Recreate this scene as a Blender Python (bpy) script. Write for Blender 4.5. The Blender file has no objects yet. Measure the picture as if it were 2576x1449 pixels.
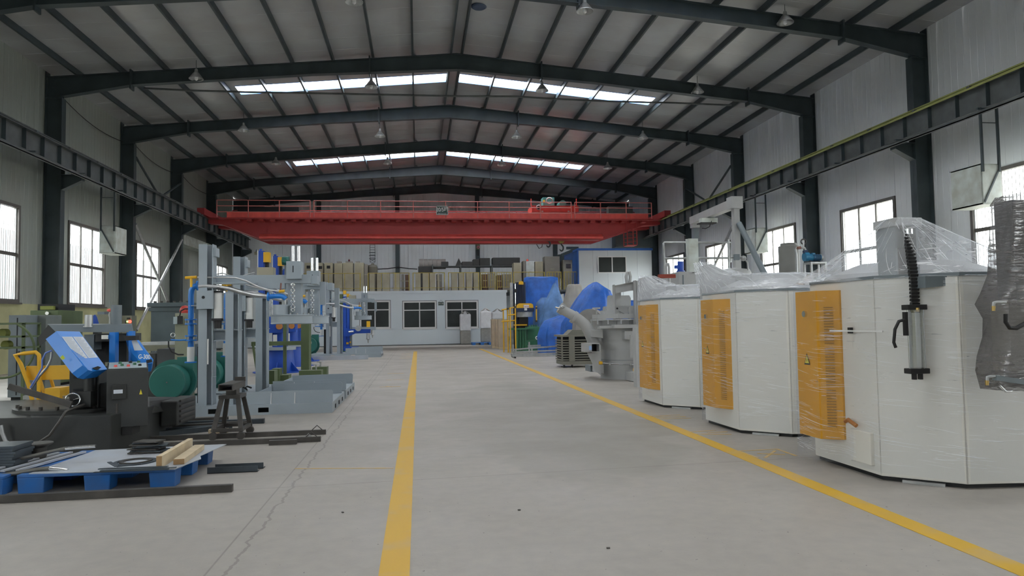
import bpy, bmesh, math, random
from mathutils import Vector, Matrix
random.seed(7)
sc = bpy.context.scene
COL = sc.collection
PI = math.pi
# ---------------------------------------------------------------- camera
FPX, YAW, PITCH, ROLL, CH = 1789.7, 0.1319, 0.0477, -0.0155, 1.3
_f = Vector((math.sin(YAW)*math.cos(PITCH), math.cos(YAW)*math.cos(PITCH), math.sin(PITCH)))
_r = Vector((math.cos(YAW), -math.sin(YAW), 0)); _u = _r.cross(_f)
CR = _r*math.cos(ROLL) + _u*math.sin(ROLL); CU = -_r*math.sin(ROLL) + _u*math.cos(ROLL)
cd = bpy.data.cameras.new('camera'); cam = bpy.data.objects.new('camera', cd); COL.objects.link(cam)
cd.sensor_width = 36; cd.lens = 36*FPX/2576; cd.clip_end = 300; cd.clip_start = 0.05
cam.matrix_world = Matrix(((CR.x, CU.x, -_f.x, 0), (CR.y, CU.y, -_f.y, 0), (CR.z, CU.z, -_f.z, CH), (0, 0, 0, 1)))
sc.camera = cam
# ---------------------------------------------------------------- world, daylight, exposure
SKY = 15.0
w = bpy.data.worlds.new('sky'); sc.world = w; w.use_nodes = True
nt = w.node_tree; bg = nt.nodes['Background']
geo = nt.nodes.new('ShaderNodeTexCoord'); sep = nt.nodes.new('ShaderNodeSeparateXYZ'); rmp = nt.nodes.new('ShaderNodeValToRGB')
nt.links.new(geo.outputs['Generated'], sep.inputs[0]); nt.links.new(sep.outputs['Z'], rmp.inputs[0])
rmp.color_ramp.elements[0].color = (0.42, 0.41, 0.38, 1); rmp.color_ramp.elements[0].position = 0.0
rmp.color_ramp.elements[1].color = (0.97, 0.97, 0.97, 1); rmp.color_ramp.elements[1].position = 0.06
nt.links.new(rmp.outputs[0], bg.inputs[0]); bg.inputs[1].default_value = SKY
vs = sc.view_settings
sc.display_settings.display_device = 'sRGB'
vs.view_transform = 'Standard'; vs.look = 'None'; vs.gamma = 1; vs.use_curve_mapping = False; vs.exposure = 0.22
def area(name, loc, rot, sx, sy, energy, col=(0.9, 0.95, 1.0)):
    d = bpy.data.lights.new(name, 'AREA'); d.shape = 'RECTANGLE'; d.size = sx; d.size_y = sy; d.energy = energy; d.color = col
    o = bpy.data.objects.new(name, d); COL.objects.link(o); o.location = loc; o.rotation_euler = rot
    return o
def portal(loc, rot, sx, sy):
    o = area('daylight_portal', loc, rot, sx, sy, 1.0); o.data.cycles.is_portal = True; return o
# ---------------------------------------------------------------- helpers
def at(x, y, Y=None, Z=None, X=None):
    d = _f + CR*((x-1288)/FPX) - CU*((y-724.5)/FPX)
    t = (Z-CH)/d.z if Z is not None else (Y/d.y if Y is not None else X/d.x)
    return Vector((0, 0, CH)) + d*t
def link_mat(m): return m
MATS = {}
def mat(name, col, rough=0.6, metal=0.0, var=0.12, scale=3.0, bump=0.0, spec=0.5, dirt=None, coat=0.0):
    if name in MATS: return MATS[name]
    m = bpy.data.materials.new(name); m.use_nodes = True; n = m.node_tree; b = n.nodes['Principled BSDF']
    b.inputs['Roughness'].default_value = rough; b.inputs['Metallic'].default_value = metal
    b.inputs['Specular IOR Level'].default_value = spec; b.inputs['Coat Weight'].default_value = coat
    tc = n.nodes.new('ShaderNodeTexCoord'); nz = n.nodes.new('ShaderNodeTexNoise'); nz.inputs['Scale'].default_value = scale; nz.inputs['Detail'].default_value = 6
    n.links.new(tc.outputs['Object'], nz.inputs['Vector'])
    rp = n.nodes.new('ShaderNodeValToRGB'); rp.color_ramp.elements[0].position = 0.3; rp.color_ramp.elements[1].position = 0.7
    c0 = [c*(1-var) for c in col]; c1 = [min(1, c*(1+var)) for c in col]
    if dirt: c0 = [a*0.5+d*0.5 for a, d in zip(col, dirt)]
    rp.color_ramp.elements[0].color = (*c0, 1); rp.color_ramp.elements[1].color = (*c1, 1)
    n.links.new(nz.outputs['Fac'], rp.inputs[0]); n.links.new(rp.outputs[0], b.inputs['Base Color'])
    if bump:
        bm_ = n.nodes.new('ShaderNodeBump'); bm_.inputs['Strength'].default_value = bump; bm_.inputs['Distance'].default_value = 0.02
        nz2 = n.nodes.new('ShaderNodeTexNoise'); nz2.inputs['Scale'].default_value = scale*8; n.links.new(tc.outputs['Object'], nz2.inputs['Vector'])
        n.links.new(nz2.outputs['Fac'], bm_.inputs['Height']); n.links.new(bm_.outputs[0], b.inputs['Normal'])
    MATS[name] = m; return m
class MB:
    def __init__(s): s.v = []; s.f = []; s.sm = []
    def add(s, vs_, fs, smooth=False):
        o = len(s.v); s.v += [tuple(v) for v in vs_]; s.f += [tuple(i+o for i in f) for f in fs]; s.sm += [smooth]*len(fs); return s
    def box(s, x0, x1, y0, y1, z0, z1, M=None):
        vs_ = [Vector((x, y, z)) for z in (z0, z1) for (x, y) in ((x0, y0), (x1, y0), (x1, y1), (x0, y1))]
        if M is not None: vs_ = [M @ v for v in vs_]
        return s.add(vs_, [(0, 3, 2, 1), (4, 5, 6, 7), (0, 1, 5, 4), (1, 2, 6, 5), (2, 3, 7, 6), (3, 0, 4, 7)])
    def cbox(s, c, sx, sy, sz, rz=0, rx=0, ry=0):
        M = Matrix.Translation(c) @ Matrix.Rotation(rz, 4, 'Z') @ Matrix.Rotation(ry, 4, 'Y') @ Matrix.Rotation(rx, 4, 'X')
        return s.box(-sx/2, sx/2, -sy/2, sy/2, -sz/2, sz/2, M)
    def prism(s, pts, axis, a, b):            # 2D polygon extruded along an axis; pts in the other two axes order
        def P(p, t): return (t, p[0], p[1]) if axis == 'x' else ((p[0], t, p[1]) if axis == 'y' else (p[0], p[1], t))
        n = len(pts); vs_ = [P(p, a) for p in pts] + [P(p, b) for p in pts]
        return s.add(vs_, [tuple(range(n))[::-1], tuple(range(n, 2*n))] + [(i, (i+1) % n, n+(i+1) % n, n+i) for i in range(n)])
    def bar(s, p0, p1, wd, hd=None, up=(0, 0, 1)):   # rectangular bar between points
        p0 = Vector(p0); p1 = Vector(p1); hd = hd or wd; d = (p1-p0).normalized(); up = Vector(up)
        if abs(d.dot(up)) > 0.99: up = Vector((0, 1, 0))
        sx = d.cross(up).normalized()*wd/2; sz = sx.cross(d).normalized()*hd/2
        vs_ = [p+a+b for p in (p0, p1) for a, b in ((-sx, -sz), (sx, -sz), (sx, sz), (-sx, sz))]
        return s.add(vs_, [(0, 1, 2, 3), (7, 6, 5, 4), (0, 4, 5, 1), (1, 5, 6, 2), (2, 6, 7, 3), (3, 7, 4, 0)])
    def cyl(s, p0, p1, r0, r1=None, n=16, cap=True):
        p0 = Vector(p0); p1 = Vector(p1); r1 = r0 if r1 is None else r1; d = (p1-p0).normalized()
        a = d.orthogonal().normalized(); b = d.cross(a)
        ring = lambda p, r: [p+(a*math.cos(2*PI*i/n)+b*math.sin(2*PI*i/n))*r for i in range(n)]
        s.add(ring(p0, r0)+ring(p1, r1), [(i, (i+1) % n, n+(i+1) % n, n+i) for i in range(n)], True)
        if cap: s.add(ring(p0, r0), [tuple(range(n))[::-1]]); s.add(ring(p1, r1), [tuple(range(n))])
        return s
    def tube(s, pts, r, n=8, cap=True):
        pts = [Vector(p) for p in pts]; N = len(pts); vs_ = []; a = None
        for i, p in enumerate(pts):
            d = (pts[min(i+1, N-1)]-pts[max(i-1, 0)]).normalized()
            a = d.orthogonal().normalized() if a is None else (a-d*a.dot(d)).normalized()
            b = d.cross(a); rr = r[i] if isinstance(r, (list, tuple)) else r
            vs_ += [p+(a*math.cos(2*PI*k/n)+b*math.sin(2*PI*k/n))*rr for k in range(n)]
        fs = [(i*n+k, i*n+(k+1) % n, (i+1)*n+(k+1) % n, (i+1)*n+k) for i in range(N-1) for k in range(n)]
        s.add(vs_, fs, True)
        if cap: s.add(vs_[:n], [tuple(range(n))[::-1]]); s.add(vs_[-n:], [tuple(range(n))])
        return s
    def lathe(s, prof, c=(0, 0, 0), n=24, ax=(0, 0, 1)):      # prof: (radius, height) list
        c = Vector(c); d = Vector(ax).normalized(); a = d.orthogonal().normalized(); b = d.cross(a)
        for (r0, h0), (r1, h1) in zip(prof, prof[1:]):
            vs_ = [c+d*h+(a*math.cos(2*PI*i/n)+b*math.sin(2*PI*i/n))*max(r, 1e-4) for r, h in ((r0, h0), (r1, h1)) for i in range(n)]
            s.add(vs_, [(i, (i+1) % n, n+(i+1) % n, n+i) for i in range(n)], abs(h1-h0) > 1e-5 and r0 > 1e-3)
        return s
    def torus(s, c, R, r, ax=(0, 0, 1), n=24, m=8, a0=0, a1=2*PI):
        c = Vector(c); d = Vector(ax).normalized(); a = d.orthogonal().normalized(); b = d.cross(a)
        k = n if a1-a0 < 2*PI-1e-3 else n
        pts = [c+(a*math.cos(a0+(a1-a0)*i/k)+b*math.sin(a0+(a1-a0)*i/k))*R for i in range(k+1)]
        return s.tube(pts, r, m, cap=False)
    def build(s, name, m, parent=None, bevel=0, **props):
        loc = Vector(parent['loc0']) if parent is not None and 'loc0' in parent else Vector((0, 0, 0))
        me = bpy.data.meshes.new(name); me.from_pydata([tuple(Vector(v)-loc) for v in s.v], [], s.f)
        me.polygons.foreach_set('use_smooth', s.sm); me.materials.append(m); me.update()
        b = bmesh.new(); b.from_mesh(me); bmesh.ops.recalc_face_normals(b, faces=b.faces); b.to_mesh(me); b.free()
        o = bpy.data.objects.new(name, me); COL.objects.link(o)
        if parent is not None:
            o.parent = parent
            if 'loc0' not in o: o['loc0'] = tuple(loc)
        if bevel:
            bv = o.modifiers.new('bevel', 'BEVEL'); bv.width = bevel; bv.segments = 2; bv.limit_method = 'ANGLE'
        for k, v in props.items(): o[k] = v
        return o
def thing(name, label, cat, loc=(0, 0, 0), group=None):
    o = bpy.data.objects.new(name, None); COL.objects.link(o); o.location = loc; o['loc0'] = tuple(loc)
    o['label'] = label; o['category'] = cat; o.empty_display_size = 0.2
    if group: o['group'] = group
    return o
def tag(o, label, cat, group=None):
    # recentre the mesh on its base and mark it as a thing
    me = o.data; n = len(me.vertices)
    xs = [v.co for v in me.vertices]; c = Vector(((min(v.x for v in xs)+max(v.x for v in xs))/2, (min(v.y for v in xs)+max(v.y for v in xs))/2, min(v.z for v in xs)))
    me.transform(Matrix.Translation(-c)); o.location = c; o['loc0'] = tuple(c)
    o['label'] = label; o['category'] = cat
    if group: o['group'] = group
    return o
def struct(o): o['kind'] = 'structure'; return o
def dup(root, loc, label=None, rotz=None, scale=None):
    r = root.copy(); COL.objects.link(r); r.location = loc
    if rotz is not None: r.rotation_euler = (0, 0, rotz)
    if scale is not None: r.scale = scale
    if label: r['label'] = label
    def rec(a, b):
        for ch in list(a.children):
            c = ch.copy(); COL.objects.link(c); c.parent = b; rec(ch, c)
    rec(root, r); return r
def text_mesh(name, body, size, m, parent, loc, rot, ext=0.002, bold=False, sx=1.0):
    cu = bpy.data.curves.new(name, 'FONT'); cu.body = body; cu.size = size; cu.extrude = ext; cu.align_x = 'CENTER'; cu.align_y = 'CENTER'
    if bold: cu.offset = size*0.02
    to = bpy.data.objects.new(name, cu); COL.objects.link(to)
    dg = bpy.context.evaluated_depsgraph_get(); me = bpy.data.meshes.new_from_object(to.evaluated_get(dg)); bpy.data.objects.remove(to)
    R = Matrix.Translation(loc) @ rot.to_4x4() @ Matrix.Diagonal((sx, 1, 1, 1))
    if parent is not None and 'loc0' in parent: R = Matrix.Translation(-Vector(parent['loc0'])) @ R
    me.transform(R); me.materials.clear(); me.materials.append(m)
    o = bpy.data.objects.new(name, me); COL.objects.link(o)
    if parent is not None: o.parent = parent; o['loc0'] = parent['loc0'] if 'loc0' in parent else (0, 0, 0)
    return o
FACE_CAM = Matrix.Rotation(PI/2, 3, 'X')        # lettering that faces -Y
def pbox(mb, x0, y0, x1, y1, Y, dY):            # box whose front face at depth Y spans the two points
    a = at(x0, y0, Y=Y); b = at(x1, y1, Y=Y)
    return mb.box(min(a.x, b.x), max(a.x, b.x), Y, Y+dY, min(a.z, b.z), max(a.z, b.z))
# ---------------------------------------------------------------- materials
M_steel = mat('dark_blue_grey_steel_paint', (0.045, 0.062, 0.068), 0.5, var=0.25, scale=1.5)
M_crbeam = mat('grey_runway_paint', (0.10, 0.11, 0.11), 0.6, var=0.2)
M_rail = mat('yellow_green_rail', (0.30, 0.32, 0.10), 0.6)
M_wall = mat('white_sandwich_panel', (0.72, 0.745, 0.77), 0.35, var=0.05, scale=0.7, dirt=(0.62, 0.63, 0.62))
M_wallL = mat('grey_green_shade_toned_panel', (0.30, 0.33, 0.30), 0.42, var=0.06, scale=0.7, dirt=(0.3, 0.3, 0.26))  # left wall panels: grey-green, darkened further for the weaker light on that side
M_roof = mat('white_roof_panel', (0.38, 0.395, 0.40), 0.26, var=0.10, scale=0.6, dirt=(0.34, 0.31, 0.30))
M_dado = mat('yellow_green_dado_paint', (0.42, 0.41, 0.22), 0.7, dirt=(0.22, 0.2, 0.12), scale=1.2)
M_red = mat('crane_red_paint', (0.40, 0.045, 0.045), 0.5, var=0.12, scale=1.0)
M_redlt = mat('bright_red_and_lit_crane_red', (0.85, 0.12, 0.10), 0.45)  # plain bright red; on fascia and ledge, crane red lightened for skylight
M_frame = mat('window_frame_brown_grey', (0.11, 0.10, 0.09), 0.5)
M_winwhite = mat('white_plastic_frame', (0.75, 0.76, 0.76), 0.4, var=0.03)
M_part = mat('partition_pale_blue_white', (0.70, 0.77, 0.82), 0.45, var=0.04, scale=0.6)
M_black = mat('black_rubber', (0.015, 0.015, 0.016), 0.6)
M_dark = mat('dark_opening', (0.02, 0.022, 0.025), 0.8)
M_yrail = mat('yellow_handrail_paint', (0.48, 0.38, 0.07), 0.5, dirt=(0.25, 0.2, 0.08), scale=6)
M_blue = mat('blue_trim_paint', (0.03, 0.12, 0.42), 0.5)
M_chrome = mat('chrome', (0.75, 0.76, 0.77), 0.15, metal=1.0, var=0.05)
M_galv = mat('galvanised_steel', (0.42, 0.43, 0.43), 0.4, metal=0.6, var=0.15, scale=8)
M_tan = mat('tan_grey_cabinet_paint', (0.38, 0.36, 0.27), 0.55, var=0.12, dirt=(0.28, 0.24, 0.17), scale=2)
def glass_mat(name, tint, rough, fac):
    m = bpy.data.materials.new(name); m.use_nodes = True; n = m.node_tree; n.nodes.clear()
    o = n.nodes.new('ShaderNodeOutputMaterial'); mx = n.nodes.new('ShaderNodeMixShader'); t = n.nodes.new('ShaderNodeBsdfTransparent'); g = n.nodes.new('ShaderNodeBsdfGlossy')
    t.inputs[0].default_value = (*tint, 1); g.inputs['Roughness'].default_value = rough; mx.inputs[0].default_value = fac
    n.links.new(t.outputs[0], mx.inputs[1]); n.links.new(g.outputs[0], mx.inputs[2]); n.links.new(mx.outputs[0], o.inputs[0]); return m
M_glass = glass_mat('window_glass', (0.93, 0.96, 0.96), 0.05, 0.05)
M_darkglass = mat('dark_window_glass', (0.04, 0.047, 0.047), 0.35, var=0.3, scale=0.8, spec=0.25)
M_skylt = bpy.data.materials.new('translucent_skylight'); M_skylt.use_nodes = True
n = M_skylt.node_tree; n.nodes.clear(); o_ = n.nodes.new('ShaderNodeOutputMaterial'); mx = n.nodes.new('ShaderNodeMixShader')
t_ = n.nodes.new('ShaderNodeBsdfTransparent'); t_.inputs[0].default_value = (0.97, 0.98, 0.98, 1); tr = n.nodes.new('ShaderNodeBsdfTranslucent'); tr.inputs[0].default_value = (0.9, 0.93, 0.95, 1)
mx.inputs[0].default_value = 0.35; n.links.new(t_.outputs[0], mx.inputs[1]); n.links.new(tr.outputs[0], mx.inputs[2]); n.links.new(mx.outputs[0], o_.inputs[0])
# floor: worn concrete with joints, cracks and stains
def floor_mat():
    m = bpy.data.materials.new('worn_concrete'); m.use_nodes = True; n = m.node_tree; L = n.links; b = n.nodes['Principled BSDF']
    N = n.nodes.new
    tc = N('ShaderNodeTexCoord')
    def noise(scale, det, sx=1, sy=1, dist=0):
        mp = N('ShaderNodeMapping'); mp.inputs['Scale'].default_value = (sx, sy, 1); L.new(tc.outputs['Object'], mp.inputs[0])
        q = N('ShaderNodeTexNoise'); q.inputs['Scale'].default_value = scale; q.inputs['Detail'].default_value = det; q.inputs['Distortion'].default_value = dist
        L.new(mp.outputs[0], q.inputs['Vector']); return q.outputs['Fac']
    def ramp(src, p0, p1, c0, c1):
        r = N('ShaderNodeValToRGB'); r.color_ramp.elements[0].position = p0; r.color_ramp.elements[1].position = p1
        r.color_ramp.elements[0].color = (*c0, 1); r.color_ramp.elements[1].color = (*c1, 1); L.new(src, r.inputs[0]); return r.outputs[0]
    def mix(f, a, bb, mode='MIX'):
        x = N('ShaderNodeMix'); x.data_type = 'RGBA'; x.blend_type = mode
        if isinstance(f, float): x.inputs[0].default_value = f
        else: L.new(f, x.inputs[0])
        for s, v in ((6, a), (7, bb)):
            if isinstance(v, tuple): x.inputs[s].default_value = (*v, 1)
            else: L.new(v, x.inputs[s])
        return x.outputs[2]
    base = ramp(noise(0.35, 8, 1, 0.6), 0.3, 0.72, (0.330, 0.304, 0.272), (0.385, 0.357, 0.323))
    fine = ramp(noise(9, 8), 0.3, 0.7, (0.93, 0.93, 0.94), (1.03, 1.03, 1.02))
    c = mix(1.0, base, fine, 'MULTIPLY')
    streak = ramp(noise(0.9, 5, 0.25, 1.2, 0.6), 0.57, 0.72, (0, 0, 0), (0.45, 0.45, 0.45)); c = mix(streak, c, (0.27, 0.26, 0.235))
    spots = ramp(noise(1.1, 2, 1, 1), 0.68, 0.78, (0, 0, 0), (0.4, 0.4, 0.4)); c = mix(spots, c, (0.26, 0.25, 0.27))
    grit = ramp(noise(34, 2), 0.735, 0.75, (0, 0, 0), (0.8, 0.8, 0.8)); c = mix(grit, c, (0.09, 0.085, 0.08))
    # the darker newer slab between the lane lines
    sp = N('ShaderNodeSeparateXYZ'); L.new(tc.outputs['Object'], sp.inputs[0])
    def mth(op, a, bb=None, cc=None):
        q = N('ShaderNodeMath'); q.operation = op
        for i, v in enumerate((a, bb, cc)):
            if v is None: continue
            if isinstance(v, (int, float)): q.inputs[i].default_value = v
            else: L.new(v, q.inputs[i])
        return q.outputs[0]
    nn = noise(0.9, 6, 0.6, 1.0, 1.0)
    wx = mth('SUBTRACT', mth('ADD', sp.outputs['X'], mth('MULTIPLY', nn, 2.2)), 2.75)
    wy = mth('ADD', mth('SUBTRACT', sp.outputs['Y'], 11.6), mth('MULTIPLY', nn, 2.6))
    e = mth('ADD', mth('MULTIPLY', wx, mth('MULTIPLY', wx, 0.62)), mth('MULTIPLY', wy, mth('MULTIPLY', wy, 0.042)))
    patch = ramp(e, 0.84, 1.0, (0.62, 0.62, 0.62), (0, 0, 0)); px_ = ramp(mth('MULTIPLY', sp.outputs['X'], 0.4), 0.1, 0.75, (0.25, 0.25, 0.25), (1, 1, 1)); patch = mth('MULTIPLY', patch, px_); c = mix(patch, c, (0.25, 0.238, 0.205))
    # cast joints: lines across and along with a wavering crack
    crk = mth('MULTIPLY', mth('SUBTRACT', noise(7.0, 10, 0.2, 1), 0.5), 0.13)
    def line(co, at_, wdt, wob=None):
        d = mth('SUBTRACT', co, at_)
        if wob is not None: d = mth('ADD', d, wob)
        return mth('LESS_THAN', mth('ABSOLUTE', d), wdt)
    slx = mth('MULTIPLY', sp.outputs['Y'], 0.0)
    ln = [line(sp.outputs['X'], -1.12, 0.006), line(sp.outputs['X'], -1.02, 0.010, crk), line(sp.outputs['X'], 2.98, 0.007, mth('MULTIPLY', crk, 0.5)), line(sp.outputs['X'], 3.05, 0.004, crk),
          line(mth('ADD', sp.outputs['Y'], mth('MULTIPLY', sp.outputs['X'], -0.06)), 6.05, 0.007), line(sp.outputs['Y'], 12.1, 0.012), line(sp.outputs['Y'], 18.2, 0.02), line(sp.outputs['Y'], 24.3, 0.03)]
    s_ = ln[0]
    for q in ln[1:]: s_ = mth('MAXIMUM', s_, q)
    c = mix(mth('MULTIPLY', s_, 0.5), c, (0.15, 0.13, 0.115))
    L.new(c, b.inputs['Base Color'])
    L.new(ramp(noise(1.2, 6), 0.3, 0.7, (0.42, 0.42, 0.42), (0.62, 0.62, 0.62)), b.inputs['Roughness'])
    bp = N('ShaderNodeBump'); bp.inputs['Strength'].default_value = 0.25; bp.inputs['Distance'].default_value = 0.004; L.new(noise(40, 6), bp.inputs['Height']); L.new(bp.outputs[0], b.inputs['Normal'])
    return m
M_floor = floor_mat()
def paint_mat(name, col, thr, scale=6):        # worn floor paint: thin spots show concrete
    m = bpy.data.materials.new(name); m.use_nodes = True; n = m.node_tree; b = n.nodes['Principled BSDF']
    tc = n.nodes.new('ShaderNodeTexCoord'); nz = n.nodes.new('ShaderNodeTexNoise'); nz.inputs['Scale'].default_value = scale; nz.inputs['Detail'].default_value = 8
    n.links.new(tc.outputs['Object'], nz.inputs['Vector']); rp = n.nodes.new('ShaderNodeValToRGB')
    rp.color_ramp.elements[0].position = thr-0.1; rp.color_ramp.elements[1].position = thr+0.1
    rp.color_ramp.elements[0].color = (*[c*0.55+0.45*k for c, k in zip(col, (0.42, 0.39, 0.34))], 1); rp.color_ramp.elements[1].color = (*col, 1)
    n.links.new(nz.outputs['Fac'], rp.inputs[0]); n.links.new(rp.outputs[0], b.inputs['Base Color']); b.inputs['Roughness'].default_value = 0.5
    return m
M_line = paint_mat('yellow_lane_paint', (0.62, 0.37, 0.025), 0.38, 2.5)
M_fade = paint_mat('faded_yellow_marking', (0.60, 0.38, 0.08), 0.50, 9)
# ---------------------------------------------------------------- building shell
XL, XR, XC, ZE, ZR = -12.1, 15.0, 1.45, 9.81, 11.07
FR = [-11.02+6*i for i in range(11)]            # frame lines, the last one is the end wall
Y0, Y1 = FR[0], FR[-1]
slope = (ZR-ZE)/(XR-XC)
def zroof(X): return ZR - abs(X-XC)*slope
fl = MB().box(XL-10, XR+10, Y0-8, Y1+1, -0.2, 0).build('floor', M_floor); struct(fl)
# dados (masonry base walls) with ribbed panels above; windows in most bays
def ribbed(a0, a1, z0, z1, side):               # one sandwich panel with shallow grooves, inner face at side plane
    n_ = max(2, round((a1-a0)/0.25)); pts = []
    for i in range(n_):
        s0 = a0+(a1-a0)*i/n_; s1 = a0+(a1-a0)*(i+1)/n_; g = 0.022 if i == 0 else 0.007
        pts += [(s0+0.002, g), (s0+0.014, 0.0), (s1-0.014, 0.0), (s1-0.002, g if i == n_-1 else 0.007)]
    return pts
def side_wall(name, X, sgn, openings):
    wll = struct(MB().box(min(X, X+sgn*0.24), max(X, X+sgn*0.24), Y0, Y1+0.3, 0, 2.1).build(name, M_dado))
    def panel(a0, a1, z0, z1, zf=None):
        pr = ribbed(a0, a1, z0, z1, X); poly = [(X+sgn*g, y) for y, g in pr] + [(X+sgn*0.1, a1), (X+sgn*0.1, a0)]
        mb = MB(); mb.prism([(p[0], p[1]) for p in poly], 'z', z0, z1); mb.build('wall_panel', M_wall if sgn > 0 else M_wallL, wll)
    for i in range(len(FR)-1):
        a = FR[i]; op = openings.get(i)
        segs = [a, a+0.79, a+1.57, a+2.55, a+3.54, a+4.52, a+5.26, a+6.0]
        if op == 'roller': segs = [a, a+0.5, a+1.4, a+2.3, a+3.2, a+4.1, a+5.0, a+6.0]
        for s0, s1 in zip(segs, segs[1:]):
            mid = (s0+s1)/2-a
            if op == 'window' and 1.5 < mid < 4.6: panel(s0, s1, 5.1, ZE)
            elif op == 'roller' and 0.5 < mid < 5.0: panel(s0, s1, 5.6, ZE)
            else: panel(s0, s1, 2.1, ZE)
    return wll
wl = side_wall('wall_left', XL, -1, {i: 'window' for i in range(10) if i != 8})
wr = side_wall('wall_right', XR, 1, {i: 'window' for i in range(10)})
wn = 0
def window(X, sgn, ya, yb, z0=2.12, z1=5.1, tr_=3.58):
    global wn; wn += 1
    o = MB()
    t = 0.10; xa, xb = sorted((X-sgn*0.04, X+sgn*0.10))
    o.box(xa, xb, ya, yb, z0, z0+t); o.box(xa, xb, ya, yb, z1-t, z1); o.box(xa, xb, ya, ya+t, z0+t, z1-t); o.box(xa, xb, yb-t, yb, z0+t, z1-t)
    root = struct(o.build('window_%d' % wn, M_frame))
    xm = X+sgn*0.03
    MB().box(xm-0.035, xm+0.035, ya+t, yb-t, tr_-0.05, tr_+0.05).build('transom', M_frame, root)
    wd = (yb-ya-2*t)/3
    for k in (1, 2): MB().box(xm-0.02, xm+0.02, ya+t+wd*k-0.025, ya+t+wd*k+0.025, z0+t, z1-t).build('mullion', M_frame, root)
    for k in range(3):
        for za, zb in ((z0+t, tr_-0.05), (tr_+0.05, z1-t)):
            y_a, y_b = ya+t+wd*k, ya+t+wd*(k+1)
            MB().box(xm-0.003, xm+0.003, y_a+0.02, y_b-0.02, za, zb).build('pane', M_glass, root)
    m_ = MB(); xb = X+sgn*0.16; yy = ya+0.12
    while yy < yb-0.05: m_.box(xb-0.006, xb+0.006, yy-0.006, yy+0.006, z0+0.02, z1-0.02); yy += 0.115
    m_.build('security_bars', M_frame, root, kind='stuff')
    # thin light reveal strips on the inner sash
    s = MB(); s.box(xm-0.03, xm+0.0, ya+t, ya+t+0.04, z0+t, z1-t); s.box(xm-0.03, xm, yb-t-0.04, yb-t, z0+t, z1-t); s.build('sash', M_winwhite, root)
    MB().box(min(X-sgn*0.10, X), max(X-sgn*0.10, X), ya-0.05, yb+0.05, z0-0.05, z0).build('sill', M_frame, root)
    portal((X+sgn*0.3, (ya+yb)/2, (z0+z1)/2), (0, -sgn*-PI/2 if False else sgn*PI/2, 0), z1-z0, yb-ya)
    return root
for i in range(10):
    a = FR[i]
    window(XR, 1, a+1.57, a+4.52)
    if i != 8: window(XL, -1, a+1.57, a+4.52)
# end wall
we = struct(MB().box(XL-0.2, XR+0.2, Y1+0.02+0.1, Y1+0.3, 0, 0.3).build('wall_back', M_dado))
npn = 26
for i in range(npn):
    a0 = XL+(XR-XL)*i/npn; a1 = XL+(XR-XL)*(i+1)/npn
    pr = ribbed(a0, a1, 0, 1, 0); poly = [(x, Y1+0.14+g) for x, g in pr]+[(a1, Y1+0.26), (a0, Y1+0.26)]
    mb = MB(); mb.prism(poly, 'z', 0.3, zroof(a0 if a0 > XC else a1)+0.02) ; mb.build('wall_panel', M_wall, we)
# rear wall behind the photographer, with a wide open doorway
wf = MB(); wf.box(XL, -2.0, Y0-0.3, Y0-0.1, 0, 9.9); wf.box(4.0, XR, Y0-0.3, Y0-0.1, 0, 9.9); wf.box(-2.0, 4.0, Y0-0.3, Y0-0.1, 4.6, 10.9); wf.box(-2.0, 4.0, Y0-0.25, Y0-0.15, 0, 4.6); struct(wf.build('wall_front', M_wall))

# ceiling: roof panels ridge to eave, skylight strips
SKYL = [(3.5, 4.45), (15.5, 16.45), (27.45, 28.45), (40.0, 41.1)]
ce = struct(MB().box(XC-0.16, XC+0.16, Y0-0.3, Y1+0.3, ZR-0.02, ZR+0.1).build('ceiling', M_roof))
def roofpiece(x0, x1, y0, y1, name, m, par, dz=0.0, th=0.07):   # x0<x1 on one side
    g = 0.006
    vs_ = [(x, y, zroof(x)+dz+k) for k in (0, th) for x, y in ((x0, y0+g), (x1, y0+g), (x1, y1-g), (x0, y1-g))]
    return MB().add(vs_, [(0, 3, 2, 1), (4, 5, 6, 7), (0, 1, 5, 4), (1, 2, 6, 5), (2, 3, 7, 6), (3, 0, 4, 7)]).build(name, m, par)
edges = []; cur = Y0-0.3
for a, b in SKYL+[(Y1+0.3, None)]:
    n_ = round(a-cur)
    edges += [(cur+(a-cur)*k/n_, cur+(a-cur)*(k+1)/n_, False) for k in range(n_)]
    if b: edges.append((a, b, True)); cur = b
SKO = (0.25, 8.2); KERBS = []
for y0, y1, sk in edges:
    for s in (-1, 1):
        for (o0, o1, isk) in (([(0.16, SKO[0], 0), (SKO[0], SKO[1], 1), (SKO[1], XR-XC+0.1, 0)]) if sk else [(0.16, XR-XC+0.1, 0)]):
            xs = sorted((XC+s*o0, XC+s*o1))
            if isk:
                roofpiece(xs[0], xs[1], y0, y1, 'skylight_sheet', M_skylt, ce, dz=0.075, th=0.01)
                for yy in (y0+0.006, y1-0.03):
                    vs_ = [(x, y, zroof(x)+k) for k in (-0.01, 0.075) for x, y in ((xs[0], yy), (xs[1], yy), (xs[1], yy+0.024), (xs[0], yy+0.024))]
                    KERBS.append(vs_)
                p = portal((XC+s*(o0+o1)/2, (y0+y1)/2, zroof(XC+s*(o0+o1)/2)+0.25), (0, s*math.atan(slope), 0), o1-o0, y1-y0)
            else: roofpiece(xs[0], xs[1], y0, y1, 'roof_panel', M_roof, ce)
M_blue2 = mat('skylight_blue_edge', (0.10, 0.30, 0.80), 0.5, var=0.02)
for vs_ in KERBS: MB().add(vs_, [(0, 3, 2, 1), (4, 5, 6, 7), (0, 1, 5, 4), (1, 2, 6, 5), (2, 3, 7, 6), (3, 0, 4, 7)]).build('skylight_kerb', M_blue2, ce)
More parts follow.
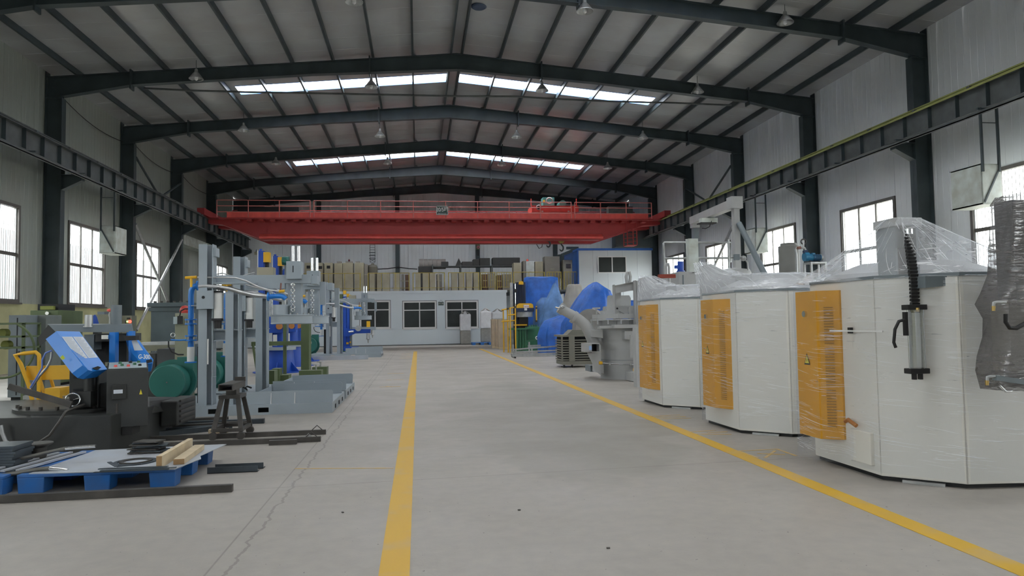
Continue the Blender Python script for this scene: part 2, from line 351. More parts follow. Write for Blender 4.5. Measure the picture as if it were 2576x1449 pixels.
# purlins (C section) under the roof panels
for s in (-1, 1):
    for off in [0.17]+[1.53+1.38*k for k in range(9)]:
        x = XC+s*off; z = zroof(x)-0.01
        m_ = MB(); m_.box(x-0.008, x+0.008, Y0, Y1, z-0.2, z); m_.box(min(x, x+s*0.06), max(x, x+s*0.06), Y0, Y1, z-0.2, z-0.185)
        m_.build('purlin', M_steel, ce)
# portal frames
ordw = ['nearest in view', 'second', 'third', 'fourth', 'fifth']
def I_member(mb, p0, p1, d0, d1, fw=0.2, tf=0.014, tw=0.01, vert=False):
    # tapered I member: top line p0->p1 (x,z), depth d0,d1 measured inward, constant y; flanges along y
    (x0, z0), (x1, z1) = p0, p1
    pass
def frame(i, Y):
    lab = {5: 'dark steel portal frame nearest the camera, cut by the top of the picture', 6: 'dark steel portal frame just in front of the large front skylight strip',
           7: 'dark steel portal frame standing right behind the large front skylight strip', 8: 'dark steel portal frame just in front of the smaller rear skylight strip',
           9: 'dark steel portal frame above and behind the red overhead crane', 10: 'dark steel portal frame built against the far end wall'}.get(i, 'dark steel portal frame above the top edge of the view, %s' % {3: 'nearest the camera', 4: 'just ahead of the camera'}.get(i, ''))
    t = thing('portal_frame', lab, 'steel frame', (XC, Y, 0))
    D = 0.27
    for s in (-1, 1):
        Xw = XC+s*(XR-XC)-s*0.02; Xi = Xw-s*0.52
        xs = lambda a, b: (min(a, b), max(a, b))
        m_ = MB(); m_.box(*xs(Xw, Xw-s*0.02), Y-D/2, Y+D/2, 0, ZE-0.03); m_.box(*xs(Xi, Xi+s*0.02), Y-D/2, Y+D/2, 0, 8.9); m_.box(*xs(Xw, Xi), Y-0.007, Y+0.007, 0, 9.2)
        m_.box(*xs(Xw, Xi), Y-D/2, Y+D/2, 8.9, 8.92); m_.box(*xs(Xw, Xi-s*0.02), Y-D/2, Y+D/2, 0, 0.03)
        m_.build('column', M_steel, t)
        # crane bracket
        m_ = MB(); pts = [(Xi, 6.36), (Xi-s*0.62, 6.36), (Xi-s*0.62, 6.18), (Xi, 5.86)]
        m_.prism(pts, 'y', Y-0.008, Y+0.008); m_.box(*xs(Xi, Xi-s*0.62), Y-0.12, Y+0.12, 6.345, 6.365); m_.bar((Xi-s*0.62, Y, 6.18), (Xi, Y, 5.86), 0.24, 0.016, up=(0, 0, 1)); m_.box(*xs(Xi-s*0.62, Xi-s*0.605), Y-0.12, Y+0.12, 6.18, 6.36)
        m_.build('crane_bracket', M_steel, t)
        # rafter: web polygon + flanges
        m_ = MB(); st = [(Xw, 0.72), (XC+s*10.9, 0.42), (XC+s*5, 0.42), (XC, 0.56)]
        top = [(x, zroof(x)-0.21) for x, d in st]; bot = [(x, zroof(x)-0.21-d+0.0) for x, d in st]
        m_.prism(top+bot[::-1], 'y', Y-0.006, Y+0.006)
        for ln_ in (top, bot):
            for a, b in zip(ln_, ln_[1:]): m_.bar((a[0], Y, a[1]), (b[0], Y, b[1]), 0.24, 0.018)
        m_.build('rafter', M_steel, t)
        for off in (10.9, 3.05):
            x = XC+s*off; z = zroof(x)
            MB().box(x-0.025, x+0.025, Y-0.15, Y+0.15, z-0.78, z-0.12).build('splice_plate', M_steel, t)
        m_ = MB(); m_.bar((XC+s*1.55, Y, zroof(XC+1.5)-0.12), (XC+s*1.35, Y+0.9, zroof(XC)-0.05), 0.05); m_.build('fly_brace', M_steel, t)
    return t
for i, Y in enumerate(FR):
    if Y > 5 : frame(i, Y)
# gable posts of the end wall
for k, x in enumerate((-9.2, -6.57, -1.34, 4.14, 9.6)):
    if k == 0: continue
    m_ = MB(); m_.box(x-0.14, x+0.14, Y1-0.16, Y1-0.14, 0, zroof(x)-0.7); m_.box(x-0.14, x+0.14, Y1+0.1, Y1+0.12, 0, zroof(x)-0.7); m_.box(x-0.006, x+0.006, Y1-0.15, Y1+0.11, 0, zroof(x)-0.7)
    tag(m_.build('gable_post', M_steel), ['', 'dark steel gable post at the far wall above the leftmost tan cabinets', 'dark steel gable post at the far wall left of the cable drums', 'dark steel gable post at the far wall with a lamp hung on it', 'dark steel gable post at the far wall beside the rooftop cabin'][k], 'post')
# crane runway beams
for s, nm, ly in ((-1, 'left', 'grey riveted crane runway beam along the left wall'), (1, 'right', 'grey crane runway beam with a yellow-green rail along the right wall')):
    X = -11.05 if s < 0 else 13.95
    t = thing('crane_runway_beam', ly, 'beam', (X, 20, 6.37))
    MB().box(X-0.006, X+0.006, Y0, Y1-0.3, 6.38, 6.98).build('web', M_crbeam, t)
    MB().box(X-0.15, X+0.15, Y0, Y1-0.3, 6.98, 7.0).build('top_flange', M_crbeam, t)
    MB().box(X-0.13, X+0.13, Y0, Y1-0.3, 6.366, 6.386).build('bottom_flange', M_crbeam, t)
    m_ = MB(); m_.box(X-0.06, X+0.06, Y0, Y1-0.3, 7.0, 7.015); m_.box(X-0.012, X+0.012, Y0, Y1-0.3, 7.015, 7.09); m_.box(X-0.035, X+0.035, Y0, Y1-0.3, 7.09, 7.125); m_.build('rail', M_rail if s > 0 else M_crbeam, t)
    if s > 0: MB().box(X-0.165, X-0.15, Y0, Y1-0.3, 6.955, 7.01).build('painted_edge', M_rail, t, label='yellow-green painted rail edge')
    st = None
    y = 7.5
    while y < Y1-0.5:
        if st is None: st = MB().box(X-0.12, X+0.12, y-0.005, y+0.005, 6.386, 6.98).build('stiffener', M_steel, t); y_b = y
        else:
            c = st.copy(); COL.objects.link(c); c.location = (0, y-y_b, 0)
        y += 1.0
    Xc = X-s*0.35 if False else X+s*-0.0
    for y in [8+2.0*k for k in range(20)]:
        if st is not None: MB().box(X-s*0.13-0.04, X-s*0.13+0.04, y-0.05, y+0.05, 7.0, 7.05).build('rail_clip', M_crbeam, t)
    xb = X-s*0.22
    m_ = MB(); m_.box(xb-0.04, xb+0.04, Y0, Y1-1, 6.22, 6.25); m_.box(xb-0.04, xb-0.03, Y0, Y1-1, 6.22, 6.30); m_.box(xb+0.03, xb+0.04, Y0, Y1-1, 6.22, 6.30); m_.build('conductor_channel', M_crbeam, t)
    for y in [9.5+3.0*k for k in range(13)]:
        MB().box(min(xb-s*0.16, xb+s*0.25), max(xb-s*0.16, xb+s*0.25), y-0.03, y+0.03, 6.30, 6.345).build('conductor_arm', M_steel, t)
# cross bracing in the third bay
for s in (-1, 1):
    X = XC+s*(XR-XC)-s*0.5
    a, b = FR[7]+0.2, FR[8]-0.2
    side = 'left' if s < 0 else 'right'
    tag(MB().cyl((X, a, 5.6), (X, b, 1.2), 0.06, n=10).build('brace_tube', M_galv), 'steel brace tube falling away from the camera, crossing a %s wall window' % side, 'brace')
    tag(MB().cyl((X-s*0.08, a, 1.2), (X-s*0.08, b, 5.6), 0.06, n=10).build('brace_tube', M_galv), 'steel brace tube rising away from the camera, crossing a %s wall window' % side, 'brace')
    m_ = MB(); m_.cyl((X, a, 8.4), (X, (a+b)/2, 7.2), 0.05, n=8); m_.cyl((X, b, 8.4), (X, (a+b)/2, 7.2), 0.05, n=8)
    tag(m_.build('upper_brace', M_steel), 'V shaped steel bracing above the %s crane runway' % side, 'brace')
# ---------------------------------------------------------------- lane lines and floor markings
tag(MB().box(-0.215, -0.055, -2, 33.5, 0, 0.003).build('lane_line', M_line), 'long straight yellow lane line left of the centre aisle', 'floor line')
tag(MB().box(2.955-0.0, 3.105, 1, 35.2, 0, 0.003).build('lane_line', M_line), 'long yellow lane line passing in front of the wrapped machines', 'floor line')
def mark(pts, label, wd=0.05, rails=None):
    m_ = MB()
    for a, b in pts: m_.bar((a[0], a[1], 0.0015), (b[0], b[1], 0.0015), wd, 0.002)
    tag(m_.build('floor_marking', M_fade), label, 'floor marking')
q = lambda x, y: tuple(at(x, y, Z=0))[:2]
mark([(q(1858, 1135), q(1907, 1152)), (q(1858, 1135), q(1955, 1130)), (q(1955, 1130), q(2003, 1147)), (q(1905, 1141), q(1975, 1144)), (q(1950, 1134), q(1925, 1152))], 'faded yellow painted box symbol on the floor beside the nearest wrapped machine', 0.03)
mark([(q(1728, 1087), q(1800, 1083)), (q(1745, 1092), q(1840, 1093)), (q(1780, 1089), q(1830, 1086))], 'faint orange painted strokes on the floor by the middle wrapped machine', 0.03)
mark([(q(1637, 1047), q(1710, 1044)), (q(1643, 1050), q(1725, 1048)), (q(1652, 1054), q(1738, 1052))], 'faded yellow painted stripes on the floor by the farthest wrapped machine', 0.035)
mark([(q(955, 974), q(1008, 972)), (q(972, 972), q(990, 973))], 'worn yellow dashes left of the centre line, nearest of three', 0.07)
mark([(q(972, 956), q(985, 956)), (q(990, 955), q(1015, 955))], 'worn yellow dashes left of the centre line, middle of three', 0.06)
mark([(q(975, 940), q(1016, 939))], 'worn yellow dashes left of the centre line, farthest of three', 0.09)
mark([(q(1005, 901), q(1035, 900)), (q(1008, 896), q(1036, 896)), (q(1010, 891), q(1037, 890))], 'faint yellow strokes beside the far end of the centre line', 0.12)
mark([(q(742, 1179), q(990, 1178))], 'thin yellow painted stroke meeting the left lane line near the floor crack', 0.022)
# ---------------------------------------------------------------- overhead crane
cr = thing('overhead_crane', 'red double girder overhead travelling crane spanning the far end of the hall', 'crane', (1.45, 40.2, 7.13))
def girder(Ya, Yb, name):
    m_ = MB(); pts = [(-11.0, 7.0), (-11.0, 6.78), (-10.3, 6.72), (-8.3, 5.92), (10.4, 5.92), (12.9, 6.72), (13.9, 6.78), (13.9, 7.0)]
    m_.prism(pts, 'y', Ya, Yb); g = m_.build(name, M_red, cr); return g
g1 = girder(39.35, 39.95, 'main_girder'); girder(41.3, 41.9, 'main_girder')
MB().box(-8.25, 10.35, 39.25, 40.05, 5.90, 5.93).build('bottom_plate', M_red, cr)
m_ = MB(); m_.prism([(39.35, 6.21), (39.12, 6.06), (39.12, 5.95), (39.35, 5.95)], 'x', -8.35, 10.45); m_.build('girder_ledge', M_redlt, cr, label='ledge along the girder foot, red lightened as if skylit')  # colour lightened and top face sloped to carry the skylight's brightness
MB().box(-11.0, 13.9, 38.75, 39.95, 6.985, 7.0).build('walkway_deck', M_red, cr)
MB().box(-9.9, 13.0, 38.74, 38.76, 7.0, 7.30).build('walkway_fascia', M_redlt, cr, label='fascia below the railing, red lightened as if skylit')  # same crane red, with the daylight on it put into the colour
MB().box(-10.3, 13.3, 38.7, 38.82, 6.93, 7.0).build('walkway_edge_beam', M_red, cr)
for k in range(38):
    x = -9.4+k*0.6
    MB().box(x-0.13, x+0.13, 38.85, 39.3, 6.84, 6.985).build('walkway_bracket', M_red, cr)
def rails(Y, zb, zt, x0, x1, n_, m):
    o = MB()
    for z in (zt, (zt+zb)/2+0.02, zb+0.03): o.cyl((x0, Y, z), (x1, Y, z), 0.022, n=6)
    r_ = o.build('handrail', m, cr)
    for k in range(n_+1):
        x = x0+(x1-x0)*k/n_; MB().cyl((x, Y, zb-0.25), (x, Y, zt), 0.028, n=6).build('rail_post', m, cr)
M_pink = mat('crane_rail_pink_red', (0.70, 0.22, 0.20), 0.45)
rails(38.74, 7.28, 7.93, -5.45, 8.55, 8, M_pink); rails(38.74, 7.28, 7.93, -10.4, -5.65, 3, M_pink); rails(38.74, 7.28, 7.93, 8.75, 13.2, 3, M_pink)
rails(42.0, 7.05, 7.9, -10.4, 13.2, 13, M_red)
for s in (-1, 1):
    X = -11.05 if s < 0 else 13.95
    MB().box(X-0.18, X+0.18, 38.2, 42.8, 7.08, 7.42).build('end_carriage', M_red, cr)
    for y in (38.6, 42.4): MB().cyl((X-0.07, y, 7.26), (X+0.07, y, 7.26), 0.16, n=16).build('wheel', M_steel, cr)
# electrical cabinets on the walkway
MB().box(-9.9, -6.6, 41.0, 41.3, 7.02, 7.95).build('resistor_box', M_dark, cr)
MB().box(11.4, 12.9, 41.3, 41.8, 7.02, 8.15).build('control_box', M_crbeam, cr)
# operator ladder cage under the right end
m_ = MB()
a = at(1575, 580, Y=39.4); b = at(1600, 617, Y=39.4)
for x in (a.x, b.x):
    for y in (39.2, 39.9): m_.bar((x, y, b.z), (x, y, 6.95), 0.05)
for z in [b.z+0.22*k for k in range(5)]: m_.bar((a.x, 39.2, z), (b.x, 39.2, z), 0.03); m_.bar((a.x, 39.9, z), (b.x, 39.9, z), 0.03)
m_.box(a.x, b.x, 39.2, 39.9, b.z-0.03, b.z); m_.build('access_cage', M_red, cr)
MB().box(at(1548, 590, Y=42).x, at(1640, 590, Y=42).x, 41.9, 42.8, 5.75, 6.9).build('drive_cover', M_steel, cr)
# capacity sign
sg = MB().box(1.04, 1.68, 38.66, 38.70, 7.18, 7.67).build('capacity_sign', mat('sign_dark_green', (0.05, 0.09, 0.08), 0.5), cr)
m_ = MB()
for (a_, b_, c_, d_) in ((1.04, 1.68, 7.64, 7.67), (1.04, 1.68, 7.18, 7.21), (1.04, 1.07, 7.18, 7.67), (1.65, 1.68, 7.18, 7.67)): m_.box(a_, b_, 38.645, 38.66, c_, d_)
M_wtext = mat('white_lettering', (0.8, 0.8, 0.78), 0.5, var=0.02)
m_.build('sign_border', M_wtext, sg)
text_mesh('lettering', '20/5吨', 0.30, M_wtext, sg, Vector((1.36, 38.65, 7.46)), FACE_CAM, 0.004, True, sx=0.80)
text_mesh('small_lettering', '起重机械安全操作', 0.06, M_wtext, sg, Vector((1.36, 38.65, 7.255)), FACE_CAM, 0.003)
# trolley
M_teal = mat('teal_machine_paint', (0.10, 0.36, 0.34), 0.45)
tr_ = thing('crane_trolley', 'bright red crane trolley with teal hoist gearbox on the overhead crane', 'hoist', (7.8, 40.6, 7.3))
pbox(MB(), 1338, 517, 1456, 533, 39.9, 1.5).build('trolley_frame', M_redlt, tr_)
pbox(MB(), 1366, 496, 1395, 518, 40.5, 0.7).build('gearbox', M_teal, tr_)
c = at(1382, 505, Y=40.4); MB().torus(c, 0.17, 0.035, (0, 1, 0)).build('gearbox_ring', M_galv, tr_)
c = at(1416, 512, Y=40.2); MB().cyl(c, c+Vector((0, 0.9, 0)), 0.2, n=20).build('hoist_motor', M_teal, tr_)
c = at(1355, 522, Y=39.8); MB().torus(c, 0.12, 0.03, (0, 1, 0)).build('wheel_ring', M_galv, tr_); MB().cyl(c, c+Vector((0, 0.2, 0)), 0.08).build('wheel_hub', M_dark, tr_)
for x in (1336, 1450):
    m_ = MB(); p = at(x, 500, Y=40.0); q2 = at(x, 518, Y=40.0); m_.tube([q2, q2.lerp(p, 0.8), p], 0.03, 6); m_.build('stop_post', M_redlt, tr_)
pbox(MB(), 1366, 503, 1371, 508, 40.48, 0.02).build('yellow_label', mat('yellow_label', (0.75, 0.6, 0.05), 0.5), tr_)
for x in (1364, 1430): pbox(MB(), x-2, 530, x+3, 533, 39.88, 0.02).build('white_label', M_wtext, tr_)
# hooks
def hook(x, y0, y1, Y, label, mb_):
    t = thing('crane_hook', label, 'hook', at(x, y0, Y=Y)); p = at(x, y0, Y=Y); b = at(x, y1, Y=Y); h = p.z-b.z
    m_ = MB(); m_.cyl(p+Vector((-0.06, 0, 0)), p+Vector((-0.06, 0, 1.85)), 0.012, n=6); m_.cyl(p+Vector((0.06, 0, 0)), p+Vector((0.06, 0, 1.85)), 0.012, n=6); m_.build('hoist_rope', M_steel, t)
    MB().cyl(p+Vector((0, -0.1, -0.05)), p+Vector((0, 0.1, -0.05)), 0.17, n=18).build('pulley', mb_, t)
    m_ = MB(); m_.tube([p+Vector((0.11*math.cos(a_)+0.0, 0, -h*0.72+0.17*math.sin(a_))) for a_ in [PI*0.5-0.4*k for k in range(12)]], [0.045]*9+[0.04, 0.03, 0.015], 8); m_.cyl(p+Vector((0, 0, -0.1)), p+Vector((0, 0, -h*0.72+0.17)), 0.04, n=8); m_.build('hook', M_steel, t)
hook(1379, 598, 620, 40.3, 'large dark crane hook hanging just below the red girder, left of two', M_steel)
hook(1412, 603, 632, 40.3, 'smaller hook with yellow pulley hanging below the red girder, right of two', M_yrail)
# festoon cable loop
m_ = MB(); p = [at(x, y, Y=42.0) for x, y in ((1348, 600), (1350, 615), (1356, 625), (1363, 622), (1366, 605), (1367, 598))]; m_.tube(p, 0.02, 6)
tag(m_.build('hanging_cable', M_black), 'black looped cable dangling under the crane near the hooks', 'cable')
# ---------------------------------------------------------------- high bay lamps
M_lampgl = glass_mat('lamp_reflector_glass', (0.8, 0.85, 0.85), 0.2, 0.45)
def lamp(X, Y, z, label, drop=0.35):
    t = thing('pendant_lamp', label, 'lamp', (X, Y, z))
    MB().lathe([(0.02, 0.0), (0.05, -0.03), (0.06, -0.12), (0.10, -0.16), (0.2, -0.30), (0.235, -0.34), (0.235, -0.36), (0.19, -0.31), (0.09, -0.17), (0, -0.17)], (X, Y, z), 20).build('lamp_shade', M_galv, t)
    MB().cyl((X, Y, z), (X, Y, zroof(X)-0.1), 0.008, n=6).build('hanging_rod', M_steel, t)
    MB().lathe([(0, -0.17), (0.04, -0.2), (0.055, -0.3), (0.05, -0.38), (0, -0.42)], (X, Y, z), 12).build('bulb', M_winwhite, t)
    return t
L0 = lamp(-1.59, 18.7, 10.12, 'high bay lamp cut by the top edge, left of the nearest pair', 0.3)
places = {0: [(4.63, 18.75, 10.16, 'high bay lamp at the top edge nearest the picture centre'), (10.46, 18.7, 10.05, 'high bay lamp on the near frame toward the top right corner')],
 1: [(-7.31, 24.7, 9.97, 'high bay lamp below the second frame at far left'), (-1.57, 25.3, 10.05, 'high bay lamp silhouetted on the left half of the large skylight'), (4.58, 25.3, 10.09, 'high bay lamp silhouetted on the right half of the large skylight'), (10.28, 24.7, 9.99, 'high bay lamp below the second frame at far right')],
 2: [(-7.18, 30.7, 9.84, 'high bay lamp below the third frame at far left'), (-1.58, 31.3, 9.86, 'high bay lamp below the third frame left of the ridge'), (4.47, 31.3, 9.93, 'high bay lamp below the third frame right of the ridge'), (10.14, 30.7, 9.84, 'high bay lamp below the third frame at far right')],
 3: [(-7.0, 36.6, 9.75, 'high bay lamp below the fourth frame at far left'), (-1.5, 37.3, 10.0, 'high bay lamp silhouetted on the left half of the small rear skylight'), (4.5, 37.3, 10.0, 'high bay lamp silhouetted on the right half of the small rear skylight'), (10.1, 36.6, 9.75, 'high bay lamp below the fourth frame at far right')]}
L0['group'] = 'high bay lamps under the roof'
for v in places.values():
    for X, Y, z, lb in v: dup(L0, (X, Y, z), lb)
c = Vector((1.95, 21.4, zroof(1.95)-0.05)); tag(MB().lathe([(0, 0), (0.2, 0), (0.24, 0.03), (0.24, 0.06), (0, 0.06)], c, 24).build('roof_vent_disc', mat('dark_blue_grey_disc', (0.05, 0.08, 0.14), 0.5)), 'round blue-rimmed disc fixed under the roof beside the ridge', 'vent')
# sagging cable across the hall
pts = [at(x, y, Y=25.9) for x, y in ((362, 222), (480, 228), (560, 230), (640, 232), (850, 236), (1150, 242), (1300, 243), (1380, 248), (1500, 254), (1700, 259), (1840, 265))]
tag(MB().tube(pts, 0.035, 6).build('cross_cable', M_crbeam), 'thin dusty pipe line hung across the roof below the large skylight', 'pipe')
for s, X in ((-1, XL+0.12), (1, XR-0.12)):
    if s < 0:
        for k in (6, 7, 8):
            a, b = FR[k]+0.3, FR[k+1]-0.2
            tag(MB().tube([(X, a+(b-a)*t_/10, 9.3-0.25*math.sin(PI*t_/10)-0.35*(t_/10)) for t_ in range(11)], 0.015, 5).build('sagging_cable', M_black), ['thin black cable sagging on the upper left wall, nearest bay', 'thin black cable sagging on the upper left wall, middle bay', 'thin black cable sagging on the upper left wall, farthest bay'][k-6], 'cable')
# air cooler boxes hung in front of windows
def cooler(X, s, Y, z0, label):
    t = thing('air_cooler', label, 'air cooler', (X, Y, z0))
    W_, H_ = 1.0, 1.0
    xs = sorted((X, X-s*0.55))
    bm_ = MB(); bm_.box(xs[0], xs[1], Y+0.02, Y+W_, z0, z0+0.03); bm_.box(xs[0], xs[1], Y+0.02, Y+W_, z0+H_-0.03, z0+H_); bm_.box(xs[0], xs[0]+0.03, Y+0.02, Y+W_, z0, z0+H_); bm_.box(xs[1]-0.03, xs[1], Y+0.02, Y+W_, z0, z0+H_)
    bm_.build('housing', M_coolw, t)
    xf = X-s*0.55
    for k in range(9): MB().cbox((xf+s*0.05, Y+W_/2, z0+0.1+k*0.1), 0.09, W_-0.08, 0.012, ry=0.7*s).build('grille_slat', M_brown, t)
    MB().box(min(xf+s*0.12, xf+s*0.14), max(xf+s*0.12, xf+s*0.14), Y+0.05, Y+W_-0.02, z0+0.03, z0+H_-0.03).build('dark_core', M_dark, t)
    MB().box(xs[0]+0.03, xs[1]-0.03, Y, Y+0.02, z0+0.03, z0+H_-0.03).build('side_sheet', M_coolw, t)
    MB().box(xs[0]+0.03, xs[1]-0.03, Y+W_-0.02, Y+W_, z0+0.03, z0+H_-0.03).build('side_sheet', M_coolw, t)
    MB().bar((xf+s*0.05, Y-0.01, z0+0.05), (xf+s*0.5, Y-0.01, z0+0.9), 0.04, 0.02, up=(0, 1, 0)).build('diagonal_strut', M_steel, t)
    for dx in (0.04, 0.49):
        MB().box(xf+s*dx-0.025, xf+s*dx+0.025, Y-0.03, Y+0.02, z0+0.8, 6.385).build('hanging_rod', M_steel, t)
    MB().box(min(xf+s*0.06, xf+s*0.49), max(xf+s*0.06, xf+s*0.49), Y-0.02, Y, z0+2.0, z0+2.02).build('tie_bar', M_steel, t)
    return t
M_coolw = mat('pale_cooler_casing', (0.55, 0.60, 0.57), 0.5, dirt=(0.35, 0.33, 0.25), scale=4)
M_brown = mat('brown_grille', (0.035, 0.028, 0.025), 0.7)
cooler(XL+0.75, -1, 27.2, 4.0, 'air cooler box with pale side hung on rods before a left wall window')
cooler(XR-0.75, 1, 27.4, 4.0, 'smaller looking far air cooler box hung before a right wall window')
cooler(XR-0.75, 1, 15.6, 4.0, 'large near air cooler box at the right edge hung before a window')
# ribbed neighbour building outside the left windows and right side fence
M_out = mat('outdoor_pale_cladding', (0.42, 0.44, 0.47), 0.6, var=0.05)
m_ = MB()
for k in range(190):
    y = 2+k*0.28; m_.box(-19.3, -19.0, y, y+0.2, 0, 6.0)
m_.box(-19.6, -19.25, 2, 56, 0, 6.0)
tag(m_.build('neighbour_building', M_out), 'pale ribbed wall of a neighbouring building seen through the left windows', 'building')['kind'] = 'structure'
tag(MB().box(-18.99, -18.97, 2, 56, 1.6, 2.6).build('cladding_band', M_blue), 'blue band along the foot of the neighbouring building outside', 'cladding')['kind'] = 'structure'
# roller shutter door on left wall (bay 8)
a = FR[8]
dr = struct(MB().box(XL-0.1, XL-0.06, a+0.5, a+5.0, 0, 5.6).build('door_1', M_crbeam))
m_shut = mat('grey_roller_shutter', (0.28, 0.29, 0.28), 0.5)
sl = None
for k in range(46):
    z = 0.05+k*0.12
    if sl is None: sl = MB().prism([(XL-0.06, z), (XL-0.02, z+0.03), (XL-0.02, z+0.09), (XL-0.06, z+0.118)], 'y', a+0.55, a+4.95).build('shutter_slat', m_shut, dr)
    else:
        c = sl.copy(); COL.objects.link(c); c.location.z = k*0.12
MB().box(XL, XL+0.5, a+0.4, a+5.1, 5.45, 5.95).build('shutter_housing', M_coolw, dr)
# ---------------------------------------------------------------- office partition below the mezzanine
PY = 43.0
pw = struct(MB().box(-11.9, 5.35, PY, PY+0.1, 0, 3.12).build('wall_office', M_part))
MB().box(5.25, 5.35, PY+0.1, Y1-0.3, 0, 3.12).build('return_panel', M_part, pw)
struct(MB().box(-11.9, 9.6, PY, Y1-0.2, 3.12, 3.24).build('floor_mezzanine', M_crbeam))
struct(MB().box(-11.9, 5.4, PY-0.04, PY, 3.1, 3.26).build('trim_1', M_part))
struct(MB().box(-11.9, 5.35, PY-0.02, PY, 0, 0.05).build('baseboard_office', M_crbeam))
def owin(x0, y0, x1, y1, n):
    a = at(x0, y0, Y=PY); b = at(x1, y1, Y=PY); X0, X1, Z1, Z0 = a.x, b.x, a.z, b.z; t = 0.09
    m_ = MB(); m_.box(X0, X1, PY-0.05, PY-0.01, Z0, Z0+t); m_.box(X0, X1, PY-0.05, PY-0.01, Z1-t, Z1); m_.box(X0, X0+t, PY-0.05, PY-0.01, Z0+t, Z1-t); m_.box(X1-t, X1, PY-0.05, PY-0.01, Z0+t, Z1-t)
    r = struct(m_.build('window_%d' % n, M_winwhite)); MB().box(X0-0.03, X1+0.03, PY-0.012, PY-0.004, Z0-0.03, Z1+0.03).build('seal', M_crbeam, r); zt = Z1-(Z1-Z0)*0.33; xm = (X0+X1)/2
    MB().box(X0+t, X1-t, PY-0.045, PY-0.01, zt-0.03, zt+0.03).build('transom', M_winwhite, r)
    MB().box(xm-0.03, xm+0.03, PY-0.045, PY-0.01, Z0+t, Z1-t).build('mullion', M_winwhite, r)
    for xa, xb in ((X0+t, xm-0.03), (xm+0.03, X1-t)):
        for za, zb in ((Z0+t, zt-0.03), (zt+0.03, Z1-t)):
            MB().box(xa, xb, PY-0.02, PY-0.012, za, zb).build('pane', M_darkglass, r)
    MB().box(X0-0.05, X1+0.05, PY-0.09, PY-0.005, Z0-0.05, Z0).build('sill', M_winwhite, r)
owin(905, 757, 982, 826, 31); owin(1013, 758, 1098, 826, 32); owin(1121, 757, 1203, 825, 33)
a = at(1102.5, 760, Y=PY-0.03); b = at(1116, 768, Y=PY-0.03)
sn = tag(MB().box(a.x, b.x, PY-0.03, PY-0.005, b.z, a.z).build('office_sign', mat('sign_dark_green', (0.05, 0.09, 0.08))), 'small dark green sign between the middle and right office windows', 'sign')
text_mesh('lettering', '办公室', 0.1, M_wtext, sn, Vector(((a.x+b.x)/2, PY-0.033, (a.z+b.z)/2)), FACE_CAM, 0.001)
tag(MB().tube([at(x, y, Y=PY-0.02) for x, y in ((1103, 760), (1109, 755), (1115, 760))], 0.008, 4).build('sign_cord', M_steel), 'thin cord the green office sign hangs from', 'cord')
# cabin at right
M_cab = mat('cabin_white_panel', (0.62, 0.67, 0.70), 0.45, var=0.04, scale=0.6)
CY = 42.6
cb = thing('rooftop_cabin', 'two storey white panel cabin with blue roof edge at the far right', 'cabin', (12, CY, 0))
X0 = at(1455, 700, Y=CY).x; X1 = 14.45; ZT = at(1550, 630, Y=CY).z
npc = 5
for k in range(npc): MB().box(X0+(X1-X0)*k/npc+0.005, X0+(X1-X0)*(k+1)/npc-0.005, CY, CY+0.08, 0, ZT).build('wall_panel', M_cab, cb)
MB().box(X0, X0+0.08, CY+0.08, CY+4.5, 0, ZT).build('side_wall', M_blue, cb)
MB().box(X0-0.05, X1+0.05, CY-0.08, CY+4.6, ZT, ZT+0.13).build('roof_edge', M_blue, cb)
MB().box(X0-0.04, X0+0.04, CY-0.03, CY, 0, ZT).build('corner_trim', M_blue, cb)
a = at(1503, 645, Y=CY); b = at(1576, 687, Y=CY)
wf_ = MB(); t = 0.06
for (p, q_, r_, s_) in ((a.x, b.x, a.z-t, a.z), (a.x, b.x, b.z, b.z+t), (a.x, a.x+t, b.z+t, a.z-t), (b.x-t, b.x, b.z+t, a.z-t), ((a.x+b.x)/2-0.03, (a.x+b.x)/2+0.03, b.z+t, a.z-t)): wf_.box(p, q_, CY-0.05, CY, r_, s_)
wfo = wf_.build('window_frame', M_winwhite, cb)
MB().box(a.x+t, (a.x+b.x)/2-0.03, CY-0.02, CY-0.01, b.z+t, a.z-t).build('pane', M_darkglass, wfo); MB().box((a.x+b.x)/2+0.03, b.x-t, CY-0.02, CY-0.01, b.z+t, a.z-t).build('pane', M_darkglass, wfo)
# mezzanine guard rail, panel by panel
gates = [(745, 907), (925, 1030), (1038, 1119), (1127, 1205), (1208, 1246), (1249, 1287), (1291, 1370), (1375, 1412), (1418, 1458)]
glabels = ['leftmost long', 'second from left', 'third from left', 'fourth from left', 'first narrow', 'second narrow', 'behind the boring machine', 'behind blue tarpaulin', 'rightmost']
for (x0, x1), lb in zip(gates, glabels):
    a = at(x0, 686, Y=PY+0.15).x; b = at(x1, 686, Y=PY+0.15).x; zt = 4.36; zb = 3.24
    t = thing('guard_rail', 'yellow steel guard rail panel on the mezzanine edge, %s' % lb, 'railing', ((a+b)/2, PY+0.15, zb), 'guard rail panels along the mezzanine')
    m_ = MB(); m_.box(a, b, PY+0.13, PY+0.17, zt-0.04, zt); m_.box(a, b, PY+0.13, PY+0.17, zb+0.18, zb+0.21); m_.build('rail_bar', M_yrail, t)
    for x in (a, b-0.05): MB().box(x, x+0.05, PY+0.125, PY+0.175, zb, zt).build('end_post', M_yrail, t)
    n_ = 5 if (b-a) < 1.5 else int((b-a)/0.75)
    if lb[0:3] in ('fir', 'sec') and (b-a) < 1.5: n_ = 6
    for k in range(1, n_): MB().box(a+(b-a)*k/n_-0.015, a+(b-a)*k/n_+0.015, PY+0.135, PY+0.165, zb+0.2, zt-0.04).build('baluster', M_yrail, t)
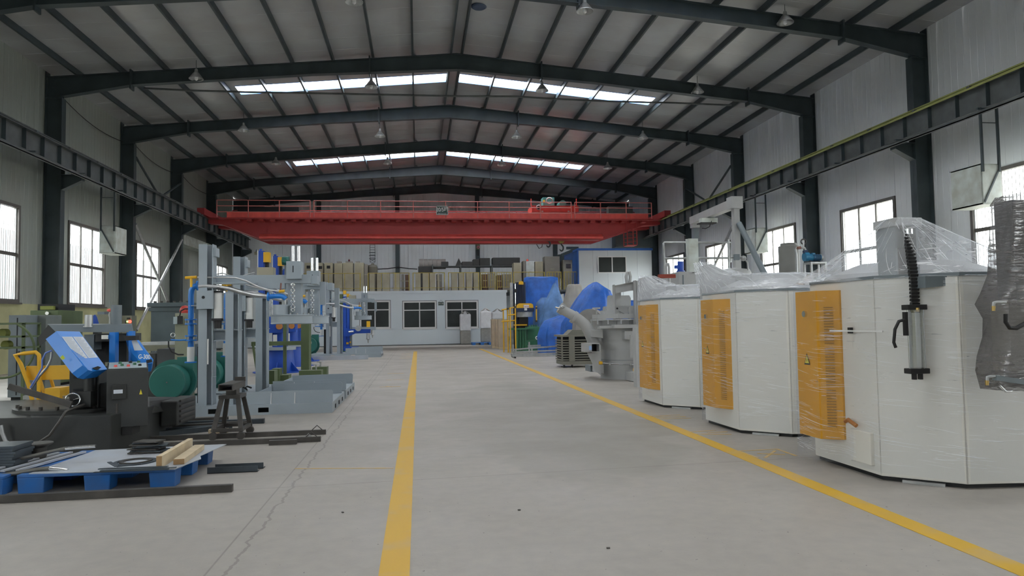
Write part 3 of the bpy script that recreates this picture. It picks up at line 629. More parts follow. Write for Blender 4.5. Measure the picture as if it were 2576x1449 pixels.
# ================================================================ LEFT SIDE
M_grey = mat('light_blue_grey_machine_paint', (0.33, 0.38, 0.42), 0.4, var=0.08, scale=2)
M_greyd = mat('mid_grey_machine_paint', (0.16, 0.19, 0.21), 0.45, var=0.1)
M_saw = mat('charcoal_saw_paint', (0.030, 0.032, 0.031), 0.45, var=0.2, scale=4)
M_bright = mat('bright_blue_paint', (0.015, 0.19, 0.62), 0.35, var=0.06)
M_deep = mat('deep_blue_machine_paint', (0.01, 0.07, 0.42), 0.4, var=0.1)
M_tealg = mat('teal_green_blower_paint', (0.02, 0.15, 0.125), 0.4, var=0.08)
M_green = mat('mid_green_machine_paint', (0.045, 0.17, 0.085), 0.45, var=0.12)
M_olive = mat('olive_green_frame_paint', (0.085, 0.12, 0.05), 0.5, var=0.12)
M_yel = mat('machine_yellow_paint', (0.75, 0.42, 0.02), 0.4, var=0.08)
M_braid = mat('braided_steel_hose', (0.55, 0.55, 0.55), 0.28, metal=0.85, var=0.10, scale=14, bump=0.15)
M_paper = mat('printed_paper', (0.62, 0.66, 0.72), 0.7, var=0.03)
M_ink = mat('printed_lines', (0.30, 0.34, 0.40), 0.7, var=0.02)
M_pal = mat('blue_plastic_pallet', (0.01, 0.12, 0.40), 0.45, var=0.15, scale=5, dirt=(0.08, 0.12, 0.2))
M_sheet = mat('dusty_steel_sheet', (0.40, 0.44, 0.50), 0.5, var=0.12, scale=2, dirt=(0.36, 0.33, 0.30))
M_bar = mat('dark_mill_steel', (0.07, 0.065, 0.06), 0.5, metal=0.3, var=0.3, scale=6)
M_bluebar = mat('blue_grey_mill_steel', (0.06, 0.075, 0.09), 0.45, metal=0.3, var=0.25, scale=6)
M_wood = mat('raw_pine_wood', (0.60, 0.49, 0.33), 0.7, var=0.12, scale=9)
M_woodend = mat('pine_end_grain', (0.35, 0.22, 0.11), 0.8, var=0.2, scale=14)
M_white = mat('white_machine_paint', (0.70, 0.70, 0.68), 0.4, var=0.04)
def pallet(name, x0, x1, y0, y1, label, h=0.15, g='blue plastic pallets'):
    t = thing('pallet', label, 'pallet', ((x0+x1)/2, (y0+y1)/2, 0), g)
    MB().box(x0, x1, y0, y1, h-0.025, h).build('deck', M_pal, t, bevel=0.004)
    for i in range(3):
        for j in range(3):
            w_ = (x1-x0)*0.17; d_ = (y1-y0)*0.15; cx = [x0+w_/2, (x0+x1)/2, x1-w_/2][i]; cy = [y0+d_/2, (y0+y1)/2, y1-d_/2][j]
            MB().cyl((0, 0, 0), (0, 0, 0.001), 0.001) if False else None
            m_ = MB(); a_ = w_/2*0.92; b_ = d_/2*0.92
            m_.add([(cx-a_, cy-b_, 0), (cx+a_, cy-b_, 0), (cx+a_, cy+b_, 0), (cx-a_, cy+b_, 0), (cx-w_/2, cy-d_/2, h-0.025), (cx+w_/2, cy-d_/2, h-0.025), (cx+w_/2, cy+d_/2, h-0.025), (cx-w_/2, cy+d_/2, h-0.025)],
                   [(0, 3, 2, 1), (4, 5, 6, 7), (0, 1, 5, 4), (1, 2, 6, 5), (2, 3, 7, 6), (3, 0, 4, 7)])
            m_.build('foot', M_pal, t, bevel=0.006)
    return t
pallet('p', -3.16, -1.97, 6.16, 7.26, 'blue plastic pallet carrying the steel sheet and two pine boards')
pallet('p', -4.42, -3.24, 6.12, 7.22, 'blue plastic pallet cut by the left edge under the steel offcuts')
# steel sheet with a torn right corner lying on the pallet
m_ = MB(); pts = [(-3.08, 6.18), (-2.60, 6.14), (-1.96, 6.12), (-1.93, 6.3), (-1.88, 6.55), (-1.93, 6.7), (-1.86, 7.3), (-2.3, 7.27), (-3.02, 7.22)]
m_.prism(pts, 'z', 0.15, 0.156); tag(m_.build('steel_sheet', M_sheet), 'dusty blue-grey steel sheet with ragged right edge lying on the pallet', 'sheet')
c = Vector((-2.40, 6.50, 0.157))
m_ = MB(); m_.lathe([(0.135, 0), (0.17, 0), (0.17, 0.008), (0.135, 0.008), (0.135, 0)], c, 32); tag(m_.build('steel_ring', M_bluebar), 'flat dark steel ring lying on the steel sheet', 'ring')
m_ = MB(); m_.lathe([(0.10, 0), (0.127, 0), (0.127, 0.012), (0.10, 0.012), (0.10, 0)], c+Vector((0.0, 0.01, 0.0)), 32); tag(m_.build('steel_ring', M_bar), 'smaller dark steel ring lying inside the larger ring', 'ring')
def board(a, b, wd, hh, label):
    t = thing('pine_board', label, 'board', ((a[0]+b[0])/2, (a[1]+b[1])/2, 0.157), 'pine boards on the pallet')
    MB().bar((a[0], a[1], 0.158+hh/2), (b[0], b[1], 0.158+hh/2), wd, hh).build('board', M_wood, t)
    d = (Vector((b[0], b[1]))-Vector((a[0], a[1]))).normalized()*0.002
    MB().bar((a[0]-d.x, a[1]-d.y, 0.158+hh/2), (a[0], a[1], 0.158+hh/2), wd, hh).build('end_grain', M_woodend, t, label='darker sawn board end')
board((-2.10, 6.18), (-2.135, 7.10), 0.042, 0.095, 'pale pine board standing on its long edge on the steel sheet')
board((-1.985, 6.30), (-2.03, 7.02), 0.085, 0.045, 'pale pine board lying flat beside the upright one')
# flat offcut bars along the pallet front
for k, (xa, xb, y, z, rz) in enumerate([(-2.56, -2.0, 6.10, 0.157, 0.0), (-2.52, -1.95, 6.12, 0.164, 0.02), (-2.55, -2.02, 6.15, 0.171, -0.02)]):
    tag(MB().cbox(((xa+xb)/2, y, z+0.003), xb-xa, 0.03, 0.006, rz).build('flat_bar', M_bluebar), ['thin flat bar overhanging the front edge of the pallet, lowest', 'thin flat bar near the front pallet edge, middle of three', 'thin flat bar near the front pallet edge, uppermost'][k], 'bar', 'flat bars on the pallet front')
tag(MB().bar((-2.53, 6.30, 0.20), (-2.42, 6.17, 0.186), 0.03, 0.006).build('flat_bar', M_bluebar), 'short flat bar tilted up across the others on the pallet', 'bar')
tag(MB().bar((-2.42, 6.17, 0.184), (-2.25, 6.22, 0.19), 0.028, 0.006).build('flat_bar', M_bluebar), 'short flat bar lying askew beside the tilted one', 'bar')
# pile of dark plates behind the boards
for k in range(9):
    x = -2.50+random.uniform(-0.03, 0.04); y = 7.0+random.uniform(-0.04, 0.04)
    tag(MB().cbox((x+0.04, y, 0.165+0.012*k), 0.30-0.01*k, 0.16, 0.009, random.uniform(-0.25, 0.25), random.uniform(-0.03, 0.03)).build('steel_plate', [M_bar, M_bluebar][k % 2]), 'small dark steel plate in the pile behind the boards, %s' % ['lowest', 'second from below', 'third from below', 'fourth from below', 'middle one', 'fourth from the top', 'third from the top', 'second from the top', 'topmost'][k], 'plate', 'dark steel plates piled on the pallet')
# stacked flat bars on the left pallet
for k in range(8):
    tag(MB().box(-4.3, -3.345+0.012*(k % 3), 6.45, 6.75, 0.152+k*0.023, 0.173+k*0.023).build('steel_flat', M_bluebar), 'blue-grey steel flat bar in the left edge stack, %s' % ['lowest', 'second from below', 'third from below', 'fourth from below', 'fourth from the top', 'third from the top', 'second from the top', 'topmost'][k], 'bar', 'stacked steel flats at the left edge')
tag(MB().lathe([(0, 0), (0.06, 0), (0.07, 0.02), (0.07, 0.1), (0.12, 0.13), (0.12, 0.14), (0, 0.14)], (-3.36, 6.88, 0.152), 28).build('round_flange', M_bar), 'round dark flange plate lying behind the stack of steel flats', 'flange')
for k in range(9):
    a = Vector((-3.52+0.038*k, 6.28, 0.157+0.004*(k % 3))); tag(MB().bar(a, a+Vector((0.16, 0.8, 0.0)), 0.032, 0.008+0.004*(k % 3)).build('offcut_strip', [M_bar, M_bluebar, M_sheet][k % 3]), 'narrow slanted steel offcut strip between the pallets, %s' % ['leftmost', 'second from left', 'third from left', 'fourth from left', 'middle one', 'fourth from right', 'third from right', 'second from right', 'rightmost'][k], 'bar', 'steel offcut strips at the left')
def bent(label, pts, r):
    t = thing('bent_tube', label, 'pipe', pts[0]); P = [Vector(p) for p in pts]
    MB().tube(P[:-2], r, 12).build('tube', mat('dull_bent_tube', (0.16, 0.155, 0.14), 0.45, metal=0.5, var=0.2, scale=5), t); MB().tube(P[-3:], [r, r*1.02, r*1.02], 12).build('polished_end', M_chrome, t, label='shiny tube end')
bent('bent steel tube lying over the left pallets, upper one with a thin shiny end', [at(x, y, Y=6.55) for x, y in ((-60, 1186), (0, 1170), (60, 1152), (120, 1138), (165, 1128), (195, 1125), (241, 1122))], 0.015)
bent('bent steel tube lying over the left pallets, lower one with a thick shiny end', [at(x, y, Y=6.25) for x, y in ((-60, 1206), (0, 1197), (60, 1187), (100, 1180), (125, 1178), (145, 1180), (170, 1184))], 0.017)
# long tube in front, short channels
tag(MB().bar((-3.9, 5.86, 0.03), (-1.46, 5.915, 0.03), 0.05, 0.055).build('steel_tube', M_bar), 'long square steel tube on the floor in front of the blue pallets', 'tube')
tag(MB().bar((-3.0, 5.975, 0.015), (-1.62, 6.0, 0.015), 0.04, 0.03).build('flat_bar', M_bar), 'flat bar lying just behind the long square tube', 'bar')
for k, (xa, xb, y) in enumerate(((-1.86, -1.43, 6.66), (-1.83, -1.41, 6.80))):
    m_ = MB(); m_.box(xa, xb, y, y+0.006, 0, 0.055); m_.box(xa, xb, y, y+0.075, 0, 0.006); tag(m_.build('angle_bar', M_bluebar), ['short blue-grey steel angle on the floor right of the pallet, nearer', 'short blue-grey steel angle on the floor right of the pallet, farther'][k], 'bar')
# long bars behind the saw with ring handles
for k, (y, xe) in enumerate(((8.72, -1.10), (8.2, -1.09))):
    t = thing('long_steel_bar', ['long dark square bar on the floor, farther of the two with ring ends', 'long dark square bar on the floor, nearer of the two with ring ends'][k], 'bar', (-2, y, 0))
    MB().bar((-3.05, y-0.02, 0.028), (xe, y+0.04, 0.028), 0.05, 0.055).build('bar', M_bar, t)
    MB().tube([(xe-0.16, y+0.03, 0.055), (xe-0.10, y+0.03, 0.11), (xe-0.04, y+0.03, 0.055)], 0.006, 6).build('ring_handle', M_bar, t)
tag(MB().bar((-1.62, 8.11, 0.025), (-1.33, 8.12, 0.025), 0.06, 0.05).build('steel_offcut', M_bar), 'short brown steel block leaning against the nearer long bar', 'block')
tag(MB().prism([(-1.32, 0.0), (-1.18, 0.0), (-1.25, 0.07)], 'y', 8.42, 8.424).build('metal_triangle', M_galv), 'small pale triangular metal offcut between the long bars', 'offcut')
for k, (a, b) in enumerate((((-3.2, 9.3), (-2.35, 9.5)), ((-3.3, 9.55), (-2.2, 9.8)), ((-3.4, 9.9), (-2.05, 9.95)), ((-3.5, 10.15), (-2.6, 10.3)), ((-3.2, 9.0), (-2.5, 9.4)))):
    tag(MB().bar((*a, 0.03), (*b, 0.03), 0.08, 0.06).build('channel_bar', [M_bluebar, M_bar][k % 2]), 'dark channel bar between the saw and the grey skid, %s' % ['second nearest', 'middle', 'second farthest', 'farthest', 'nearest'][k], 'bar', 'channel bars behind the saw')
tag(MB().cbox((-2.42, 9.13, 0.03), 0.22, 0.09, 0.05, 0.1).build('wood_block', M_wood), 'short wooden block on the floor left of the trestle', 'block')
m_ = MB(); m_.lathe([(0, 0), (0.045, 0.01), (0.05, 0.03), (0, 0.045)], (-2.43, 8.86, 0), 10); m_.lathe([(0, 0), (0.05, 0.01), (0.045, 0.03), (0, 0.04)], (-2.35, 8.87, 0), 10); tag(m_.build('work_gloves', mat('dark_red_cloth', (0.16, 0.01, 0.03), 0.9)), 'crumpled dark red work gloves on the floor by the trestle', 'gloves')
# four legged rolling trestle
tl = thing('rolling_trestle', 'dark steel work trestle on four small wheels with a channel on top', 'stand', (-2.15, 8.85, 0))
bx0, bx1, by0, by1 = -2.34, -2.03, 8.6, 9.05; tx0, tx1, ty0, ty1 = -2.27, -2.09, 8.7, 8.95
for (a_, b_, c_, d_) in ((bx0, by0, tx0, ty0), (bx1, by0, tx1, ty0), (bx1, by1, tx1, ty1), (bx0, by1, tx0, ty1)):
    MB().bar((a_, b_, 0.09), (c_, d_, 0.47), 0.05, 0.03, up=(0, 1, 0)).build('leg', M_bar, tl)
    MB().cyl((a_, b_-0.03, 0.045), (a_, b_+0.01, 0.045), 0.045, n=16).build('wheel', M_bar, tl)
for p_, q_ in (((bx0, by0), (bx1, by0)), ((bx1, by0), (bx1, by1)), ((bx1, by1), (bx0, by1)), ((bx0, by1), (bx0, by0))): MB().bar((*p_, 0.11), (*q_, 0.11), 0.03, 0.04).build('stretcher', M_bar, tl)
MB().box(tx0-0.03, tx1+0.03, ty0-0.03, ty1+0.03, 0.46, 0.50).build('top_plate', M_bar, tl)
MB().box(-2.235, -2.12, 8.74, 8.9, 0.50, 0.57).build('riser', M_bar, tl)
m_ = MB(); m_.box(-2.26, -2.1, 8.5, 9.1, 0.565, 0.575); m_.box(-2.26, -2.25, 8.5, 9.1, 0.575, 0.64); m_.box(-2.11, -2.1, 8.5, 9.1, 0.575, 0.64); m_.box(-2.25, -2.11, 8.5, 9.1, 0.632, 0.64); m_.build('channel', M_bar, tl)
MB().cbox((-2.15, 9.06, 0.66), 0.12, 0.03, 0.05).build('stop_block', M_bar, tl)
# ---------------------------------------------------------------- band saw
bs = thing('band_saw', 'large charcoal and blue metal cutting band saw at the left', 'machine', (-3.6, 8.6, 0))
MB().prism([(-6.0, 7.98), (-3.16, 7.9), (-3.05, 8.6), (-3.1, 9.75), (-3.5, 9.9), (-6.0, 9.9)], 'z', 0.0, 0.40).build('base', M_saw, bs, bevel=0.01)
MB().lathe([(0, 0), (0.62, 0), (0.62, 0.035), (0.55, 0.045), (0, 0.045)], (-3.85, 8.75, 0.40), 40).build('turntable', M_saw, bs)
for k in range(7):
    a_ = -2.7+k*0.3; MB().cyl((-3.85+0.57*math.cos(a_), 8.75+0.57*math.sin(a_), 0.43), (-3.85+0.57*math.cos(a_), 8.75+0.57*math.sin(a_), 0.475), 0.02, n=8).build('clamp_bolt', M_bar, bs)
# vice body and column block
MB().box(-3.75, -3.45, 8.3, 8.9, 0.44, 0.86).build('vice_body', M_saw, bs, bevel=0.01)
for z in (0.62, 0.76): MB().box(-3.70, -3.52, 8.285, 8.302, z, z+0.03).build('vice_slot', M_dark, bs)
MB().box(-3.45, -3.28, 8.35, 9.1, 0.42, 0.70).build('vice_jaw', M_saw, bs)
MB().cyl((-3.52, 8.25, 0.60), (-3.52, 8.25, 0.92), 0.055, n=16).build('support_column', M_saw, bs)
hw = at(183, 1006, Y=8.1); m_ = MB(); m_.torus(hw, 0.068, 0.008, (0.2, -1, 0.1), 28, 8)
for k in range(3): a_ = k*2*PI/3+0.3; m_.bar(hw, hw+Vector((0.066*math.cos(a_), 0.01, 0.066*math.sin(a_))), 0.012, 0.006)
m_.cyl(hw-Vector((0, 0.02, 0)), hw+Vector((0.0, 0.25, 0)), 0.016, n=10); m_.build('handwheel', M_chrome, bs, label='chrome handwheel')
MB().box(hw.x-0.03, hw.x+0.16, 8.14, 8.3, hw.z-0.08, hw.z+0.08).build('vice_screw_housing', M_saw, bs)
# control cabinet
def cabrot(mb, c=Vector((-3.095, 8.15, 0)), a=0.36):
    Rm = Matrix.Translation(c) @ Matrix.Rotation(a, 4, 'Z') @ Matrix.Translation(-c); mb.v = [tuple(Rm @ Vector(v)) for v in mb.v]; return mb
c0 = (-3.29, -2.90)
cabrot(MB().prism([(8.1, 0.25), (8.1, 0.86), (8.42, 0.92), (8.42, 0.25)], 'x', -3.29, -2.90)).build('control_cabinet', mat('cabinet_charcoal', (0.045, 0.048, 0.048), 0.4), bs, bevel=0.004)
cabrot(MB().prism([(8.12, 0.868), (8.12, 0.874), (8.40, 0.926), (8.40, 0.920)], 'x', -3.275, -2.915)).build('button_panel', mat('button_panel_grey', (0.42, 0.5, 0.52), 0.4), bs)
for k, (dx, dy, cname) in enumerate(((0.06, 0.05, 'r'), (0.12, 0.09, 'g'), (0.18, 0.05, 'r'), (0.24, 0.12, 'g'), (0.1, 0.2, 'g'), (0.2, 0.22, 'k'), (0.29, 0.06, 'k'), (0.28, 0.22, 'g'))):
    x, y = -3.27+dx, 8.14+dy*0.95; z = 0.872+(y-8.12)*0.185; cabrot(MB().cyl((x, y, z), (x, y, z+0.022), 0.018, 0.015, n=12)).build('button', {'r': M_redlt, 'g': M_green, 'k': M_black}[cname], bs)
cabrot(MB().box(-3.24, -3.11, 8.06, 8.1, 0.55, 0.70)).build('switch_box', M_saw, bs, bevel=0.004)
cabrot(MB().box(-3.225, -3.14, 8.055, 8.062, 0.61, 0.65)).build('rating_plate', M_paper, bs)
m_ = cabrot(MB().prism([(-2.985, 0.585), (-2.955, 0.585), (-2.97, 0.64)], 'y', 8.094, 8.099)); m_.build('warning_triangle', mat('warning_yellow', (0.75, 0.62, 0.05), 0.5), bs)
MB().cyl((-3.17, 8.07, 0.40), (-3.17, 8.07, 0.50), 0.012, n=8).build('door_lock', M_bar, bs); MB().box(-3.12, -3.02, 8.08, 8.3, 0.17, 0.25).build('cable_gland', M_black, bs)
MB().tube([hw+Vector((0.1, 0.1, -0.05))]+[at(x, y, Y=7.8) for x, y in ((165, 1035), (150, 1060), (125, 1095), (90, 1118), (70, 1128))], 0.014, 8).build('hose', M_bar, bs)
MB().tube([at(x, y, Y=7.85) for x, y in ((2, 1070), (6, 1090), (14, 1110), (22, 1116))], 0.02, 8).build('hose', M_galv, bs)
MB().bar(at(22, 972, Y=8.0), at(180, 1018, Y=8.0), 0.03, 0.06).build('feed_lever', M_bar, bs)
# chip tray and motor at the rear right
MB().add([at(375, 1000, Y=8.9), at(448, 1000, Y=9.6), at(440, 1012, Y=9.3), at(412, 1035, Y=9.0), at(375, 1040, Y=8.7), at(376, 1010, Y=8.75)], [(0, 1, 2, 3, 4, 5)]).build('chip_tray', M_saw, bs)
MB().box(-3.05, -2.85, 9.0, 9.7, 0.12, 0.42).build('pump_box', M_saw, bs, bevel=0.02); 
for k in range(5): MB().box(-2.85, -2.83, 9.05, 9.1+0.5, 0.16+k*0.06, 0.185+k*0.06).build('cooling_fin', M_bar, bs)
# saw bow: grey beam, blue wheel guards
def poly_box(front, back, name, m, par, **kw):
    n_ = len(front); return MB().add([at(x, y, Y=Y) for x, y, Y in front+back], [tuple(range(n_))[::-1], tuple(range(n_, 2*n_))]+[(i, (i+1) % n_, n_+(i+1) % n_, n_+i) for i in range(n_)]).build(name, m, par, **kw)
poly_box([(140, 835, 8.6), (122, 817, 8.6), (330, 816, 8.6), (334, 836, 8.6)], [(140, 835, 8.9), (118, 815, 8.9), (332, 814, 8.9), (336, 834, 8.9)], 'bow_beam', M_greyd, bs)
poly_box([(122, 817, 8.62), (95, 850, 8.62), (100, 870, 8.62), (145, 836, 8.62)], [(122, 817, 8.9), (95, 850, 8.9), (100, 870, 8.9), (145, 836, 8.9)], 'bow_end', M_saw, bs)
F1 = [(142, 833, 8.22), (200, 834, 8.42), (270, 929, 8.12), (236, 934, 7.98), (222, 931, 7.95), (208, 919, 7.95)]
o_side = lambda p: (p[0]-27, p[1]+20, p[2]+0.02)
B1 = [o_side(p) for p in F1]
gl = poly_box(F1, B1, 'wheel_guard', M_bright, bs)
def face_quad(u0, u1, v0, v1, name, m, eps=0.004, par=None):
    A, B, C, D = [at(*p[:2], Y=p[2]) for p in (F1[0], F1[1], F1[2], (216, 934, 7.93))]
    n_ = (B-A).cross(D-A).normalized()
    if n_.y > 0: n_ = -n_
    P = lambda u, v: (A.lerp(B, u)).lerp(D.lerp(C, u), v)+n_*eps
    return MB().add([P(u0, v0), P(u1, v0), P(u1, v1), P(u0, v1)], [(0, 1, 2, 3)]).build(name, m, par or gl)
face_quad(0.04, 0.49, 0.15, 0.70, 'instruction_sheet', M_paper); face_quad(0.52, 0.96, 0.15, 0.70, 'instruction_sheet', M_paper)
for k in range(16):
    v = 0.18+k*0.032
    face_quad(0.07, 0.44-0.05*(k % 3), v, v+0.008, 'text_line', M_ink, 0.006); face_quad(0.56, 0.92-0.06*((k+1) % 3), v, v+0.008, 'text_line', M_ink, 0.006)
poly_box([(232, 926, 8.0), (246, 921, 8.0), (255, 924, 8.0), (244, 931, 8.0)], [(232, 926, 8.06), (246, 921, 8.06), (255, 924, 8.06), (244, 931, 8.06)], 'guard_latch', M_black, gl)
MB().add([at(x, y, Y=8.0) for x, y in ((151, 899), (158, 893), (164, 901), (157, 906))], [(0, 1, 2, 3)]).build('hazard_sticker', mat('sticker_yellow_green', (0.5, 0.6, 0.05), 0.5), bs)
F2 = [(319, 832, 8.62), (332, 832, 8.7), (386, 905, 8.45), (383, 914, 8.4), (358, 917, 8.35), (331, 887, 8.45)]
gr = poly_box(F2, [(p[0]-3, p[1]+20, p[2]+0.06) for p in F2], 'wheel_guard', M_bright, bs)
MB().add([at(x, y, Y=8.42) for x, y in ((331, 858), (341, 852), (360, 881), (338, 882))], [(0, 1, 2, 3)]).build('instruction_sheet', M_paper, gr)
tr0 = at(363, 898, Y=8.36)
text_mesh('lettering', 'G-300', 0.068, M_wtext, gr, tr0, Matrix.Rotation(PI/2, 3, 'X') @ Matrix.Rotation(-0.05, 3, 'Z'), 0.001, True, 0.72)
MB().bar(at(369, 910, Y=8.36), at(382, 907, Y=8.36), 0.02, 0.035).build('guard_latch', M_black, gr)
MB().add([at(x, y, Y=8.5) for x, y in ((331, 905), (358, 918), (346, 922), (332, 912))], [(0, 1, 2, 3)]).build('brush_cover', M_black, bs)
pbox(MB(), 275, 836, 289, 926, 8.45, 0.1).build('blade_guide_post', M_bright, bs); pbox(MB(), 324, 833, 331, 909, 8.5, 0.1).build('blade_guide_post', M_bright, bs)
pbox(MB(), 212, 842, 236, 880, 8.7, 0.25).build('bow_bracket', M_greyd, bs); pbox(MB(), 240, 840, 330, 858, 8.7, 0.3).build('guide_beam', M_saw, bs); pbox(MB(), 242, 858, 318, 910, 8.9, 0.3).build('bow_frame', M_dark, bs)
p = at(292, 833, Y=8.75); MB().cyl(p, p+Vector((0, 0, 0.30)), 0.058, n=20).build('lift_column', M_greyd, bs); p = at(294, 905, Y=8.7); MB().cyl(p, p+Vector((0, 0, 0.2)), 0.013, n=12).build('lift_rod', M_chrome, bs)
p = at(223, 832, Y=8.62); m_ = MB(); m_.cyl(p, p+Vector((0, 0, 0.05)), 0.02); m_.cyl(p+Vector((0, 0, 0.04)), p+Vector((0, 0, 0.055)), 0.055, n=20); m_.cyl(p+Vector((0, 0, 0.055)), p+Vector((0, 0, 0.18)), 0.042, n=20); m_.build('tension_motor', M_galv, bs); MB().bar(p+Vector((0.05, -0.01, 0.04)), p+Vector((0.10, -0.01, 0.045)), 0.015, 0.02).build('tension_handle', M_black, bs)
pbox(MB(), 255, 843, 272, 853, 8.4, 0.08).build('guide_knob', M_chrome, bs)
pbox(MB(), 313, 845, 341, 856, 8.32, 0.1).build('hydraulic_clamp', M_black, bs)
m_ = MB(); m_.tube([at(x, y, Y=8.15) for x, y in ((130, 882), (115, 888), (106, 905), (106, 925), (92, 950), (76, 975))], 0.009, 8); m_.build('air_hose', mat('blue_hose', (0.12, 0.2, 0.55), 0.4), bs)
m_ = MB(); m_.tube([at(x, y, Y=8.2) for x, y in ((131, 884), (128, 905), (118, 925), (100, 945), (78, 978))], 0.013, 8); m_.build('air_hose', M_galv, bs)
# ---------------------------------------------------------------- yellow trolley behind the saw
yc = thing('yellow_trolley', 'yellow tubular trolley with a flat yellow panel behind the band saw', 'trolley', at(110, 1000, Z=0.2, Y=None) * Vector((1, 1, 0)) if False else (-4.6, 9.95, 0))
m_ = MB(); m_.tube([at(x, y, Y=10.0) for x, y in ((86, 1030), (72, 968), (52, 915), (38, 893), (60, 889), (90, 886), (98, 893), (99, 910), (97, 1030))], 0.026, 8); m_.build('push_frame', M_yel, yc)
pbox(MB(), 66, 921, 184, 954, 10.05, 0.04).build('side_panel', M_yel, yc)
pbox(MB(), 113, 977, 150, 1010, 10.0, 0.3).build('tool_box', M_yel, yc); pbox(MB(), 195, 975, 236, 985, 10.0, 0.25).build('yellow_block', M_yel, yc)
for xx in (100, 128): MB().bar(at(xx, 952, Y=10.2), at(xx+14, 1000, Y=10.2), 0.03).build('leg', M_yel, yc)
MB().bar((at(60, 1000, Y=10.1)), (at(235, 1000, Y=10.1)), 0.05, 0.05).build('cross_tube', M_galv, yc)
for xx in (30, 150): p = at(xx, 1012, Y=10.1); p.z = 0.1; MB().cyl(p, p+Vector((0, 0.05, 0)), 0.1, n=18).build('wheel', M_black, yc)
# far left background
rk = thing('green_rack', 'dark green two shelf rack holding round guards at the left edge', 'rack', (at(20, 880, Y=13).x, 13, 0))
a = at(-60, 815, Y=13); b = at(58, 1010, Y=13)
for x in (a.x, b.x-0.04):
    for y in (13.0, 13.5): MB().box(x, x+0.04, y, y+0.04, 0, a.z).build('upright', M_olive, rk)
for yy in (812, 845, 873): z = at(20, yy, Y=13).z; MB().box(a.x, b.x, 13.0, 13.54, z-0.03, z).build('shelf', M_olive, rk)
for k, (x, y) in enumerate(((5, 838), (12, 868))): p = at(x, y, Y=13.25); MB().cyl(p, p+Vector((0, 0.15, 0)), 0.13, n=20).build('round_guard', M_olive, rk) if k > 5 else tag(MB().cyl(p, p+Vector((0.02, 0.1, 0)), 0.075, n=20).build('yellow_disc', mat('dusty_yellow_green', (0.22, 0.24, 0.05), 0.6)), 'dusty yellow-green disc on the %s shelf of the green rack' % ['upper', 'lower'][k], 'disc')
p = at(5, 880, Y=12.9); tag(MB().torus(p, 0.47, 0.02, (0.15, -1, 0), 40, 6, -0.3, PI+0.3).build('wheel_hoop', M_olive), 'large dark hoop standing in front of the green rack', 'hoop')
def cab(x0, y0, x1, Y, d, m, label, name='machine_cabinet', cat='cabinet', door=True, group=None):
    a = at(x0, y0, Y=Y); b = at(x1, y0, Y=Y); t = thing(name, label, cat, ((a.x+b.x)/2, Y+d/2, 0), group)
    MB().box(a.x, b.x, Y, Y+d, 0.06, a.z).build('body', m, t, bevel=0.008); MB().box(a.x+0.04, b.x-0.04, Y+0.04, Y+d-0.04, 0, 0.06).build('plinth', M_dark, t)
    if door: MB().box((a.x+b.x)/2-0.008, (a.x+b.x)/2+0.008, Y-0.006, Y, 0.1, a.z-0.05).build('door_seam', M_dark, t); MB().box((a.x+b.x)/2+0.03, (a.x+b.x)/2+0.05, Y-0.02, Y, a.z*0.5, a.z*0.5+0.12).build('handle', M_bar, t)
    return t
cab(22, 793, 66, 14.2, 0.7, M_greyd, 'dark grey cabinet with rounded corner, leftmost in the background'); cab(66, 793, 116, 14.6, 0.6, mat('grey_green_cabinet', (0.15, 0.17, 0.16), 0.5), 'tall grey-green double door cabinet left of the green machine')
gm = cab(76, 781, 147, 17.5, 1.2, M_olive, 'dark green lathe-like machine against the left wall column', 'green_machine', 'machine', False)
p = at(118, 788, Y=17.4); MB().cyl(p, p+Vector((0, 0.1, 0)), 0.04).build('knob', M_chrome, gm); pbox(MB(), 95, 765, 147, 782, 17.7, 0.8).build('gear_head', M_dark, gm); pbox(MB(), 101, 770, 134, 779, 17.6, 0.1).build('yellow_plate', mat('dusty_yellow_green', (0.22, 0.24, 0.05), 0.6), gm)
lc = cab(240, 791, 280, 17.8, 0.6, mat('khaki_control_box', (0.20, 0.20, 0.14), 0.5), 'khaki grey control box behind the grey saw column', 'control_box', 'control box', False)
pbox(MB(), 245, 784, 262, 791, 17.8, 0.3).build('top_box', M_greyd, lc)
MB().tube([at(x, y, Y=17.7) for x, y in ((276, 818), (277, 800), (275, 792), (277, 786))], 0.025, 8).build('cable_tail', M_galv, lc); MB().lathe([(0, 0), (0.05, 0.02), (0.05, 0.06), (0, 0.08)], at(275, 785, Y=17.7), 12).build('red_cap', M_redlt, lc)
bc = thing('blue_casting', 'small blue casting on a post behind the silver saw motor', 'casting', Vector((at(236, 818, Y=16).x, 16, 0))); pbox(MB(), 234, 818, 245, 900, 16.1, 0.2).build('post', M_saw, bc); MB().box(at(230, 818, Y=16).x, at(250, 818, Y=16).x, 16.0, 16.3, 0, 0.6).build('pedestal', M_saw, bc); poly_box([(229, 818, 16), (233, 795, 16), (239, 791, 16), (244, 797, 16), (250, 818, 16)], [(229, 818, 16.3), (233, 795, 16.3), (239, 791, 16.3), (244, 797, 16.3), (250, 818, 16.3)], 'casting', M_deep, bc)
cp = thing('lamp_cabinet', 'grey control panel with a glowing red lamp near the left wall', 'control panel', (at(315, 800, Y=18).x, 18, 0)); a = at(307, 794, Y=18); b = at(331, 833, Y=18); MB().box(a.x, b.x, 18, 18.3, 0, a.z).build('panel_box', mat('khaki_control_box', (0.2, 0.2, 0.14)), cp)
M_lampred = bpy.data.materials.new('lit_red_lamp'); M_lampred.use_nodes = True; M_lampred.node_tree.nodes['Principled BSDF'].inputs['Base Color'].default_value = (0.8, 0.02, 0.02, 1); M_lampred.node_tree.nodes['Principled BSDF'].inputs['Emission Color'].default_value = (1, 0.08, 0.05, 1); M_lampred.node_tree.nodes['Principled BSDF'].inputs['Emission Strength'].default_value = 3.0
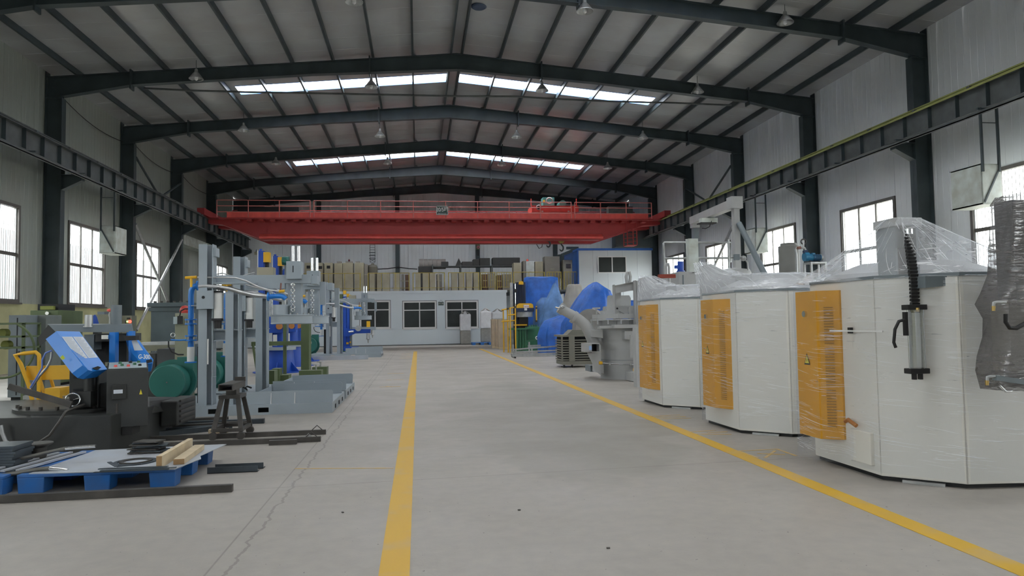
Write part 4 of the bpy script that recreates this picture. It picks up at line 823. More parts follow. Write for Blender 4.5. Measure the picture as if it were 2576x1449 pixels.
M_lampgrn = bpy.data.materials.new('lit_green_lamp'); M_lampgrn.use_nodes = True; M_lampgrn.node_tree.nodes['Principled BSDF'].inputs['Emission Color'].default_value = (0.6, 1, 0.2, 1); M_lampgrn.node_tree.nodes['Principled BSDF'].inputs['Emission Strength'].default_value = 2.0
p = at(326, 809, Y=17.97); MB().cyl(p, p+Vector((0, 0.03, 0)), 0.035, n=12).build('red_lamp', M_lampred, cp); p = at(320, 809, Y=17.97); MB().cyl(p, p+Vector((0, 0.03, 0)), 0.02, n=12).build('green_lamp', M_lampgrn, cp)
pbox(MB(), 315, 806, 316, 830, 17.97, 0.03).build('panel_seam', M_dark, cp); pbox(MB(), 319, 799, 326, 803, 17.97, 0.03).build('meter', M_black, cp)
# teal-grey tank with flanged rim
tk = thing('quench_tank', 'large square teal-grey steel tank with flanged rim by the left wall', 'tank', (at(425, 800, Y=17).x, 17.8, 0))
M_tank = mat('teal_grey_tank_paint', (0.075, 0.105, 0.115), 0.45)
a = at(380, 772, Y=17); b = at(476, 860, Y=17); MB().box(a.x, b.x, 17, 18.6, 0, a.z).build('body', M_tank, tk); MB().box(a.x-0.06, b.x+0.06, 16.93, 18.67, a.z, a.z+0.09).build('rim', M_tank, tk)
MB().box(a.x-0.03, b.x+0.03, 16.97, 17, a.z-0.1, a.z-0.02).build('rim_angle', M_tank, tk)
for k in range(6): x = a.x+(b.x-a.x)*(k+0.5)/6; MB().cyl((x, 17.05, a.z+0.09), (x, 17.05, a.z+0.13), 0.03, n=8).build('rim_bolt', M_bar, tk)
# grey conveyor table and dark bins in front of the tank
tb = thing('steel_bench', 'low grey steel bench frame below the teal-grey tank', 'bench', (at(420, 880, Y=14).x, 14.3, 0)); a = at(345, 862, Y=14); b = at(480, 872, Y=14)
MB().box(a.x, b.x, 14, 14.8, a.z-0.05, a.z).build('top', M_galv, tb); MB().box(a.x, b.x, 14, 14.03, a.z-0.16, a.z-0.05).build('apron', mat('khaki_control_box', (0.2, 0.2, 0.14)), tb)
for x in (a.x, b.x-0.06):
    for y in (14.0, 14.74): MB().box(x, x+0.06, y, y+0.06, 0, a.z-0.05).build('leg', M_greyd, tb)
cab(395, 878, 440, 13.2, 0.8, mat('slate_bin', (0.055, 0.06, 0.065), 0.5), 'low dark slate bin standing before the steel bench', 'steel_bin', 'bin', False)
cab(350, 890, 392, 13.6, 0.6, M_saw, 'low dark box just right of the saw guard', 'steel_bin', 'bin', False)
# khaki electrical cabinet and junction box behind blue pipe
kc = cab(440, 788, 475, 12.7, 0.35, mat('khaki_electrical_cabinet', (0.27, 0.28, 0.20), 0.5), 'khaki electrical cabinet behind the blue vertical pipe', 'electrical_cabinet', 'cabinet', False)
pbox(MB(), 436, 797, 452, 815, 12.62, 0.1).build('junction_box', mat('button_panel_grey', (0.42, 0.5, 0.52)), kc); pbox(MB(), 446, 795, 456, 815, 12.5, 0.08).build('solenoid', M_black, kc)
MB().tube([at(x, y, Y=12.5) for x, y in ((452, 795), (455, 782), (465, 777), (480, 777))], 0.012, 6).build('black_cable', M_black, kc)
tag(MB().lathe([(0, 0), (0.085, 0), (0.09, 0.05), (0.08, 0.09), (0.05, 0.125), (0, 0.135)], Vector((at(466, 787, Y=12.85).x, 12.85, at(440, 788, Y=12.7).z)), 24).build('red_helmet', mat('faded_red_plastic', (0.55, 0.06, 0.05), 0.4)), 'red and white rounded cap resting on the khaki electrical cabinet', 'helmet')
# ---------------------------------------------------------------- grey gantry machine with blower, two alike plus a far one
def gantry(loc, label):
    t = thing('gantry_machine', label, 'machine', (-2.5, 11.4, 0), 'grey gantry machines with green blowers')
    g = M_grey
    # skid
    m_ = MB(); m_.box(-3.75, -1.27, 10.87, 12.62, 0.125, 0.15); sk = m_.build('skid_deck', g, t)
    m_ = MB()
    fp = [-3.75, -3.03, -2.90, -2.33, -2.18, -1.27]
    for a, b in ((fp[0], fp[1]), (fp[2], fp[3]), (fp[4], fp[5])): m_.box(a, b, 10.87, 10.89, 0.0, 0.125)
    for a, b in ((fp[1], fp[2]), (fp[3], fp[4])): m_.box(a, b, 10.87, 10.89, 0.0, 0.035); m_.box(a, b, 10.87, 10.89, 0.105, 0.125)
    m_.build('front_rail', g, t)
    m_ = MB(); m_.box(-1.29, -1.27, 10.89, 12.62, 0.0, 0.125); m_.build('side_rail', g, t)
    for y in (11.2, 11.7, 12.2): MB().box(-1.268, -1.262, y, y+0.1, 0.03, 0.09).build('pocket', M_dark, t)
    m_ = MB(); m_.prism([(-2.52, 0.15), (-1.28, 0.15), (-1.27, 0.16), (-1.27, 0.31), (-1.29, 0.335), (-2.52, 0.33)], 'y', 10.93, 10.94); m_.build('front_plate', g, t)
    for x in (-2.16, -1.82): MB().prism([(10.89, 0.15), (10.93, 0.15), (10.93, 0.31)], 'x', x, x+0.008).build('plate_rib', M_white, t, label='pale edge rib')
    m_ = MB(); m_.prism([(-2.42, 0.15), (-1.28, 0.15), (-1.27, 0.32), (-1.30, 0.345), (-2.42, 0.33)], 'y', 12.28, 12.29); m_.build('rear_plate', g, t)
    MB().box(-2.42, -2.41, 10.94, 12.28, 0.15, 0.3).build('end_plate', g, t)
    # H columns
    def H(x, y, w_, z0, z1, nm):
        m_ = MB(); m_.box(x-w_/2, x-w_/2+0.012, y, y+w_, z0, z1); m_.box(x+w_/2-0.012, x+w_/2, y, y+w_, z0, z1); m_.box(x-w_/2, x+w_/2, y+w_*0.5, y+w_*0.5+0.01, z0, z1); m_.box(x-w_/2, x-w_/2+w_*0.6, y-0.005, y+0.004, z0, z1); return m_.build(nm, g, t)
    H(-3.10, 10.98, 0.20, 0.15, 2.52, 'main_column'); MB().box(-3.0, -2.965, 11.0, 11.2, 2.34, 2.47).build('column_cap', g, t)
    MB().box(-3.205, -2.975, 10.9, 11.28, 1.56, 1.83).build('carriage', g, t); p = Vector((-3.11, 10.895, 1.73)); MB().cyl(p, p+Vector((0, 0.01, 0)), 0.022, n=14).build('carriage_hole', M_dark, t)
    for z in (0.55, 0.95): MB().box(-3.02, -2.99, 11.0, 11.15, z, z+0.012).build('web_stiffener', g, t)
    MB().cyl((-3.06, 10.96, 0.75), (-3.06, 10.96, 1.12), 0.012, n=8).build('white_tube', M_white, t)
    H(-2.73, 11.0, 0.19, 0.15, 1.82, 'second_column')
    m_ = MB(); m_.box(-3.02, -2.62, 11.02, 11.18, 1.24, 1.255); m_.box(-3.02, -2.83, 11.1, 11.11, 1.1, 1.24); m_.box(-3.02, -2.82, 11.02, 11.18, 1.085, 1.1); m_.build('tie_beam', g, t)
    # white cylinder with black valve between the columns
    p = Vector((-2.93, 11.0, 0)); MB().cyl(p+Vector((0, 0, 1.42)), p+Vector((0, 0, 1.80)), 0.058, n=20).build('air_cylinder', M_white, t)
    MB().cyl(p+Vector((0, 0, 1.8)), p+Vector((0, 0, 1.83)), 0.075, n=20).build('cylinder_cap', M_black, t)
    m_ = MB(); m_.box(p.x-0.075, p.x+0.06, p.y-0.06, p.y+0.06, 1.385, 1.42); m_.cyl(p+Vector((0, 0, 1.27)), p+Vector((0, 0, 1.385)), 0.05, n=14); m_.build('valve_body', M_black, t)
    # top beam, guide block, rods, square ram
    m_ = MB(); m_.box(-3.0, -1.62, 11.16, 11.36, 1.94, 2.07); m_.build('top_beam', g, t, bevel=0.003)
    MB().box(-3.0, -2.4, 11.0, 11.16, 1.93, 1.95).build('beam_shelf', g, t); MB().box(-1.62, -1.53, 11.2, 11.5, 1.93, 2.06).build('beam_end_box', g, t)
    MB().box(-1.53, -1.45, 11.5, 11.62, 1.62, 1.98).build('hanger_plate', g, t)
    gb = MB().box(-1.965, -1.75, 11.06, 11.3, 2.0, 2.27).build('guide_block', g, t, bevel=0.003); MB().box(-1.87, -1.858, 11.052, 11.06, 2.1, 2.2).build('slot', M_dark, gb)
    for x in (-1.885, -1.80): MB().cyl((x, 11.18, 2.0), (x, 11.18, 2.51), 0.022, n=14).build('guide_rod', M_chrome, t)
    MB().box(-1.965, -1.77, 11.2, 11.38, 1.45, 1.95).build('square_ram', g, t)
    MB().box(-2.5, -2.0, 11.1, 11.25, 1.86, 1.94).build('gusset_bar', g, t)
    # khaki terminal box on the beam
    MB().box(-2.42, -2.18, 11.2, 11.4, 2.07, 2.19).build('terminal_box', M_tan, t)
    # lid
    MB().lathe([(0, 0), (0.30, 0), (0.315, 0.01), (0.31, 0.025), (0.31, 0.125), (0.325, 0.13), (0.325, 0.145), (0, 0.145)], (-1.93, 11.35, 1.32), 40).build('lid_drum', g, t)
    MB().lathe([(0, 0), (0.13, 0), (0.13, 0.15), (0.0, 0.15)], (-2.05, 11.17, 1.465), 28).build('lid_boss', g, t)
    MB().box(-1.92, -1.89, 11.06, 11.2, 1.465, 1.6).build('lid_bracket', M_greyd, t)
    for k in range(8): a_ = -PI+0.3+k*0.34; MB().cyl((-1.93+0.3*math.cos(a_), 11.35+0.3*math.sin(a_), 1.46), (-1.93+0.3*math.cos(a_), 11.35+0.3*math.sin(a_), 1.485), 0.012, n=6).build('lid_bolt', M_galv, t)
    # lifting chain: alternating links
    ch = MB().torus((-1.86, 11.02, 1.53), 0.024, 0.006, (0, 1, 0), 14, 6).build('chain_ring', M_chrome, t)
    for k in range(9):
        m_ = MB(); z = 1.575+k*0.042
        if k % 2 == 0: m_.torus((-1.86, 11.02, z), 0.027, 0.0065, (0, 1, 0), 12, 5)
        else: m_.torus((-1.86, 11.02, z), 0.027, 0.0065, (1, 0, 0), 12, 5)
        m_.build('chain_link', M_chrome, t)
    MB().tube([(-1.86, 11.02, 1.94), (-1.878, 11.02, 1.915), (-1.86, 11.02, 1.89), (-1.842, 11.02, 1.915), (-1.86, 11.02, 1.94)], 0.005, 6).build('shackle', M_chrome, t)
    for k in range(8):
        m_ = MB(); z = 1.52+k*0.045; m_.torus((-2.27, 11.5, z), 0.018, 0.004, (0, 1, 0) if k % 2 else (1, 0, 0), 10, 5); m_.build('rear_chain_link', M_chrome, t)
    # blue pipe with flanges and elbow
    X = -3.40
    m_ = MB(); m_.tube([(X, 11.3, 1.0), (X, 11.3, 1.78), (X+0.005, 11.3, 1.85), (X+0.03, 11.3, 1.9), (X+0.085, 11.29, 1.925)], 0.042, 16); m_.build('riser_pipe', M_bright, t)
    for z in (1.40, 1.335, 1.155, 1.09): MB().cyl((X, 11.3, z), (X, 11.3, z+0.02), 0.085, n=20).build('flange', M_bright, t)
    for z0_, z1_ in ((1.335, 1.42), (1.09, 1.175)):
        for a_ in (0.3, 1.35, 2.4, 3.45, 4.5, 5.55): MB().cyl((X+0.07*math.cos(a_), 11.3+0.07*math.sin(a_), z0_-0.01), (X+0.07*math.cos(a_), 11.3+0.07*math.sin(a_), z1_+0.01), 0.008, n=6).build('flange_bolt', M_galv, t)
    MB().cyl((X+0.085, 11.3, 1.925), (X+0.105, 11.3, 1.925), 0.075, n=20).build('outlet_flange', M_bright, t)
    MB().cyl((X, 11.3, 0.78), (X, 11.3, 1.0), 0.052, n=16).build('bellows', M_white, t); MB().cyl((X, 11.3, 0.76), (X, 11.3, 0.78), 0.085, n=20).build('bottom_flange', M_bright, t)
    MB().box(X-0.02, X+0.3, 11.26, 11.34, 1.615, 1.625).build('pipe_clamp', M_galv, t)
    # braided hoses
    hx = lambda x, y: at(x, y, Y=11.0)
    MB().tube([hx(x, y) for x, y in ((500, 721), (520, 720), (550, 722), (580, 727), (610, 736), (640, 743), (674, 746))], 0.033, 16).build('braided_hose', M_braid, t)
    MB().tube([hx(x, y) for x, y in ((497, 698), (560, 698), (592, 699), (620, 707), (650, 722), (680, 731), (701, 733))], 0.013, 10).build('thin_hose', M_braid, t)
    MB().tube([hx(x, y) for x, y in ((618, 716), (640, 722), (665, 728), (690, 738), (715, 750))], 0.010, 8).build('thin_hose', M_braid, t)
    MB().tube([at(x, y, Y=11.3) for x, y in ((535, 700), (545, 690), (560, 687), (580, 694), (610, 694), (640, 686))], 0.010, 8).build('thin_hose', M_braid, t)
    m_ = MB(); m_.tube([hx(x, y) for x, y in ((674, 747), (690, 745), (706, 745), (714, 747), (719, 752))], 0.036, 14); m_.build('inlet_pipe', M_bright, t); MB().cyl(hx(673, 746), hx(677, 746), 0.065, n=18).build('inlet_flange', M_bright, t)
    p = Vector((-2.02, 11.2, 1.60)); MB().cyl(p, p+Vector((0, 0, 0.17)), 0.035, n=14).build('inlet_neck', M_galv, t)
    MB().cyl(hx(702, 733), hx(716, 732), 0.022, n=12).build('gas_valve', M_yel, t); MB().tube([hx(706, 733), hx(706, 724), hx(707, 712)], 0.012, 8).build('gas_riser', mat('rusty_pipe', (0.22, 0.10, 0.08), 0.6), t)
    m_ = MB(); m_.cyl(hx(466, 699), hx(495, 697), 0.022, n=12); m_.build('gas_manifold', M_yel, t); MB().cyl(hx(481, 700), hx(481, 722), 0.018, n=12).build('gas_pipe', M_yel, t)
    m_ = MB(); m_.tube([hx(x, y) for x, y in ((430, 855), (450, 856), (468, 855))], 0.012, 8); m_.build('pilot_pipe', M_bright, t); p = hx(435, 843); MB().torus(p, 0.03, 0.006, (0, 1, 0), 16, 6).build('pressure_gauge', M_chrome, t)
    MB().tube([hx(x, y) for x, y in ((424, 858), (424, 872), (432, 885), (448, 892), (462, 892))], 0.011, 6).build('black_hose', M_black, t)
    # dark motor frame behind the blue pipe
    MB().box(-3.32, -3.2, 11.35, 11.5, 0.15, 1.0).build('blower_mount', M_black, t)
    # blower
    a0 = at(420, 962, Y=11.75); a1 = at(438, 958, Y=12.15); ax = (a1-a0).normalized()
    MB().lathe([(0, 0), (0.255, 0), (0.268, 0.015), (0.268, 0.36), (0, 0.36)], a0, 36, ax).build('motor_housing', M_tealg, t)
    v = a0+ax*0.34; MB().lathe([(0, 0), (0.33, 0), (0.335, 0.02), (0.335, 0.2), (0.33, 0.22), (0, 0.22)], v, 40, ax).build('volute', M_tealg, t)
    MB().lathe([(0.30, 0), (0.345, 0), (0.345, 0.02), (0.30, 0.02)], v-ax*0.004, 40, ax).build('volute_ring', M_tealg, t); MB().cyl(a0-ax*0.012, a0, 0.012, n=8).build('centre_bolt', M_chrome, t)
    MB().box(v.x+0.06, v.x+0.30, v.y, v.y+0.24, v.z+0.05, v.z+0.38).build('discharge_box', M_tealg, t)
    m_ = MB(); m_.prism([(v.x-0.18, 0.0), (v.x+0.25, 0.0), (v.x+0.15, 0.3), (v.x-0.1, 0.3)], 'y', v.y+0.02, v.y+0.22); m_.build('pedestal', M_tealg, t)
    MB().box(v.x-0.25, v.x+0.32, v.y-0.05, v.y+0.32, 0.0, 0.05).build('foot_plate', M_tealg, t)
    return t
G1 = gantry(None, 'grey gantry machine with blue riser pipe and teal blower, nearest of three')
G2 = dup(G1, (-2.5, 13.38, 0), 'grey gantry machine just behind the nearest one, sharing its outline')
G3 = dup(G1, (-2.80, 29.0, 0), 'small looking far grey gantry machine beside the office wall', scale=(1.1, 1.0, 1.12))
# ---------------------------------------------------------------- blue pouring machines
def bluecol(x, Y, ytop, wpx, label, base=True):
    a = at(x, ytop, Y=Y); w_ = wpx*Y/1790
    t = thing('blue_lift_machine', label, 'machine', (a.x+w_/2, Y+0.3, 0), 'blue column lift machines')
    MB().box(a.x, a.x+w_, Y, Y+0.3, 0.0, a.z).build('column', M_deep, t); MB().box(a.x-0.004, a.x+0.02, Y-0.01, Y, 0.3, a.z).build('edge_strip', M_white, t)
    MB().cyl((a.x+w_*0.4, Y+0.1, a.z), (a.x+w_*0.4, Y+0.1, a.z+0.06), 0.04).build('top_cap', M_deep, t)
    MB().box(a.x+w_+0.0, a.x+w_+0.16, Y-0.03, Y+0.2, a.z-0.32, a.z-0.04).build('yellow_cap', M_yel, t)
    MB().cyl((a.x+w_+0.08, Y+0.08, 0.9), (a.x+w_+0.08, Y+0.08, a.z-0.32), 0.05, n=10).build('screw_bellows', M_black, t)
    if base:
        c = Vector((a.x+w_+0.42, Y+0.1, 0)); MB().cyl(c, c+Vector((0, 0, 0.62)), 0.42, 0.36, n=28).build('base_drum', M_deep, t); MB().cyl(c+Vector((0, 0, 0.62)), c+Vector((0, 0, 0.7)), 0.44, n=28).build('drum_flange', M_grey, t)
        for a_ in (-0.5, -1.57, -2.6): d = Vector((math.cos(a_), math.sin(a_), 0)); MB().add([c+d*0.4, c+d*0.68, c+d*0.38+Vector((0, 0, 0.3)), c+d*0.4+Vector((-d.y*0.02, d.x*0.02, 0)), c+d*0.68+Vector((-d.y*0.02, d.x*0.02, 0)), c+d*0.38+Vector((-d.y*0.02, d.x*0.02, 0.3))], [(0, 1, 2), (5, 4, 3), (0, 3, 4, 1), (1, 4, 5, 2), (2, 5, 3, 0)]).build('gusset', M_deep, t)
        MB().cyl(c, c+Vector((0, 0, 0.025)), 0.72, n=28).build('base_plate', M_deep, t)
        MB().cyl(c+Vector((0, 0, 0.7)), c+Vector((0, 0, 1.15)), 0.2, n=18).build('drive_neck', M_deep, t); MB().box(c.x-0.5, c.x+0.15, c.y-0.3, c.y+0.2, 1.1, 1.55).build('gear_case', M_deep, t)
        MB().cyl(c+Vector((-0.35, -0.34, 1.3)), c+Vector((-0.35, -0.12, 1.3)), 0.11, n=16).build('yellow_knob', M_yel, t); MB().cyl(c+Vector((0.05, -0.36, 1.28)), c+Vector((0.05, -0.12, 1.28)), 0.09, n=16).build('copper_knob', mat('copper_orange', (0.5, 0.2, 0.05), 0.4), t)
        MB().box(c.x-0.1, c.x+0.0, c.y-0.42, c.y-0.38, 0.75, 1.05).build('white_bracket', M_white, t)
    return t
bluecol(648, 20.6, 631, 14, 'deep blue lift machine with a yellow cap, tallest and leftmost')
bluecol(685, 23.6, 644, 13, 'deep blue lift machine with a yellow cap, second behind the tallest')
bluecol(709, 26.5, 680, 11, 'deep blue lift machine with wrapped drum, third and lowest')
tm = thing('teal_gear_motor', 'teal geared motor on a post beside the second blue column', 'motor', at(716, 672, Y=22)); p = at(719, 656, Y=22); MB().cyl(p-Vector((0.1, 0, 0)), p+Vector((0.1, 0, 0)), 0.13, n=20).build('motor', M_tealg, tm); MB().box(p.x-0.04, p.x+0.06, 22, 22.1, at(716, 760, Y=22).z-1.3 if False else 0, p.z-0.1).build('post', M_greyd, tm); MB().cyl(p+Vector((0, -0.1, 0.0)), p+Vector((0, -0.2, 0)), 0.07).build('fan_end', M_tealg, tm)
# clear plastic heap around the third drum base
# olive green frame stand
gs = thing('green_frame_stand', 'olive green steel frame stand with handwheels on its base', 'frame', (-3.1, 19.6, 0))
a = at(757, 816, Y=19.2); b = at(778, 930, Y=19.2); MB().box(a.x, b.x-0.05, 19.2, 19.5, 0, 1.5).build('thick_post', M_olive, gs); MB().box(b.x-0.05, b.x, 19.15, 19.55, 0, 1.5).build('post_flange', M_olive, gs)
a = at(712, 816, Y=19.4); MB().box(a.x, a.x+0.08, 19.4, 19.48, 0, 1.5).build('thin_post', M_olive, gs)
a = at(632, 860, Y=19.3); b = at(758, 868, Y=19.3); MB().box(a.x, b.x, 19.3, 19.4, b.z, a.z).build('cross_beam', M_olive, gs)
MB().bar(at(636, 866, Y=19.2), at(648, 945, Y=19.2), 0.05).build('raking_leg', M_olive, gs)
for x0, x1, y0, y1, Y in ((752, 808, 933, 942, 17.6), (785, 822, 924, 938, 18.6), (672, 690, 933, 965, 15.2), (684, 703, 928, 948, 16.2), (700, 726, 944, 952, 16.3)):
    a = at(x0, y0, Y=Y); b = at(x1, y1, Y=Y); MB().box(a.x, b.x, Y, Y+0.35, 0, max(0.06, a.z)).build('base_block', M_olive, gs)
for x, Y in ((795, 17.8), (806, 18.8)): p = at(x, 918 if x < 800 else 911, Y=Y); m_ = MB(); m_.cyl((p.x, Y, 0.1), (p.x, Y, p.z), 0.02, n=8); m_.cyl((p.x, Y, p.z), (p.x, Y, p.z+0.02), 0.09, n=18); m_.build('levelling_wheel', M_galv, gs)
# far cantilever units near the office wall
fc = thing('cantilever_unit', 'blue and green column unit with a blue arm and nozzle by the office windows', 'machine', (-3.2, 33, 0))
Yc = 33.0
for (x0, x1, yt, m, nm) in ((851, 862, 740, M_olive, 'green_column'), (863, 871, 746, M_deep, 'blue_column'), (872, 879, 755, M_deep, 'blue_column'), (880, 884, 759, M_greyd, 'rod_column')):
    a = at(x0, yt, Y=Yc); b = at(x1, yt, Y=Yc); MB().box(a.x, b.x, Yc, Yc+0.3, 0, a.z).build(nm, m, fc)
for (x0, y0, x1, y1) in ((863, 731, 870, 740), (872, 739, 878, 747), (878, 742, 883, 750), (871, 861, 877, 866), (879, 859, 883, 863)): pbox(MB(), x0, y0, x1, y1, Yc-0.05, 0.3).build('yellow_cap', M_yel, fc)
poly_box([(864, 845, 32.8), (875, 847, 32.8), (894, 839, 32.8), (932, 838, 32.8), (932, 828, 32.8), (878, 828, 32.8), (864, 822, 32.8)], [(864, 845, 33.1), (875, 847, 33.1), (894, 839, 33.1), (932, 838, 33.1), (932, 828, 33.1), (878, 828, 33.1), (864, 822, 33.1)], 'blue_arm', M_deep, fc)
for x in (926, 937):
    p = at(x, 838 if x < 930 else 830, Y=32.7); h_ = 0.45 if x < 930 else 0.35; MB().lathe([(0.0, -h_), (0.02, -h_), (0.04, -h_*0.65), (0.10, -h_*0.6), (0.08, -h_*0.5), (0.08, 0), (0, 0)], p, 14).build('nozzle', M_galv, fc)
pbox(MB(), 922, 808, 931, 823, 32.6, 0.15).build('yellow_valve', M_yel, fc); pbox(MB(), 874, 823, 945, 830, 33.15, 0.15).build('grey_arm', M_grey, fc)
p = at(901, 826, Y=32.6); MB().cyl(p, p+Vector((0, 0.25, 0)), 0.13, n=16).build('round_gearbox', M_galv, fc); MB().cyl(at(877, 835, Y=32.7), at(890, 834, Y=32.7), 0.05, n=12).build('chrome_coupling', M_chrome, fc)
a = at(866, 869, Y=32.5); b = at(900, 885, Y=32.5); MB().box(a.x, b.x, 32.5, 33.2, 0.12, 0.3).build('drive_base', M_deep, fc); MB().box(at(850, 880, Y=32.6).x, b.x-0.1, 32.6, 33.6, 0, 0.12).build('base_plate', M_green, fc)
for x in (888, 897): p = at(x, 884, Y=32.4); p.z = 0.1; MB().cyl(p, p+Vector((0, 0.12, 0)), 0.1, n=16).build('wheel', M_tan, fc)
tag(MB().box(at(785, 890, Y=27).x, at(926, 890, Y=27).x, 26.95, 27.05, 0.0, 0.15).build('steel_channel', M_sheet), 'long grey steel channel on the floor before the far gantry machine', 'channel')
pallet('p', -6.05, -5.0, 19.6, 20.6, 'far blue plastic pallet seen between the grey columns')
tag(MB().tube([at(x, y, Y=12.6) for x, y in ((608, 972), (617, 977), (622, 982), (617, 975), (622, 972), (633, 976))], 0.015, 6).build('cable_coil', M_black), 'loose black cable end curled by the grey column foot', 'cable')
# ================================================================ RIGHT SIDE
def film_mat(name, base, smin, smax, tilt, sc_=(1.2, 1.2, 30), tint=(0.97, 0.98, 1.0), dark=False):
    m = bpy.data.materials.new(name); m.use_nodes = True; n = m.node_tree; L = n.links; n.nodes.clear(); N = n.nodes.new
    out = N('ShaderNodeOutputMaterial'); mx = N('ShaderNodeMixShader'); tr_ = N('ShaderNodeBsdfTransparent'); pb = N('ShaderNodeMixShader'); df = N('ShaderNodeBsdfDiffuse'); gl_ = N('ShaderNodeBsdfGlossy')
    tr_.inputs[0].default_value = (*tint, 1)
    df.inputs[0].default_value = (0.16, 0.15, 0.15, 1) if dark else (0.97, 0.98, 1.0, 1); gl_.inputs['Roughness'].default_value = 0.1; gl_.inputs[0].default_value = (1, 1, 1, 1); pb.inputs[0].default_value = 0.14; L.new(df.outputs[0], pb.inputs[1]); L.new(gl_.outputs[0], pb.inputs[2])
    tc = N('ShaderNodeTexCoord'); mp = N('ShaderNodeMapping'); mp.inputs['Rotation'].default_value = tilt; mp.inputs['Scale'].default_value = sc_
    L.new(tc.outputs['Object'], mp.inputs[0])
    nz = N('ShaderNodeTexNoise'); nz.inputs['Scale'].default_value = 3.2; nz.inputs['Detail'].default_value = 4; nz.inputs['Distortion'].default_value = 0.25; L.new(mp.outputs[0], nz.inputs['Vector'])
    big = N('ShaderNodeTexNoise'); big.inputs['Scale'].default_value = 2.4; big.inputs['Detail'].default_value = 3; L.new(tc.outputs['Object'], big.inputs['Vector'])
    r1 = N('ShaderNodeValToRGB'); r1.color_ramp.elements[0].position = smin; r1.color_ramp.elements[1].position = smax; L.new(nz.outputs['Fac'], r1.inputs[0])
    r2 = N('ShaderNodeValToRGB'); r2.color_ramp.elements[0].position = 0.45; r2.color_ramp.elements[1].position = 0.62; L.new(big.outputs['Fac'], r2.inputs[0])
    mu = N('ShaderNodeMath'); mu.operation = 'MULTIPLY'; L.new(r1.outputs[0], mu.inputs[0]); L.new(r2.outputs[0], mu.inputs[1])
    ad = N('ShaderNodeMath'); ad.operation = 'MULTIPLY_ADD'; L.new(mu.outputs[0], ad.inputs[0]); ad.inputs[1].default_value = 0.6; ad.inputs[2].default_value = base; ad.use_clamp = True  # streaks: thicker film folds, with their glints painted into the opacity
    L.new(ad.outputs[0], mx.inputs[0])
    bp = N('ShaderNodeBump'); bp.inputs['Strength'].default_value = 1.0; bp.inputs['Distance'].default_value = 0.05; L.new(nz.outputs['Fac'], bp.inputs['Height']); L.new(bp.outputs[0], gl_.inputs['Normal'])
    L.new(tr_.outputs[0], mx.inputs[1]); L.new(pb.outputs[0], mx.inputs[2]); L.new(mx.outputs[0], out.inputs[0]); return m
M_film = film_mat('stretch_film_on_body', 0.055, 0.66, 0.72, (0.05, 0.14, 0.1), (1.4, 1.4, 24))
M_tent = film_mat('stretch_film_tent', 0.24, 0.56, 0.66, (0.5, 0.5, 0.3), (2, 2, 14))
M_filmd = film_mat('bunched_dark_film', 0.62, 0.5, 0.6, (0.3, 0.2, 0), (3, 3, 16), (0.8, 0.8, 0.8), True)
M_cream = mat('warm_white_furnace_panel', (0.72, 0.70, 0.645), 0.4, var=0.03, scale=1)
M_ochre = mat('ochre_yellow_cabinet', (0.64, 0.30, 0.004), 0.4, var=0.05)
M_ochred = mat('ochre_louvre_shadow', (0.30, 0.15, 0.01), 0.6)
M_lgrey = mat('warm_light_grey_paint', (0.42, 0.425, 0.425), 0.45, var=0.08, scale=2)
M_tarp = mat('blue_tarpaulin', (0.022, 0.13, 0.52), 0.45, var=0.28, scale=2.5, bump=0.5)
M_tarp2 = mat('faded_blue_tarpaulin', (0.12, 0.25, 0.52), 0.6, var=0.3, scale=2.5, bump=0.25)
M_tarpg = mat('grey_dust_cover', (0.33, 0.31, 0.28), 0.8, var=0.12, scale=3, bump=0.2)
M_ply = mat('plywood', (0.52, 0.42, 0.31), 0.7, var=0.1, scale=4)
def resample(poly, N_):
    P = [Vector(p) for p in poly]; n_ = len(P); seg = [(P[i], P[(i+1) % n_]) for i in range(n_)]; Ls = [(b-a).length for a, b in seg]; T = sum(Ls); out = []
    for k in range(N_):
        d = T*k/N_
        for (a, b), l in zip(seg, Ls):
            if d <= l: out.append(a.lerp(b, d/l if l else 0)); break
            d -= l
    return out
def loft(rings, name, m, par, jit=0.006, cap_top=False, **kw):
    rnd = random.Random(len(name)*7+len(rings)); N_ = len(rings[0]); v = []
    for r in rings: v += [p+Vector((rnd.uniform(-jit, jit), rnd.uniform(-jit, jit), rnd.uniform(-jit, jit))) for p in r]
    fs = [(i*N_+k, i*N_+(k+1) % N_, (i+1)*N_+(k+1) % N_, (i+1)*N_+k) for i in range(len(rings)-1) for k in range(N_)]
    mb = MB().add(v, fs, True)
    if cap_top: mb.add(rings[-1], [tuple(range(N_))])
    return mb.build(name, m, par, **kw)
M_crease = mat('film_ridge_glint_white', (0.92, 0.94, 0.97), 0.12, metal=0.0, var=0.02, spec=1.0, coat=1.0)  # creases coloured white so they carry the film's glints
def creases(surf, count, seed, par, r0=0.0011):
    # surf(u, v) -> point on the film; short gathered ridges follow it
    rnd = random.Random(seed); m_ = MB()
    k = 0
    while k < count:
        u0 = rnd.random(); v0 = rnd.random()**1.1; bunch = rnd.randint(1, 6); sl = rnd.uniform(-0.9, 0.25)
        for j in range(bunch):
            u = u0+rnd.uniform(-0.01, 0.01); v = v0+j*rnd.uniform(0.006, 0.02); L = rnd.choice([0.006, 0.012, 0.02, 0.03, 0.055])*rnd.uniform(0.6, 1.2)
            pts = [surf((u+L*q/4) % 1.0, min(1, max(0, v+sl*L*q/4))) for q in range(5)]
            r = r0*rnd.uniform(0.5, 1.25); m_.tube(pts, [r*0.2, r, r, r, r*0.2], 4, cap=False); k += 1
    m_.build('film_creases', M_crease, par, kind='stuff', label='gathered creases of the film, whitened as glints')
